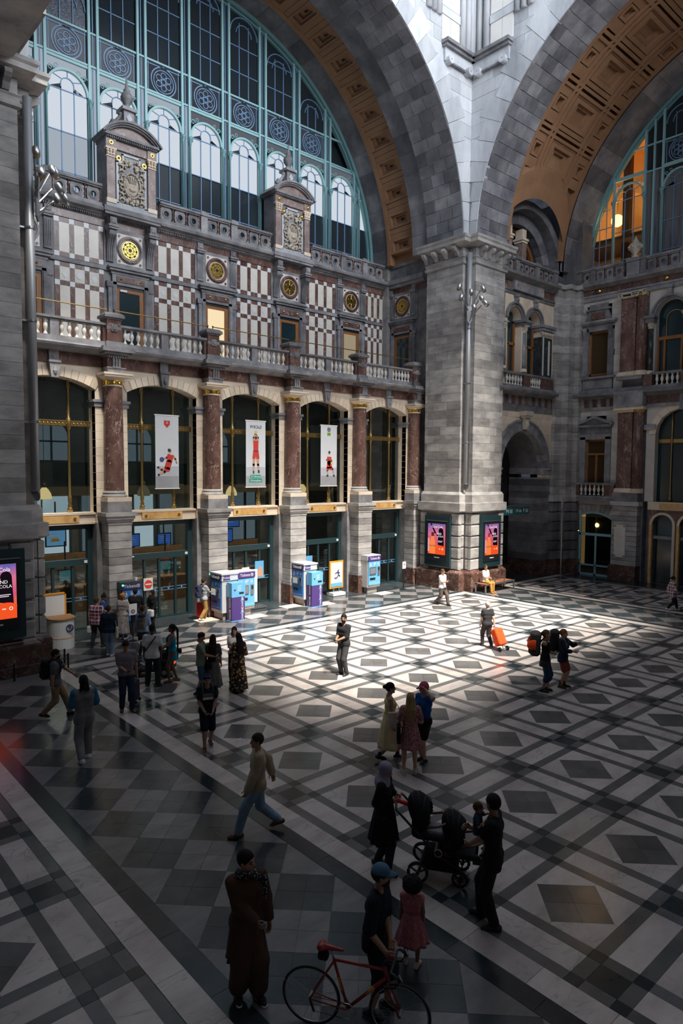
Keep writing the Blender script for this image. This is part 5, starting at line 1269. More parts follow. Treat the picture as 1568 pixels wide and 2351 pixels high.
# window bay (centre y 19.79)
BC = 19.79
CREAM_P = stone('pale_wall_stone', [(0.42, 0.39, 0.36), (0.53, 0.50, 0.46), (0.60, 0.57, 0.53)], 1.2, 0.6, 0.1, tone=0.2)
ashlar_field(FB, eb, 18.3, 21.25, 11.50, 16.05, 0.325, [(BC-0.93, BC+0.93, 11.4, 14.8), (BC-0.75, BC+0.75, 14.7, 15.7)], CREAM_P, 1)
ashlar_field(FB, eb, 18.3, 21.25, 10.8, 11.50, 0.35, [(BC-0.95, BC+0.95, 10.7, 11.6)], CREAM_P, 2)
ashlar_field(FB, eb, 18.3, 21.25, 4.6, 9.70, 0.34, [(BC-0.95, BC+0.95, 4.5, 8.95), (BC-0.6, BC+0.6, 8.9, 9.3)], CREAM_P, 3)
# upper window
def win_b(n, c, z0, z1, hw, glass, mid=None):
 w = thing('window_%d' % n, None, None, FB(c, 0, z0), kind='structure')
 for s in (-1, 1): MB(FB).box(c+s*(hw-0.05)-0.05, c+s*(hw-0.05)+0.05, -0.25, -0.12, z0, z1).build('frame', WOOD, w)
 MB(FB).box(c-hw, c+hw, -0.25, -0.12, z0, z0+0.1).box(c-hw, c+hw, -0.25, -0.12, z1-0.1, z1).build('frame', WOOD, w)
 if mid: MB(FB).box(c-hw, c+hw, -0.25, -0.10, mid-0.06, mid+0.06).box(c-0.06, c+0.06, -0.25, -0.12, z0, mid).build('frame', WOOD, w)
 MB(FB).box(c-hw, c+hw, -0.22, -0.20, z0, z1).build('pane', glass, w); return w
AMB = plain('amber_dark_glass', (0.06, 0.038, 0.018), 0.12)
win_b(16, BC, 11.72, 14.25, 0.6, AMB)
for s in (-1, 1): MB(FB).box(BC+s*0.77-0.17, BC+s*0.77+0.17, -0.3, 0.10, 11.6, 14.45).build('jamb', BLUESTONE, eb)
for s in (-1, 1): MB(FB).prism([(0.08, 13.75), (0.16, 13.85), (0.28, 14.3), (0.30, 14.45), (0.08, 14.45)], BC+s*0.78-0.1, BC+s*0.78+0.1, 'u').build('scroll_bracket', BLUESTONE, eb)
MB(FB).box(BC-0.94, BC+0.94, -0.1, 0.10, 14.25, 14.62).build('lintel', BLUESTONE, eb)
MB(FB).box(BC-1.05, BC+1.05, -0.05, 0.22, 14.62, 14.70).box(BC-1.12, BC+1.12, -0.05, 0.32, 14.70, 14.82).build('hood', BLUESTONE, eb)
MB(FB).prism([(BC-0.8, 14.82), (BC+0.8, 14.82), (BC+0.62, 15.3), (BC+0.6, 15.42), (BC-0.6, 15.42), (BC-0.62, 15.3)], 0.0, 0.16, 'v').build('attic', BLUESTONE, eb)
MB(FB).box(BC-0.42, BC+0.42, 0.16, 0.19, 14.9, 15.28).build('attic_panel', RED, eb)
MB(FB).box(BC-0.75, BC+0.75, 0, 0.24, 15.42, 15.52).box(BC-0.55, BC+0.55, 0, 0.14, 15.52, 15.78).build('attic_cap', BLUESTONE, eb)
MB(FB).box(BC-1.08, BC+1.08, -0.05, 0.2, 11.52, 11.64).build('sill', BLUESTONE, eb)
MB(FB).box(BC-0.9, BC+0.9, -0.05, 0.05, 10.86, 11.5).box(BC-0.75, BC+0.75, 0.05, 0.07, 10.95, 11.4).build('apron', BLUESTONE, eb)
# lower window with pediment and small balcony
win_b(17, BC, 5.0, 8.0, 0.62, AMB, 7.15)
for s in (-1, 1): MB(FB).box(BC+s*0.78-0.17, BC+s*0.78+0.17, -0.3, 0.10, 4.6, 8.15).build('jamb', BLUESTONE, eb)
MB(FB).box(BC-0.94, BC+0.94, -0.1, 0.10, 8.0, 8.3).build('lintel', BLUESTONE, eb)
MB(FB).box(BC-0.94, BC+0.94, -0.1, 0.06, 8.3, 8.72).build('frieze', BLUESTONE, eb)
mb = MB(FB)
for k in range(6): mb.ring((BC-0.7+k*0.28, 8.5), 0.05, 0.085, 0.06, 0.09, 10)
mb.build('rosette', BLUESTONE, eb)
MB(FB).box(BC-1.03, BC+1.03, -0.05, 0.26, 8.72, 8.84).prism([(BC-1.06, 8.84), (BC+1.06, 8.84), (BC, 9.3)], -0.05, 0.12, 'v').build('pediment', BLUESTONE, eb)
mb = MB(FB)
for s in (-1, 1):
 mb.add([(BC+s*1.1, v, z) for v in (-.05, 0.32) for z in (8.82, 8.94)]+[(BC, v, z) for v in (-.05, 0.32) for z in (9.22, 9.36)], [(0, 1, 3, 2), (4, 6, 7, 5), (0, 2, 6, 4), (1, 5, 7, 3), (0, 4, 5, 1), (2, 3, 7, 6)])
mb.build('raking_cornice', BLUESTONE, eb)
t = thing('small_balcony', 'small marble balcony with balusters over the glazed side door', 'balcony', FB(BC, 0.2, 4.45))
MB(FB).box(BC-1.45, BC+1.42, -0.05, 0.5, 4.42, 4.56).build('slab', BLUESTONE, t)
MB(FB).box(BC-1.40, BC+1.38, 0.08, 0.42, 5.36, 5.48).box(BC-1.40, BC+1.38, 0.12, 0.40, 4.56, 4.72).build('rail', BLUESTONE, t)
for a, b in ((BC-1.36, BC-0.82), (BC+0.80, BC+1.36)): MB(FB).box(a, b, 0.12, 0.38, 4.6, 5.36).build('end_post', RED, t)
for k in range(6):
 o = put('baluster', BAL, t); o.location = (-0.05, -0.67+k*0.27, 0.30); o.scale = (1, 1, 1.07)
# rustic ground floor: arched glazed door
ashlar_field(FB, eb, 18.45, 18.62, 0.9, 4.2, 0.28, [], ASHLAR, 4)
for s, e in ((1, 21.2),): ashlar_field(FB, eb, 21.02, e, 0.9, 4.2, 0.28, [], ASHLAR, 5)
MB(FB).box(18.3, 21.3, -0.1, 0.12, 4.2, 4.44).build('string_course', ASHLAR, eb)
rr = 2.2; zz = 3.78-rr; hh = math.asin(1.22/rr)
for k in range(11):
 a0 = PI/2+hh*1.12-2.24*hh*k/11-0.004; a1 = PI/2+hh*1.12-2.24*hh*(k+1)/11+0.004
 top0 = (4.18-zz)/math.sin(a0); top1 = (4.18-zz)/math.sin(a1)
 mb = MB(FB); V = [(BC+r*math.cos(a), v, zz+r*math.sin(a)) for v in (0.06, -0.5) for a, r in ((a0, rr), (a0, top0), (a1, top1), (a1, rr))]
 mb.add(V, [(0, 1, 2, 3), (7, 6, 5, 4), (0, 4, 5, 1), (1, 5, 6, 2), (2, 6, 7, 3), (3, 7, 4, 0)]); mb.build('voussoir', ASHLAR, eb)
d = thing('door_12', None, None, FB(BC, 0, 0), kind='structure')
MB(FB).box(BC-1.22, BC+1.22, -0.13, -0.115, 0, 3.75).build('dark_hall', plain('dim_hall', (0.055, 0.035, 0.02), 0.8), d)
MB(FB).box(BC+0.55, BC+1.1, -0.12, -0.11, 0.6, 3.6).build('lit_strip', lit('hall_glow', (0.75, 0.38, 0.12), 0.42), d)
for u in (BC-1.18, BC+0.82, BC+1.18): MB(FB).box(u-0.06, u+0.06, -0.08, 0.02, 0, 3.5).build('teal_post', TEAL_LT, d)
MB(FB).box(BC-0.22, BC-0.12, -0.08, 0.02, 0, 2.35).build('teal_post', TEAL_LT, d)
MB(FB).box(BC-1.2, BC+1.2, -0.08, 0.02, 2.35, 2.50).box(BC-1.2, BC+1.2, -0.08, 0.02, 0.55, 0.65).box(BC-1.2, BC+1.2, -0.08, 0.02, 0.0, 0.1).build('teal_rail', TEAL_LT, d)
MB(FB).ring((BC, zz), rr-0.12, rr, -0.08, 0.02, 16, PI/2-hh, PI/2+hh).build('teal_head', TEAL_LT, d)
for a, b in ((BC-1.12, BC-0.22), (BC-0.12, BC+0.76), (BC+0.88, BC+1.12)):
 MB(FB).box(a, b, -0.04, -0.03, 0.65, 2.35).build('pane', GLASS, d); MB(FB).box(a, b, -0.04, -0.03, 2.5, 3.45).build('pane', GLASS, d)
for y, z, r, l in ((BC-0.2, 2.98, 0.13, 'round wall lamp glowing behind the teal glazed door'), (BC+0.98, 2.5, 0.10, 'small wall lamp glowing at the side of the teal glazed door')):
 tag(MB(FB).ball((y, -0.08, z), r, 12, 8, (1, 0.4, 1)).build('wall_lamp', lit('wall_lamp_glow', (1.0, 0.66, 0.25), 6.0) if 'wall_lamp_glow' not in MATS else MATS['wall_lamp_glow'], smooth=True), l, 'lamp', 'lamps behind the teal door')
# pilaster and half column (centre y 17.8), two storeys
for n_, (z0, zb, zs0, zs1, cap, lab) in enumerate(((0, 4.45, 5.2, 9.45, 'plain', 'red marble pilaster and half column above the white plaque'), (10.64, 11.25, 11.7, 15.75, 'ionic', 'upper red marble pilaster and half column with scrolled capitals'))):
 t = thing('marble_pilaster', lab, 'pilaster', FB(17.8, 0.3, z0), group='red marble pilasters of the far facade')
 if n_ == 0:
  MB(FB).box(16.95, 18.52, -0.1, 0.62, 0, 0.72).box(16.95, 18.52, -0.1, 0.58, 0.72, 0.85).build('plinth', RED_DARK, t)
  for k in range(12): MB(FB).box(17.0, 18.45, -0.1, 0.46, 0.86+k*0.28, 0.86+(k+1)*0.28-0.022).build('course', ASHLAR, t)
  MB(FB).box(17.02, 18.42, -0.1, 0.43, 0.8, 4.25).build('core', BLACK, t)
  MB(FB).box(16.9, 18.55, -0.1, 0.55, 4.22, 4.46).build('impost', ASHLAR, t)
  pl = tag(MB(FB).box(17.62, 18.26, 0.46, 0.50, 1.30, 3.14).build('marble_plaque', IVORY), 'upright white marble plaque fixed to the far rusticated pilaster', 'plaque')
  mb = MB(FB)
  for a in (17.68, 18.2):
   for z in (1.38, 3.06): mb.disc((a, z), 0.05, 0.5, 0.53, 10)
  o = mb.build('plaque_stud', BRASS); o.parent = pl
  mb = MB(FB)
  for k in range(14): mb.box(17.72, 18.16-0.05*(k % 3), 0.5, 0.503, 2.9-k*0.1, 2.93-k*0.1)
 MB(FB).box(17.0, 18.45, -0.1, 0.50, zb, zs0-0.25).build('dado', BLUESTONE, t)
 MB(FB).box(17.42, 18.42, -0.1, 0.42, zs0-0.25, zs0-0.05).box(17.45, 18.38, -0.1, 0.38, zs0-0.05, zs0).build('base', CREAM, t)
 MB(FB).box(17.5, 18.35, -0.1, 0.30, zs0, zs1).build('pilaster_shaft', RED, t)
 MB(FB).lathe([(0.36, zs0-0.25), (0.36, zs0-0.1), (0.33, zs0)], (17.2, 0.2), 16).build('half_base', CREAM, t)
 MB(FB).lathe([(0.30, zs0), (0.27, zs1)], (17.2, 0.2), 18).build('half_column', RED, t, smooth=True)
 MB(FB).lathe([(0.29, zs1-0.02), (0.31, zs1+0.14)], (17.2, 0.2), 16).build('necking', GOLD, t)
 if cap == 'plain':
  MB(FB).box(17.42, 18.42, -0.1, 0.38, zs1, zs1+0.12).box(16.82, 18.5, -0.1, 0.55, zs1+0.12, zs1+0.28).build('capital', CREAM, t)
 else:
  mb = MB(FB).box(17.45, 18.40, -0.1, 0.36, zs1, zs1+0.1)
  for u in (17.02, 17.42, 17.62, 18.35): mb.ring((u, zs1+0.12), 0.05, 0.13, 0.2, 0.48, 14)
  mb.box(16.9, 18.45, -0.1, 0.48, zs1+0.2, zs1+0.3); mb.build('capital', CREAM_DK, t)
# thin corner half column
tag(MB(FB).lathe([(0.15, 4.6), (0.13, 9.5)], (21.3, 0.06), 10).build('thin_column', RED, smooth=True), 'slim red marble shaft in the far corner, lower storey', 'column', 'slim corner shafts')
tag(MB(FB).lathe([(0.15, 10.9), (0.13, 15.9)], (21.3, 0.06), 10).build('thin_column', RED, smooth=True), 'slim red marble shaft in the far corner, upper storey', 'column', 'slim corner shafts')
# entablatures
for z, lab in ((9.72, 0), ):
 MB(FB).box(4, 21.4, -0.3, 0.12, 9.70, 9.86).build('architrave', BLUESTONE, eb)
 MB(FB).box(4, 21.4, -0.3, 0.06, 9.86, 10.32).build('frieze', RED, eb)
 for k in range(6): u = 18.55+k*0.52; MB(FB).box(u-0.1, u+0.1, 0.06, 0.12, 9.86, 10.32).build('triglyph', BLUESTONE, eb)
 MB(FB).prism([(-0.3, 10.32), (0.12, 10.32), (0.3, 10.42), (0.52, 10.48), (0.56, 10.62), (-0.3, 10.64)], 4, 21.4, 'u').build('cornice', BLUESTONE, eb)
 MB(FB).box(4, 21.3, -0.3, 0.3, 10.64, 10.84).build('plinth_course', BLUESTONE, eb)
MB(FB).box(16.85, 18.5, 0.1, 0.6, 9.72, 10.6).build('frieze_break', BLUESTONE, eb)
MB(FB).box(4, 21.4, -0.3, 0.12, 16.0, 16.22).box(4, 21.4, -0.3, 0.16, 16.22, 16.32).build('architrave', BLUESTONE, eb)
MB(FB).box(4, 21.4, -0.3, 0.06, 16.32, 16.66).build('frieze', RED, eb)
mb = MB(FB)
for u in (19.79, 16.0, 13.2): mb.ball((u, 0.08, 16.5), 0.12, 10, 7)
mb.build('gilt_boss', GOLD, eb)
MB(FB).prism([(-0.9, 16.66), (0.1, 16.66), (0.26, 16.74), (0.44, 16.80), (0.48, 16.92), (-0.9, 16.94)], 4, 21.4, 'u').build('cornice', BLUESTONE, eb)
FBP = lambda u, v, z: (37.5-v, u, z)
for a, b, n, l in ((20.2, 21.2, 2, 'pierced parapet in the corner under the amber lit window'), (18.25, 19.9, 3, 'pierced parapet left of the stone urn'), (15.2, 17.0, 3, 'pierced parapet right of the stone urn'), (12.6, 14.9, 4, 'pierced parapet farthest right under the great end window')):
 pierced(FBP, 'pierced_parapet', l, a, b, n, 16.94, 'pierced parapets in the recess')
for u in (20.05, 15.05, 17.15): stand(FBP, u, 16.94, 0.15, eb)
stand(FBP, 17.7, 16.94, 0.36, eb)
t = thing('stone_urn', 'carved stone urn standing on the far parapet', 'urn', (37.3, 17.65, 17.9))
MB().lathe([(0.22, 17.86), (0.16, 17.95), (0.1, 18.05), (0.2, 18.15), (0.34, 18.35), (0.36, 18.5), (0.28, 18.62), (0.14, 18.7)], (37.3, 17.65), 14).build('body', CREAM_DK, t, smooth=True)
mb = MB()
for k in range(8): a = 2*PI*k/8; mb.ball((37.3+0.33*math.cos(a), 17.65+0.33*math.sin(a), 18.42), 0.1, 6, 5)
mb.build('garland', CREAM_DK, t, smooth=True)
MB().lathe([(0.16, 18.68), (0.17, 18.76), (0.08, 18.86), (0.04, 18.98), (0, 19.05)], (37.3, 17.65), 10).build('lid', CREAM_DK, t, smooth=True)
# big bay (centre 15.84): arched window above, segmental window and arcade below
C2 = 15.75
arch_wall(FB, eb, C2, 0.78, 14.62, 14.3, 16.9, 10.84, 16.0, 0, CREAM_P, thick=0.5)
MB(FB).ring((C2, 14.62), 0.78, 0.90, 0, 0.08, 20, 0, PI).ring((C2, 14.62), 0.90, 1.0, 0, 0.15, 20, 0, PI).build('archivolt', BLUESTONE, eb)
MB(FB).box(C2-0.1, C2+0.1, 0, 0.25, 15.5, 15.95).box(C2-0.16, C2+0.16, 0, 0.3, 15.95, 16.05).build('keystone', BLUESTONE, eb)
w = thing('window_18', None, None, FB(C2, -0.3, 10.84), kind='structure')
MB(FB).box(C2-0.8, C2+0.8, -0.45, -0.40, 10.84, 15.5).build('pane', DKGLASS, w)
for u in (C2-0.74, C2+0.74, C2+0.4, C2-0.5): MB(FB).box(u-0.05, u+0.05, -0.40, -0.28, 10.84, 13.35).build('frame', WOOD, w)
MB(FB).box(C2-0.78, C2+0.78, -0.40, -0.26, 13.3, 13.48).build('frame', WOOD, w)
MB(FB).ring((C2-0.1, 14.4), 0.42, 0.46, -0.38, -0.33, 16, 0, PI).box(C2-0.56, C2-0.52, -0.38, -0.33, 13.4, 14.4).box(C2+0.32, C2+0.36, -0.38, -0.33, 13.4, 14.4).build('brass_bar', BRASS, w)
for s, l in ((1, 'dark marble column left of the far arched window'), (-1, 'dark marble column right of the far arched window')):
 u = C2+s*0.98; t = thing('small_column', l, 'column', FB(u, 0.1, 11.2), group='small columns of the far arched window')
 MB(FB).lathe([(0.19, 11.45), (0.19, 11.55), (0.16, 11.65)], (u, 0.12), 14).build('base', CREAM, t)
 MB(FB).lathe([(0.145, 11.65), (0.13, 13.9)], (u, 0.12), 14).build('shaft', DK_PIL, t, smooth=True)
 mb = MB(FB).lathe([(0.14, 13.9), (0.15, 14.0), (0.21, 14.22)], (u, 0.12), 12)
 for k in range(6): a = 2*PI*k/6; mb.ball((u+0.16*math.cos(a), 0.12+0.16*math.sin(a), 14.08), 0.055, 6, 4)
 mb.build('capital', CREAM_DK, t)
 MB(FB).box(u-0.22, u+0.22, -0.1, 0.36, 14.22, 14.45).box(u-0.28, u+0.28, -0.1, 0.42, 14.45, 14.6).build('abacus', BLUESTONE, t)
 MB(FB).box(u-0.22, u+0.22, -0.1, 0.34, 10.84, 11.45).build('pedestal', RED, t)
t = thing('balustrade', 'balustrade below the far arched window at the picture edge', 'balustrade', FB(C2, 0.15, 10.84), group='balcony balustrades')
MB(FB).box(C2-0.8, C2+1.2, 0.02, 0.28, 11.42, 11.54).build('rail', BLUESTONE, t)
for k in range(5): o = put('baluster', BAL, t); o.location = (0.0, 0.55-k*0.27, 0.0); o.scale = (1, 1, 1.02)
MB(FB).box(16.75, 17.0, 0.04, 0.26, 10.84, 11.42).build('end_post', RED, t)
# lower big bay
arch_wall(FB, eb, 14.9, 1.45, 8.2, 12.9, 16.85, 4.5, 9.72, 0, CREAM_P, thick=0.5)
for k in range(9):
 a0, a1 = PI*k/9+0.004, PI*(k+1)/9-0.004
 mb = MB(FB); V = [(14.9+r*math.cos(a), v, 8.2+r*math.sin(a)*0.94) for v in (0.05, -0.3) for a, r in ((a0, 1.43), (a0, 1.78), (a1, 1.78), (a1, 1.43))]
 mb.add(V, [(0, 1, 2, 3), (7, 6, 5, 4), (0, 4, 5, 1), (1, 5, 6, 2), (2, 6, 7, 3), (3, 7, 4, 0)]); mb.build('voussoir', CREAM, eb)
MB(FB).box(16.3, 16.95, -0.1, 0.12, 8.45, 8.72).build('impost', BLUESTONE, eb)
MB(FB).box(14.75, 15.05, 0.0, 0.22, 9.45, 10.3).build('keystone', BLUESTONE, eb)
w = thing('window_19', None, None, FB(14.9, -0.3, 4.5), kind='structure')
MB(FB).box(13.4, 16.4, -0.45, -0.42, 4.5, 9.7).build('pane', DKGLASS, w)
MB(FB).box(13.4, 16.4, -0.42, -0.34, 7.72, 7.92).build('transom', BRASS, w)
for u in (15.6, 14.2): MB(FB).lathe([(0.09, 4.5), (0.09, 4.7), (0.05, 4.8), (0.07, 5.0), (0.045, 5.2), (0.045, 7.6), (0.09, 7.8), (0.045, 8.1), (0.045, 9.6)], (u, -0.36), 8).build('brass_mullion', BRASS, w, smooth=True)
MB(FB).box(13.0, 16.55, -0.1, 0.2, 4.06, 4.5).build('lintel', CREAM, eb)
MB(FB).box(14.0, 15.9, 0.2, 0.26, 4.13, 4.44).build('sign_panel', ORANGE_STONE, eb)
arch_wall(FB, eb, 15.78, 0.55, 3.25, 15.1, 16.55, 0, 4.06, 0.02, RED, thick=0.4)
arch_wall(FB, eb, 14.33, 0.55, 3.25, 13.62, 15.1, 0, 4.06, 0.02, RED, thick=0.4)
for c, n in ((15.78, 13), (14.33, 14)):
 MB(FB).ring((c, 3.25), 0.55, 0.68, 0, 0.1, 18, 0, PI).build('archivolt', CREAM, eb)
 for s in (-1, 1): MB(FB).box(c+s*0.615-0.07, c+s*0.615+0.07, -0.1, 0.1, 0, 3.25).build('arch_post', ORANGE_STONE if s > 0 else CREAM, eb)
 d = thing('door_%d' % n, None, None, FB(c, -0.2, 0), kind='structure')
 MB(FB).box(c-0.56, c+0.56, -0.32, -0.30, 0, 3.82).build('pane', DKGLASS, d)
 MB(FB).box(c-0.56, c+0.56, -0.3, -0.15, 2.45, 2.62).build('door_transom', ASHLAR, d)
 for u in (c-0.5, c+0.5): MB(FB).box(u-0.05, u+0.05, -0.3, -0.2, 0, 3.3).build('door_frame', DARK_FRAME, d)
# ------------------------------------------------------------------ fixtures: poster cases, pipes, spotlights, banners, machines, signs, bench
TXS = bpy.data.scenes.new('lettering_bench')
def text(s, parent, size, mat, loc, rot, align='CENTER', name='lettering', ext=0.002, squash=1.0):
 c = bpy.data.curves.new(name, 'FONT'); c.body = s; c.size = size; c.align_x = align; c.align_y = 'CENTER'; c.extrude = ext; c.resolution_u = 2
 c.materials.append(mat); tmp = bpy.data.objects.new(name, c); TXS.collection.objects.link(tmp); vl = TXS.view_layers[0]; vl.update()
 me = bpy.data.meshes.new_from_object(tmp.evaluated_get(vl.depsgraph)); me.name = name
 bpy.data.objects.remove(tmp); bpy.data.curves.remove(c)
 o = put(name, me, parent); o.rotation_euler = rot; o.scale = (squash, 1, 1)
 b = BASE.get(parent.name, (0, 0, 0)) if parent is not None else (0, 0, 0); o.location = (loc[0]-b[0], loc[1]-b[1], loc[2]-b[2])
 return o
RX = (PI/2, 0, 0)                    # reads from -Y
RXM = (PI/2, 0, -PI/2)               # reads from -X
WH_L = lit('poster_white', (1, 1, 1), 0.85)
def poster_mat(name, axis):
 m = bpy.data.materials.new(name); nt, N, L = nodes(m); N.remove(N['Principled BSDF']); o = N['Material Output']
 g = N.new('ShaderNodeNewGeometry'); sp = N.new('ShaderNodeSeparateXYZ'); L.new(g.outputs['Position'], sp.inputs[0])
 no = N.new('ShaderNodeTexNoise'); no.inputs['Scale'].default_value = 2.2; L.new(g.outputs['Position'], no.inputs['Vector'])
 ma = N.new('ShaderNodeMath'); ma.operation = 'MULTIPLY_ADD'; ma.inputs[1].default_value = 0.9; L.new(no.outputs['Fac'], ma.inputs[0]); L.new(sp.outputs[2], ma.inputs[2])
 mr = N.new('ShaderNodeMapRange'); mr.inputs['From Min'].default_value = 2.1; mr.inputs['From Max'].default_value = 3.9; L.new(ma.outputs[0], mr.inputs['Value'])
 r = ramp(N, [(0.0, (0.95, 0.08, 0.02)), (0.3, (0.95, 0.16, 0.05)), (0.45, (0.75, 0.10, 0.22)), (0.7, (0.80, 0.20, 0.32)), (1.0, (0.16, 0.14, 0.50))]); L.new(mr.outputs[0], r.inputs['Fac'])
 e = N.new('ShaderNodeEmission'); e.inputs[1].default_value = 0.85; L.new(r.outputs['Color'], e.inputs[0]); L.new(e.outputs[0], o.inputs[0]); return m
PM = poster_mat('poster_print', 0)
P_BK = lit('poster_black', (0.02, 0.01, 0.02), 0.4); P_RD = lit('poster_red', (1.0, 0.10, 0.02), 0.9); P_OR = lit('poster_orange', (1.0, 0.25, 0.06), 0.95); P_PK = lit('poster_pink', (0.95, 0.45, 0.50), 0.8)
CASE = plain('case_paint', (0.012, 0.035, 0.042), 0.35)
def poster(F, c, label, rot):
 """backlit poster case, F(u, v, z), centre u = c, v = 0 on the pier face"""
 t = thing('poster_case', label, 'poster', F(c, 0, 1.2), group='backlit poster cases')
 MB(F).box(c-0.84, c+0.84, -0.02, 0.16, 1.18, 3.80).build('case', CASE, t)
 MB(F).box(c-0.68, c+0.68, 0.16, 0.19, 1.45, 3.55).build('inner_frame', BLACK, t)
 MB(F).box(c-0.70, c+0.70, 0.18, 0.21, 3.52, 3.55).build('top_strip', STEEL, t)
 pr = MB(F).box(c-0.58, c+0.58, 0.19, 0.20, 1.78, 3.38).build('print', PM, t)
 def pic(mb, nm, m):
  o = mb.build(nm, m, t); return o
 n = 12
 P = [(c+0.10, 1.78+0.5), (c+0.10, 2.55), (c+0.16, 2.95)]+[(c+0.30+0.16*math.cos(PI-PI*k/8), 3.0+0.17*math.sin(PI-PI*k/8)) for k in range(9)]+[(c+0.47, 2.8), (c+0.50, 2.2)]
 pic(MB(F).prism(P, 0.20, 0.203, 'v'), 'printed_figure', P_BK)
 pic(MB(F).prism([(c-0.42, 3.38), (c-0.34, 3.38), (c-0.05, 2.95), (c+0.12, 2.78), (c+0.08, 2.70), (c-0.14, 2.90)], 0.20, 0.204, 'v'), 'printed_arm', P_BK)
 pic(MB(F).prism([(c-0.45, 1.80), (c-0.08, 1.80), (c-0.08, 2.45), (c-0.14, 2.58), (c-0.16, 2.72), (c-0.34, 2.72), (c-0.36, 2.58), (c-0.45, 2.45)], 0.20, 0.206, 'v'), 'printed_bottle', P_OR)
 pic(MB(F).box(c-0.34, c-0.16, 0.20, 0.207, 2.72, 2.92), 'printed_cap', plain('poster_maroon', (0.25, 0.02, 0.05), 0.5) if 'poster_maroon' not in MATS else MATS['poster_maroon'])
 pic(MB(F).prism([(c-0.05, 1.80), (c+0.58, 1.80), (c+0.58, 2.15)]+[(c+0.30+0.30*math.cos(k*PI/8), 2.12+0.14*math.sin(k*PI/8)) for k in range(0, 9)], 0.20, 0.208, 'v'), 'printed_drop', P_RD)
 pic(MB(F).box(c-0.58, c-0.47, 0.20, 0.206, 1.9, 2.6), 'printed_glow', P_PK)
 for s, sz, du, z in (('Coca-Cola', 0.17, 0.05, 3.22), ('LAND', 0.14, 0.16, 2.86), ('-COLA', 0.13, 0.26, 2.73), ('Coca-Cola', 0.11, -0.26, 2.22)):
  p = F(c, 0.213, z); o = text(s, t, sz, WH_L if z > 2.5 else P_BK, p, rot)
  o.location.x += (F(c+du, 0, z)[0]-F(c, 0, z)[0]); o.location.y += (F(c+du, 0, z)[1]-F(c, 0, z)[1])
 mb = MB(F)
 for k in range(2): mb.box(c+0.12, c+0.42-0.05*k, 0.205, 0.209, 2.48-0.05*k, 2.50-0.05*k)
 mb.ring((c+0.42, 2.08), 0.035, 0.055, 0.208, 0.211, 12); mb.box(c+0.18, c+0.28, 0.208, 0.211, 2.06, 2.09)
 pic(mb, 'small_print', WH_L)
 MB(F).box(c-0.15, c+0.2, 0.19, 0.195, 1.60, 1.64).build('maker_plate', WHITE, t)
 return t
FPL = lambda u, v, z: (CX+10.27-0.13-v, u, z)
FPLm = lambda u, v, z: (CX+10.27-0.13-v, 2*22.87-u, z)       # u runs to the right as seen
poster(FPLm, 22.87, 'backlit red drink poster on the shaded face of the corner pier', RXM)
FPR = lambda u, v, z: (u, CY+10.27-0.13-v, z)
poster(FPR, 29.19, 'backlit red drink poster on the sunny face above the bench', RX)
poster(FPR, 5.40, 'backlit red drink poster cut off by the picture edge on the near pier', RX)
text('AN', bpy.data.objects['poster_case.002'], 0.09, WH_L, (5.35, CY+10.27-0.35, 2.98), RX)
# ---- downpipes with spotlight clusters
def pipe(x, y, label, lab2, s):
 t = thing('downpipe', label, 'pipe', (x, y, 5.2), group='painted downpipes in the pier corners')
 MB().lathe([(0.13, 5.45), (0.13, 16.95)], (x, y), 16).build('tube', PIPE_M, t, smooth=True)
 V = []; n = 16
 for z in (0, 1):
  for k in range(n):
   a = 2*PI*k/n; V.append((x+0.131*math.cos(a), y+0.131*math.sin(a), 5.46 if z else 5.15+0.18*(1-math.sin(a+0.6))))
 MB().add(V, [(k, (k+1) % n, n+(k+1) % n, n+k) for k in range(n)]).build('spout', PIPE_M, t, smooth=True)
 MB().disc((0, 0), 0.001, 0, 0.001, 3)
 for z in (7.5, 10.5, 13.2): MB().lathe([(0.15, z), (0.15, z+0.06)], (x, y), 14).box(x-0.03, x+0.3*s, y, y+0.3, z, z+0.05).build('clamp', STEEL, t)
 k = thing('spotlight_cluster', lab2, 'spotlight', (x, y, 14.0), group='spotlight clusters on the downpipes')
 mb = MB(); P = []
 fx, fy = -0.16*s, -0.16
 def bp(u, z, d=0.0): return (x+fx-s*d*0.7+0.7*u, y+fy-d*0.7-0.7*u*s, z)
 prof = [(-0.10, 14.75), (0.10, 14.75), (0.13, 13.9), (0.10, 13.55), (0.0, 13.40), (-0.10, 13.55), (-0.13, 13.9)]
 V = [bp(u, z, 0.0) for u, z in prof]+[bp(u, z, 0.06) for u, z in prof]; n = 7
 MB().add(V, [tuple(range(n)), tuple(range(2*n-1, n-1, -1))]+[(i, (i+1) % n, n+(i+1) % n, n+i) for i in range(n)]).build('back_plate', PIPE_M, k)
 for (u, z, d, tu) in ((-0.50, 15.15, 0.25, -0.12), (0.55, 15.05, 0.25, 0.12), (-0.42, 14.62, 0.35, -0.1), (0.45, 14.55, 0.4, 0.15), (0.0, 14.85, 0.45, 0.0), (0.12, 14.1, 0.5, 0.05), (0.60, 14.30, 0.5, 0.2)):
  MB().tube([bp(u*0.15, min(z-0.55, 14.3), 0.05), bp(u*0.9, z-0.05, d*0.7)], 0.028, 6).build('arm', STEEL, k)
  a = Vector(bp(u, z+0.16, d)); b = Vector(bp(u+tu, z-0.14, d+0.10))
  MB().tube([a, a.lerp(b, 0.12), a.lerp(b, 0.5), b], [0.06, 0.10, 0.115, 0.095], 12).build('spot_head', STEEL, k, smooth=True)
  MB().tube([b.lerp(a, 0.02), b+(b-a)*0.02], 0.075, 12).build('lens', BRASS, k)
pipe(CX+10.27+0.22, CY+10.27+0.20, 'grey downpipe running down the corner of the far pier', 'cluster of spotlights on the far pier downpipe', 1)
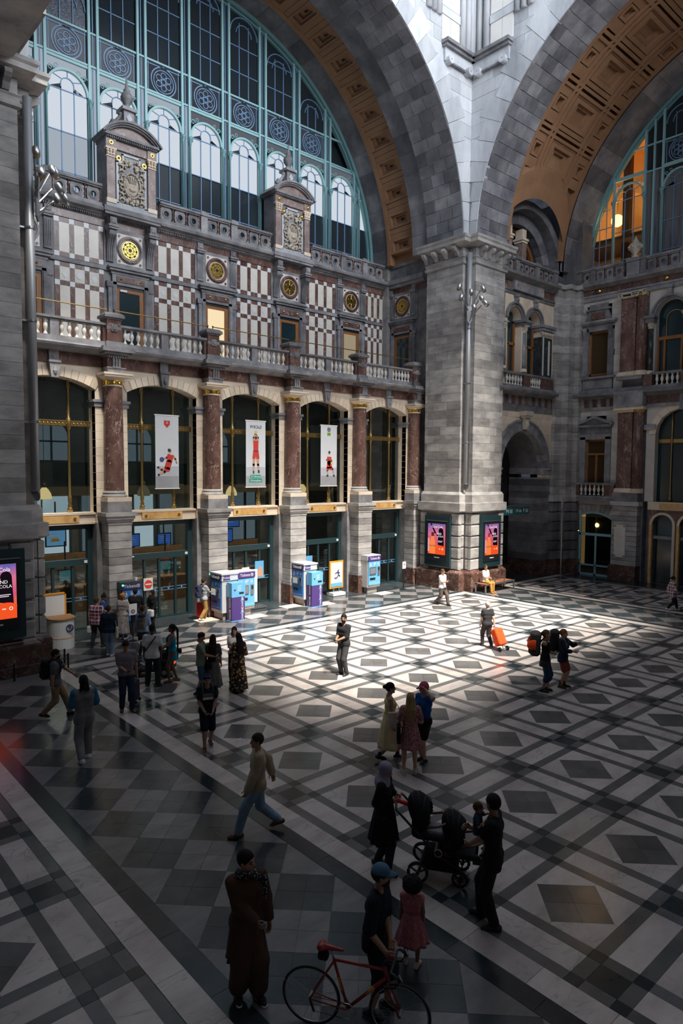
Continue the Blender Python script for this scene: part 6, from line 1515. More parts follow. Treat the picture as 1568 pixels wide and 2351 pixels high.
pipe(CX-10.27-0.12, CY+10.27+0.20, 'grey downpipe running down the near pier at the picture edge', 'cluster of spotlights on the near pier downpipe', -1)
# ---- banners
FBN = lambda u, v, z: (u, 25.28-v, z)
BN = stone('banner_cloth', [(0.62, 0.65, 0.70), (0.72, 0.74, 0.77), (0.76, 0.77, 0.79)], 0.5, 0.8, 0)
BN_G = stone('banner_ground', [(0.28, 0.28, 0.30), (0.42, 0.43, 0.45)], 0.9, 0.8, 0)
BN_M = plain('banner_mist', (0.50, 0.52, 0.57), 0.8)
JR = plain('jersey_red', (0.62, 0.05, 0.035), 0.7); SKIN_P = plain('print_skin', (0.55, 0.32, 0.22), 0.7); PR_DK = plain('print_dark', (0.03, 0.04, 0.05), 0.7); PR_GR = plain('print_green', (0.02, 0.30, 0.22), 0.7); PR_BL = plain('print_blue', (0.07, 0.08, 0.25), 0.7); PR_YE = plain('print_yellow', (0.75, 0.55, 0.08), 0.7); PR_LG = plain('print_lime', (0.30, 0.50, 0.06), 0.7)
def limb(mb, pts, w, v):
 for (a, b), (w0, w1) in zip(zip(pts, pts[1:]), w):
  dx, dz = b[0]-a[0], b[1]-a[1]; L = math.hypot(dx, dz); nx, nz = -dz/L, dx/L
  mb.prism([(a[0]+nx*w0, a[1]+nz*w0), (a[0]-nx*w0, a[1]-nz*w0), (b[0]-nx*w1, b[1]-nz*w1), (b[0]+nx*w1, b[1]+nz*w1)], 0.012, 0.014+v, 'v')
  mb.disc(b, w1, 0.012, 0.014+v, 10)
def banner(x0, x1, label, kind):
 t = thing('banner', label, 'banner', (x0, 25.28, 5.35), group='basketball banners in the arched windows')
 V = []; nu, nz = 8, 10
 MB(FBN).box(x0, x1, 0.0, 0.008, 5.36, 8.30).build('cloth', BN, t)
 MB(FBN).box(x0+0.01, x1-0.01, 0.008, 0.010, 5.37, 5.85).build('printed_ground', BN_G, t)
 MB(FBN).box(x0+0.01, x1-0.01, 0.008, 0.009, 5.85, 6.25).build('printed_mist', BN_M, t)
 MB(FBN).box(x0-0.03, x1+0.03, -0.015, 0.02, 8.28, 8.33).box(x0-0.03, x1+0.03, -0.015, 0.02, 5.33, 5.37).build('rod', WHITE, t)
 MB(FBN).box(x0+0.2, x0+0.24, -0.4, 0, 8.29, 8.32).box(x1-0.24, x1-0.2, -0.4, 0, 8.29, 8.32).build('bracket', STEEL, t)
 c = (x0+x1)/2; sk = MB(FBN); jr = MB(FBN); dk = MB(FBN)
 if kind == 1:
  limb(sk, [(c+0.12, 6.75), (c-0.02, 6.60), (c-0.22, 6.52)], [(0.05, 0.045), (0.04, 0.03)], 0.001)
  limb(sk, [(c+0.22, 6.70), (c+0.36, 6.55), (c+0.42, 6.38)], [(0.05, 0.04), (0.04, 0.03)], 0.001)
  limb(sk, [(c+0.0, 6.2), (c-0.12, 6.02), (c-0.36, 5.92)], [(0.07, 0.06), (0.055, 0.03)], 0.001)
  limb(sk, [(c+0.03, 6.15), (c-0.25, 6.10), (c-0.38, 6.2)], [(0.07, 0.05), (0.05, 0.03)], 0.001)
  sk.disc((c+0.12, 6.86), 0.075, 0.012, 0.016, 14)
  limb(jr, [(c+0.15, 6.72), (c+0.08, 6.40)], [(0.14, 0.12)], 0.003); limb(jr, [(c+0.08, 6.42), (c-0.02, 6.14)], [(0.13, 0.12)], 0.003); limb(jr, [(c+0.08, 6.42), (c+0.02, 6.12)], [(0.11, 0.10)], 0.0035)
  dk.disc((c+0.09, 6.90), 0.07, 0.012, 0.017, 12)
  MB(FBN).disc((c-0.24, 6.52), 0.10, 0.012, 0.018, 16).build('printed_ball', PR_BL, t)
  MB(FBN).box(c-0.13, c+0.13, 0.009, 0.012, 7.93, 8.10).prism([(c-0.13, 7.93), (c+0.13, 7.93), (c, 7.80)], 0.009, 0.012, 'v').build('printed_badge', JR, t)
  text('A', t, 0.15, WHITE, (c, 25.265, 8.0), RX); text('ANTWERPEN', t, 0.035, WHITE, (c, 25.265, 8.085), RX)
  dk.disc((c-0.38, 5.9), 0.05, 0.012, 0.016, 10); dk.disc((c-0.40, 6.2), 0.05, 0.012, 0.016, 10)
 elif kind == 2:
  text('WK3x3', t, 0.21, PR_DK, (c, 25.265, 8.03), RX, squash=0.95)
  limb(sk, [(c-0.10, 7.38), (c-0.13, 7.56), (c-0.03, 7.72)], [(0.045, 0.04), (0.04, 0.035)], 0.001); limb(sk, [(c+0.10, 7.38), (c+0.13, 7.56), (c+0.02, 7.70)], [(0.045, 0.04), (0.04, 0.035)], 0.001)
  limb(sk, [(c-0.08, 6.75), (c-0.12, 6.35), (c-0.13, 6.05)], [(0.075, 0.06), (0.06, 0.035)], 0.001); limb(sk, [(c+0.08, 6.75), (c+0.12, 6.35), (c+0.15, 6.08)], [(0.075, 0.06), (0.06, 0.035)], 0.001)
  sk.disc((c, 7.50), 0.075, 0.012, 0.016, 14)
  jr.prism([(c-0.13, 6.95), (c+0.13, 6.95), (c+0.14, 7.42), (c-0.14, 7.42)], 0.012, 0.018, 'v'); jr.prism([(c-0.19, 6.62), (c-0.02, 6.62), (c, 6.75), (c+0.02, 6.62), (c+0.19, 6.62), (c+0.14, 6.98), (c-0.14, 6.98)], 0.012, 0.018, 'v')
  dk.disc((c, 7.55), 0.07, 0.012, 0.017, 12); dk.box(c-0.14, c+0.14, 0.012, 0.019, 6.94, 6.98); dk.box(c-0.16, c-0.09, 0.012, 0.017, 5.95, 6.08); dk.box(c+0.11, c+0.20, 0.012, 0.017, 5.98, 6.10)
  MB(FBN).disc((c+0.0, 7.80), 0.075, 0.012, 0.018, 16).build('printed_ball', PR_YE, t)
  MB(FBN).box(c-0.30, c+0.28, 0.009, 0.012, 5.74, 5.90).box(c-0.36, c+0.34, 0.009, 0.012, 5.56, 5.72).build('printed_band', PR_GR, t)
  text('21-26 juni', t, 0.13, WHITE, (c, 25.265, 5.82), RX); text('Groenplaats', t, 0.12, WHITE, (c, 25.265, 5.64), RX)
 else:
  MB(FBN).disc((c, 8.10), 0.11, 0.009, 0.012, 18).build('printed_logo', PR_DK, t); MB(FBN).ring((c, 8.10), 0.05, 0.07, 0.012, 0.014, 14).build('printed_logo_mark', WHITE, t)
  MB(FBN).box(c-0.11, c+0.11, 0.009, 0.012, 7.80, 7.96).build('printed_tile', PR_LG, t); text('3x3', t, 0.10, PR_DK, (c, 25.265, 7.88), RX)
  limb(sk, [(c-0.04, 6.78), (c-0.14, 6.62), (c-0.02, 6.50)], [(0.045, 0.04), (0.04, 0.03)], 0.001); limb(sk, [(c+0.1, 6.75), (c+0.18, 6.58), (c+0.20, 6.45)], [(0.045, 0.04), (0.04, 0.03)], 0.001)
  limb(sk, [(c-0.02, 6.32), (c-0.10, 6.12), (c-0.06, 5.88)], [(0.07, 0.055), (0.05, 0.03)], 0.001); limb(sk, [(c+0.08, 6.32), (c+0.24, 6.18), (c+0.33, 5.88)], [(0.07, 0.055), (0.05, 0.03)], 0.001)
  sk.disc((c+0.03, 6.96), 0.07, 0.012, 0.016, 14); dk.disc((c+0.03, 7.0), 0.065, 0.012, 0.017, 12)
  limb(jr, [(c+0.03, 6.78), (c+0.02, 6.48)], [(0.13, 0.12)], 0.003); limb(jr, [(c-0.01, 6.50), (c-0.06, 6.20)], [(0.10, 0.09)], 0.003); limb(jr, [(c+0.06, 6.50), (c+0.12, 6.22)], [(0.10, 0.09)], 0.003)
  MB(FBN).disc((c+0.18, 6.47), 0.07, 0.012, 0.018, 14).build('printed_ball', PR_YE, t)
  dk.box(c-0.14, c-0.03, 0.012, 0.017, 5.80, 5.90); dk.box(c+0.28, c+0.38, 0.012, 0.017, 5.80, 5.90)
 sk.build('printed_player', SKIN_P, t); jr.build('printed_jersey', JR, t); dk.build('printed_detail', PR_DK, t)
banner(12.56, 13.59, 'white banner with a dribbling player in red and a small red badge on top', 1)
banner(16.88, 17.93, 'white banner lettered WK3x3 with a shooting player and green date bands', 2)
banner(21.20, 22.24, 'white banner with a black round logo over a green tile and a running player', 3)
# ---- ticket machines
SCRW = lit('machine_screen', (0.75, 0.85, 0.9), 0.45)
def run_icon(mb, F, u, z, s, v):
 for p, q in (((0, 0), (0.5, 0.6)), ((0.5, 0.6), (0.3, 1.2)), ((0.3, 1.2), (-0.3, 0.9)), ((0.3, 1.2), (0.8, 0.9)), ((0.5, 0.6), (0.9, 0.3)), ((0, 0), (-0.5, 0.1))):
  a = (u+p[0]*s, z+p[1]*s); b = (u+q[0]*s, z+q[1]*s); dx, dz = b[0]-a[0], b[1]-a[1]; L = math.hypot(dx, dz); w = 0.1*s
  mb.prism([(a[0]-dz/L*w, a[1]+dx/L*w), (a[0]+dz/L*w, a[1]-dx/L*w), (b[0]+dz/L*w, b[1]-dx/L*w), (b[0]-dz/L*w, b[1]+dx/L*w)], v, v+0.004, 'v')
 mb.disc((u+0.45*s, z+1.45*s), 0.16*s, v, v+0.004, 8)
def machine_front(F, t, w, face, rot, head=NAVY, b_logo=True, sgn=1):
 """front of a ticket machine: u in -w/2..w/2, v=0 the face"""
 MB(F).box(-w/2+0.02, w/2-0.02, 0, 0.03, 0.42, 1.60).build('front_panel', face, t)
 MB(F).box(-w/2, w/2, 0, 0.05, 1.62, 1.86).build('header', head, t)
 p = F(-0.08*sgn, 0.056, 1.74); text('Tickets', t, 0.17, WHITE, p, rot, ext=0.003)
 mb = MB(F)
 if b_logo:
  mb.ring((w/2-0.16 if sgn > 0 else -w/2+0.16, 1.74), 0.05, 0.066, 0.05, 0.056, 16)
  p = F(w/2-0.16 if sgn > 0 else -w/2+0.16, 0.056, 1.74); text('B', t, 0.09, WHITE, p, rot)
  mb.build('logo_ring', WHITE, t)
 mb = MB(F); run_icon(mb, F, -w*0.33*sgn, 1.36, 0.10, 0.03)
 for k in range(3): mb.box(-0.06, 0.12-0.04*k, 0.03, 0.034, 1.50-0.05*k, 1.52-0.05*k)
 mb.ring((w*0.3*sgn, 1.46), 0.04, 0.055, 0.03, 0.034, 10); mb.build('printed_icon', WHITE, t)
 MB(F).box(-w*0.42, w*0.12, 0.03, 0.07, 0.95, 1.32).build('screen_frame', STEEL, t)
 MB(F).box(-w*0.36, w*0.06, 0.07, 0.075, 1.0, 1.26).build('touch_screen', SCRW, t)
 MB(F).box(w*0.24, w*0.40, 0.03, 0.07, 0.90, 1.32).build('card_reader', STEEL, t)
 MB(F).box(w*0.27, w*0.37, 0.07, 0.075, 1.12, 1.28).build('reader_display', BLACK, t)
 MB(F).box(-w*0.36, w*0.06, 0.03, 0.05, 0.68, 0.78).build('ticket_slot', BLACK, t)
 mb = MB(F)
 for k in range(12): mb.box(-w*0.45+k*w*0.075, -w*0.42+k*w*0.075, 0.03, 0.034, 0.50, 0.512)
 mb.build('dotted_line', WHITE, t)
CAB = plain('machine_cabinet', (0.56, 0.56, 0.57), 0.4); CAB_DK = plain('machine_base', (0.30, 0.28, 0.27), 0.6); LED = lit('green_led', (0.1, 1.0, 0.45), 3.0); CAB_GR = plain('dark_green_cabinet', (0.02, 0.045, 0.05), 0.4)
def double_machine(x, y, label, one=False):
 """cabinet with a face to -X and a face to -Y; near corner at (x, y)"""
 t = thing('ticket_machine', label, 'ticket machine', (x, y, 0), group='blue ticket machines along the facade')
 MB().box(x+0.10, x+0.62, y+0.10, y+0.80, 0, 0.32).build('base', CAB_DK, t)
 MB().box(x, x+0.72, y+0.0, y+0.85, 0.30, 1.62).box(x-0.03, x+0.75, y-0.03, y+0.88, 1.62, 1.66).box(x-0.02, x+0.74, y-0.02, y+0.87, 1.66, 1.86).box(x-0.05, x+0.77, y-0.05, y+0.9, 1.86, 1.92).build('cabinet', CAB, t)
 F1 = lambda u, v, z: (x-0.005-v, y+0.43-u, z)
 machine_front(F1, t, 0.80, BLUE, RXM)
 MB().box(x+0.04, x+0.36, y-0.03, y+0.0, 1.64, 1.84).build('side_header', PURPLE, t)
 text('Tickets', t, 0.13, WHITE, (x+0.20, y-0.035, 1.74), RX)
 MB().ball((x-0.02, y+0.9, 1.80), 0.035, 8, 6).build('status_light', LED, t)
 return t
def change_box(x, y, label):
 t = thing('change_machine', label, 'change machine', (x, y, 0), group='purple change machines')
 MB().box(x, x+0.62, y, y+0.36, 0, 0.98).build('purple_base', PURPLE, t)
 MB().box(x-0.01, x+0.63, y-0.01, y+0.37, 0.98, 1.56).build('blue_top', SKY, t)
 MB().box(x+0.34, x+0.56, y-0.02, y-0.01, 1.10, 1.17).build('coin_tray', BLACK, t)
 MB().prism([(x+0.10, 1.30), (x+0.18, 1.30), (x+0.14, 1.22)], y-0.02, y-0.01, 'v').build('note_slot', BLACK, t)
 mb = MB()
 for k in range(4): mb.box(x+0.26, x+0.46-0.05*(k % 2), y-0.014, y-0.01, 1.42-0.06*k, 1.435-0.06*k)
 mb.build('instructions', WHITE, t)
 for z in (0.26, 0.76):
  text('CHANGE', t, 0.13, WHITE, (x+0.50, y-0.006, z), (PI/2, -PI/2, 0))
  text('CHANGE', t, 0.10, WHITE, (x-0.006, y+0.14, z), (PI/2, -PI/2, -PI/2))
  MB().prism([(x+0.40, z+0.02), (x+0.50, z+0.20), (x+0.60, z+0.02), (x+0.5, z+0.1)], y-0.005, y-0.001, 'v').build('arrow', SKY, t)
 MB().box(x-0.02, x+0.64, y-0.02, y+0.38, 0, 0.02).build('foot_strip', SKY, t)
 return t
def wide_machine(x, y, w, label):
 t = thing('ticket_machine', label, 'ticket machine', (x, y, 0), group='blue ticket machines along the facade')
 MB().box(x-w/2+0.1, x+w/2-0.1, y+0.1, y+0.5, 0, 0.35).build('base', CAB_DK, t)
 MB().box(x-w/2, x+w/2, y, y+0.55, 0.3, 1.66).box(x-w/2-0.03, x+w/2+0.03, y-0.03, y+0.58, 1.66, 1.90).build('cabinet', CAB, t)
 F = lambda u, v, z: (x+u, y-0.03-v, z)
 machine_front(F, t, w, SKY, RX, PURPLE); return t
double_machine(14.50, 23.46, 'blue ticket machine used by the man with a rucksack')
change_box(14.69, 23.03, 'purple change machine in front of the ticket machine with the rucksack man')
wide_machine(15.74, 23.62, 0.86, 'pale blue ticket machine with orange screen beside the purple change machine')
bpy.data.objects['ticket_machine.001'].children
double_machine(18.85, 23.60, 'blue ticket machine between the purple change machine and the marble column')
change_box(18.95, 23.16, 'purple change machine standing next to the orange framed sign')
wide_machine(23.62, 24.0, 0.86, 'lone pale blue ticket machine nearest the corner pier')
t = thing('ticket_machine', 'dark green ticket machine with queue in front of it', 'ticket machine', (10.95, 24.1, 0), group='blue ticket machines along the facade')
MB().box(10.55, 11.35, 24.1, 24.42, 0, 1.62).box(10.52, 11.38, 24.06, 24.42, 1.62, 1.90).build('cabinet', CAB_GR, t)
machine_front(lambda u, v, z: (10.95+u, 24.09-v, z), t, 0.80, BLUE, RX)
MB().ball((10.58, 24.03, 1.80), 0.04, 8, 6).build('status_light', LED, t)
tag(MB().lathe([(0.045, 1.90), (0.045, 1.92), (0.055, 2.02)], (11.2, 24.25), 10).build('paper_cup', WHITE), 'white paper cup left on top of the dark green ticket machine', 'cup')
for i, (x, y, l) in enumerate(((14.1, 24.0, 'pale stone mat beneath the man with the rucksack'), (16.0, 23.3, 'pale stone mat before the orange-screen machine'), (18.4, 24.0, 'pale stone mat left of the second change machine'), (19.9, 23.45, 'pale stone mat right of the second change machine'), (23.9, 23.6, 'pale stone mat before the lone machine'))):
 tag(MB().box(x-0.45, x+0.45, y-0.3, y+0.3, 0.001, 0.012).build('floor_mat', CREAM), l, 'mat', 'pale mats at the machines')
# ---- signs
t = thing('poster_stand', 'orange framed advertising stand on a white weighted foot', 'sign', (21.75, 24.7, 0))
MB().box(21.35, 22.15, 24.45, 24.95, 0.02, 0.16).build('foot', WHITE, t); MB().box(21.55, 21.6, 24.68, 24.72, 0.1, 0.4).box(21.9, 21.95, 24.68, 24.72, 0.1, 0.4).build('leg', STEEL, t)
MB().box(21.30, 22.18, 24.67, 24.73, 0.36, 1.70).build('frame', plain('orange_paint', (0.85, 0.32, 0.02), 0.5), t)
MB().box(21.37, 22.11, 24.655, 24.67, 0.44, 1.62).build('poster', plain('poster_beach', (0.72, 0.72, 0.66), 0.6), t); MB().box(21.37, 22.11, 24.65, 24.655, 0.44, 0.62).build('poster_foot', SKY, t)
mb = MB(); run_icon(mb, None, 21.72, 0.85, 0.26, 24.64); mb.build('printed_walker', PR_BL, t)
t = thing('poster_stand', 'white poster board behind the orange-screen ticket machine', 'sign', (16.9, 24.6, 0))
MB().box(16.4, 17.4, 24.4, 24.9, 0.03, 0.10).build('foot', STEEL, t); MB().box(16.1, 17.0, 24.58, 24.64, 0.3, 1.75).build('board', WHITE, t); MB().box(16.16, 16.94, 24.57, 24.58, 0.36, 1.69).build('poster', plain('poster_pale', (0.55, 0.68, 0.78), 0.6), t)
NE_R = plain('no_entry_red', (0.80, 0.06, 0.03), 0.5)
for x, l in ((12.30, 'white no-entry notice on the second glazed door'), (17.00, 'white no-entry notice on the third glazed door')):
 t = thing('no_entry_sign', l, 'sign', (x, 25.5, 1.5), group='no-entry notices on the doors')
 MB().box(x-0.20, x+0.20, 25.50, 25.52, 1.22, 1.72).build('sheet', WHITE, t); MB().disc((x, 1.47), 0.17, 25.49, 25.50, 20).build('red_disc', NE_R, t); MB().box(x-0.13, x+0.13, 25.48, 25.49, 1.44, 1.50).build('white_bar', WHITE, t)
for x, z, l in ((17.75, 1.55, 'blue holiday poster on the third glazed door'), (20.65, 1.55, 'blue holiday poster on the fourth glazed door')):
 t = thing('door_poster', l, 'poster', (x, 25.5, z), group='blue posters on the doors')
 MB().box(x-0.24, x+0.24, 25.50, 25.52, z-0.4, z+0.4).build('sheet', SKY, t); MB().prism([(x-0.2, z-0.3), (x+0.2, z-0.35), (x+0.15, z+0.1), (x, z+0.2), (x-0.1, z-0.1)], 25.49, 25.50, 'v').build('printed_figure', SKIN_P, t)
t = thing('post_sign', 'slim black post with a small white notice beside the pier', 'sign', (25.5, 23.7, 0))
MB().lathe([(0.16, 0), (0.16, 0.02), (0.03, 0.03), (0.03, 1.12)], (25.5, 23.7), 12).build('post', BLACK, t); MB().box(25.38, 25.62, 23.66, 23.69, 1.08, 1.44).build('notice', WHITE, t); MB().disc((25.5, 1.30), 0.04, 23.65, 23.66, 10).build('red_mark', NE_R, t)
t = thing('hanging_sign', 'dark green wayfinding sign hung across the passage', 'sign', (32.0, 21.0, 3.9))
SG = plain('sign_green', (0.01, 0.10, 0.11), 0.4)
MB().box(30.4, 33.1, 21.25, 21.33, 3.75, 4.15).build('panel', SG, t); MB().tube([(30.4, 21.29, 4.2), (34.9, 21.29, 4.32)], 0.025, 6).build('arm', STEEL, t); MB().tube([(34.7, 21.3, 4.3), (34.95, 21.6, 3.9)], 0.02, 6).build('stay', STEEL, t)
for s, x in (('Mi', 31.0), ('M', 31.9), ('de', 32.2), ('P', 32.55)): text(s, t, 0.26, WHITE, (x, 21.24, 3.95), RX)
mb = MB()
for x in (31.35, 32.85):
 for k in range(3): mb.box(x-0.12, x+0.12, 21.243, 21.248, 3.86+0.07*k, 3.89+0.07*k)
mb.build('small_lettering', WHITE, t)
t = thing('flag_pole', 'slim steel standpipe in the far corner by the rusticated shaft', 'pole', (36.1, 20.95, 0))
MB().tube([(36.1, 20.95, 0), (36.1, 20.95, 2.4)], 0.05, 8).build('pole', STEEL, t); MB().tube([(35.8, 20.95, 1.9), (36.1, 20.95, 1.5), (36.4, 20.95, 1.9)], 0.02, 6).build('fork', STEEL, t)
MB().box(36.03, 36.17, 20.93, 20.99, 2.4, 4.6).build('flat_bar', ASHLAR, t)
# white counter with the B roundel, by the first door
t = thing('info_counter', 'white round-fronted counter with a B roundel and an orange edged board', 'counter', (8.15, 23.6, 0))
n = 14; P = [(8.15+0.42*math.cos(PI+PI*k/n), 23.55+0.42*math.sin(PI+PI*k/n)) for k in range(n+1)]+[(8.57, 23.95), (7.73, 23.95)]
MB().prism(P, 0.0, 1.0, 'z').build('front', WHITE, t); MB().prism([(8.15+(a-8.15)*1.06, 23.7+(b-23.7)*1.06) for a, b in P], 1.0, 1.04, 'z').build('top', OAK, t); MB().prism([(8.15+(a-8.15)*1.01, 23.7+(b-23.7)*1.01) for a, b in P], 0.36, 0.38, 'z').build('orange_line', MATS['orange_paint'], t)
MB().ring((8.28, 0.72), 0.10, 0.125, 23.10, 23.16, 20).build('roundel', NAVY, t); text('B', t, 0.17, NAVY, (8.28, 23.11, 0.72), RX)
MB().box(7.75, 8.45, 24.05, 24.10, 0.9, 1.75).build('board', WHITE, t); MB().box(8.45, 8.50, 24.03, 24.12, 0.9, 1.8).box(7.72, 8.50, 24.03, 24.12, 1.75, 1.8).build('board_edge', MATS['orange_paint'], t)
# small white notice on a stand in the queue
t = thing('notice_stand', 'small white notice stand among the queue', 'sign', (10.35, 22.7, 0))
MB().box(10.2, 10.5, 22.69, 22.71, 0.95, 1.35).build('notice', WHITE, t); MB().lathe([(0.15, 0), (0.15, 0.02), (0.02, 0.03), (0.02, 1.0)], (10.35, 22.72), 8).build('post', BLACK, t); MB().ring((10.35, 1.08), 0.04, 0.07, 22.68, 22.69, 12).build('printed_ring', NAVY, t)
# bench
t = thing('bench', 'steel framed bench with wooden seat against the corner pier', 'bench', (28.9, 20.45, 0))
for x in (27.72, 30.15):
 MB().box(x-0.03, x+0.03, 20.15, 20.20, 0, 0.46).box(x-0.03, x+0.03, 20.76, 20.81, 0, 0.46).box(x-0.03, x+0.03, 20.2, 20.76, 0.0, 0.04).build('leg', STEEL, t)
MB().box(27.69, 30.18, 20.14, 20.20, 0.40, 0.48).box(27.69, 30.18, 20.76, 20.82, 0.40, 0.48).build('frame', STEEL, t)
RW = stone('bench_wood', [(0.30, 0.10, 0.05), (0.42, 0.16, 0.08)], 5, 0.5, 0, (0.5, 4, 4))
for k in range(4): MB().box(27.75, 30.12, 20.21+k*0.138, 20.21+k*0.138+0.12, 0.43, 0.47).build('slat', RW, t)
for x in (28.55, 29.35): MB().box(x-0.02, x+0.02, 20.2, 20.24, 0.47, 0.68).box(x-0.02, x+0.02, 20.72, 20.76, 0.47, 0.68).box(x-0.03, x+0.03, 20.2, 20.76, 0.66, 0.70).build('armrest', STEEL, t)
# low railing round the near pier
t = thing('low_railing', 'low black iron railing along the near pier plinth', 'railing', (6.0, 20.7, 0))
pts = [(4.2, 20.62), (5.02, 20.60), (5.78, 20.62), (6.62, 20.66), (7.35, 20.72), (7.45, 21.3)]
for x, y in pts: MB().lathe([(0.03, 0), (0.03, 0.46), (0.04, 0.48), (0.02, 0.52)], (x, y), 8).build('post', BLACK, t)
MB().tube([(x, y, 0.38) for x, y in pts], 0.016, 6).build('bar', BLACK, t)
IVORY_L = stone("ivory_light", [(0.62, 0.60, 0.56), (0.74, 0.72, 0.68)], 0.8, 0.6, 0.0)
# decoration on the high corner walls: shelf, rolls, ivory panels
for T, nm, l in ((FN, 0, 'back'), (FE, 1, 'side')):
 t = thing('wall_panelling', 'ivory panels and stone ledge high on the %s wall of the upper corner' % ('left-hand' if nm == 0 else 'right-hand'), 'panelling', T(9.3, 0, 26.3))
 MB(T).box(8.35, 10.68, -0.42, 0.0, 26.18, 26.34).box(8.42, 10.68, -0.30, 0, 26.05, 26.18).build('ledge', BLUESTONE, t)
 MB(T).box(8.5, 10.66, -0.14, 0, 25.45, 26.05).build('apron', ASHLAR_PALE, t)
 for u in (8.75, 10.2):
  MB(T).ring((u, 25.5), 0.03, 0.19, -0.34, -0.02, 16).build('roll_bracket', ASHLAR_PALE, t)
 MB(T).box(8.95, 10.0, -0.2, -0.05, 25.42, 25.5).build('moulding', BLUESTONE, t)
 for z in (26.34, 27.9, 29.5):
  for a, b in ((8.35, 8.95), (8.97, 9.62)): MB(T).box(a, b, -0.05, 0, z+0.05, z+1.18).build('ivory_panel', IVORY_L, t) if 'IVORY_L' in globals() else None
  MB(T).box(8.30, 9.65, -0.09, 0, z+1.18, z+1.55).build('stone_rail', ASHLAR_PALE, t)
 for u in (9.85, 10.25, 10.55): MB(T).tube([(u, -0.06, 26.5), (u, -0.06, 33)], 0.16, 10).build('shaft', ASHLAR_PALE, t, smooth=True)
 for u in (7.4, 7.75, 8.1): MB(T).tube([(u, -0.04, 27.4), (u, -0.04, 33)], 0.17, 10).build('shaft', ASHLAR_PALE, t, smooth=True)
 for z in (28.6, 30.2): MB(T).box(6.3, 7.2, -0.05, 0, z, z+1.2).build('ivory_panel', IVORY_L if 'IVORY_L' in globals() else IVORY, t)
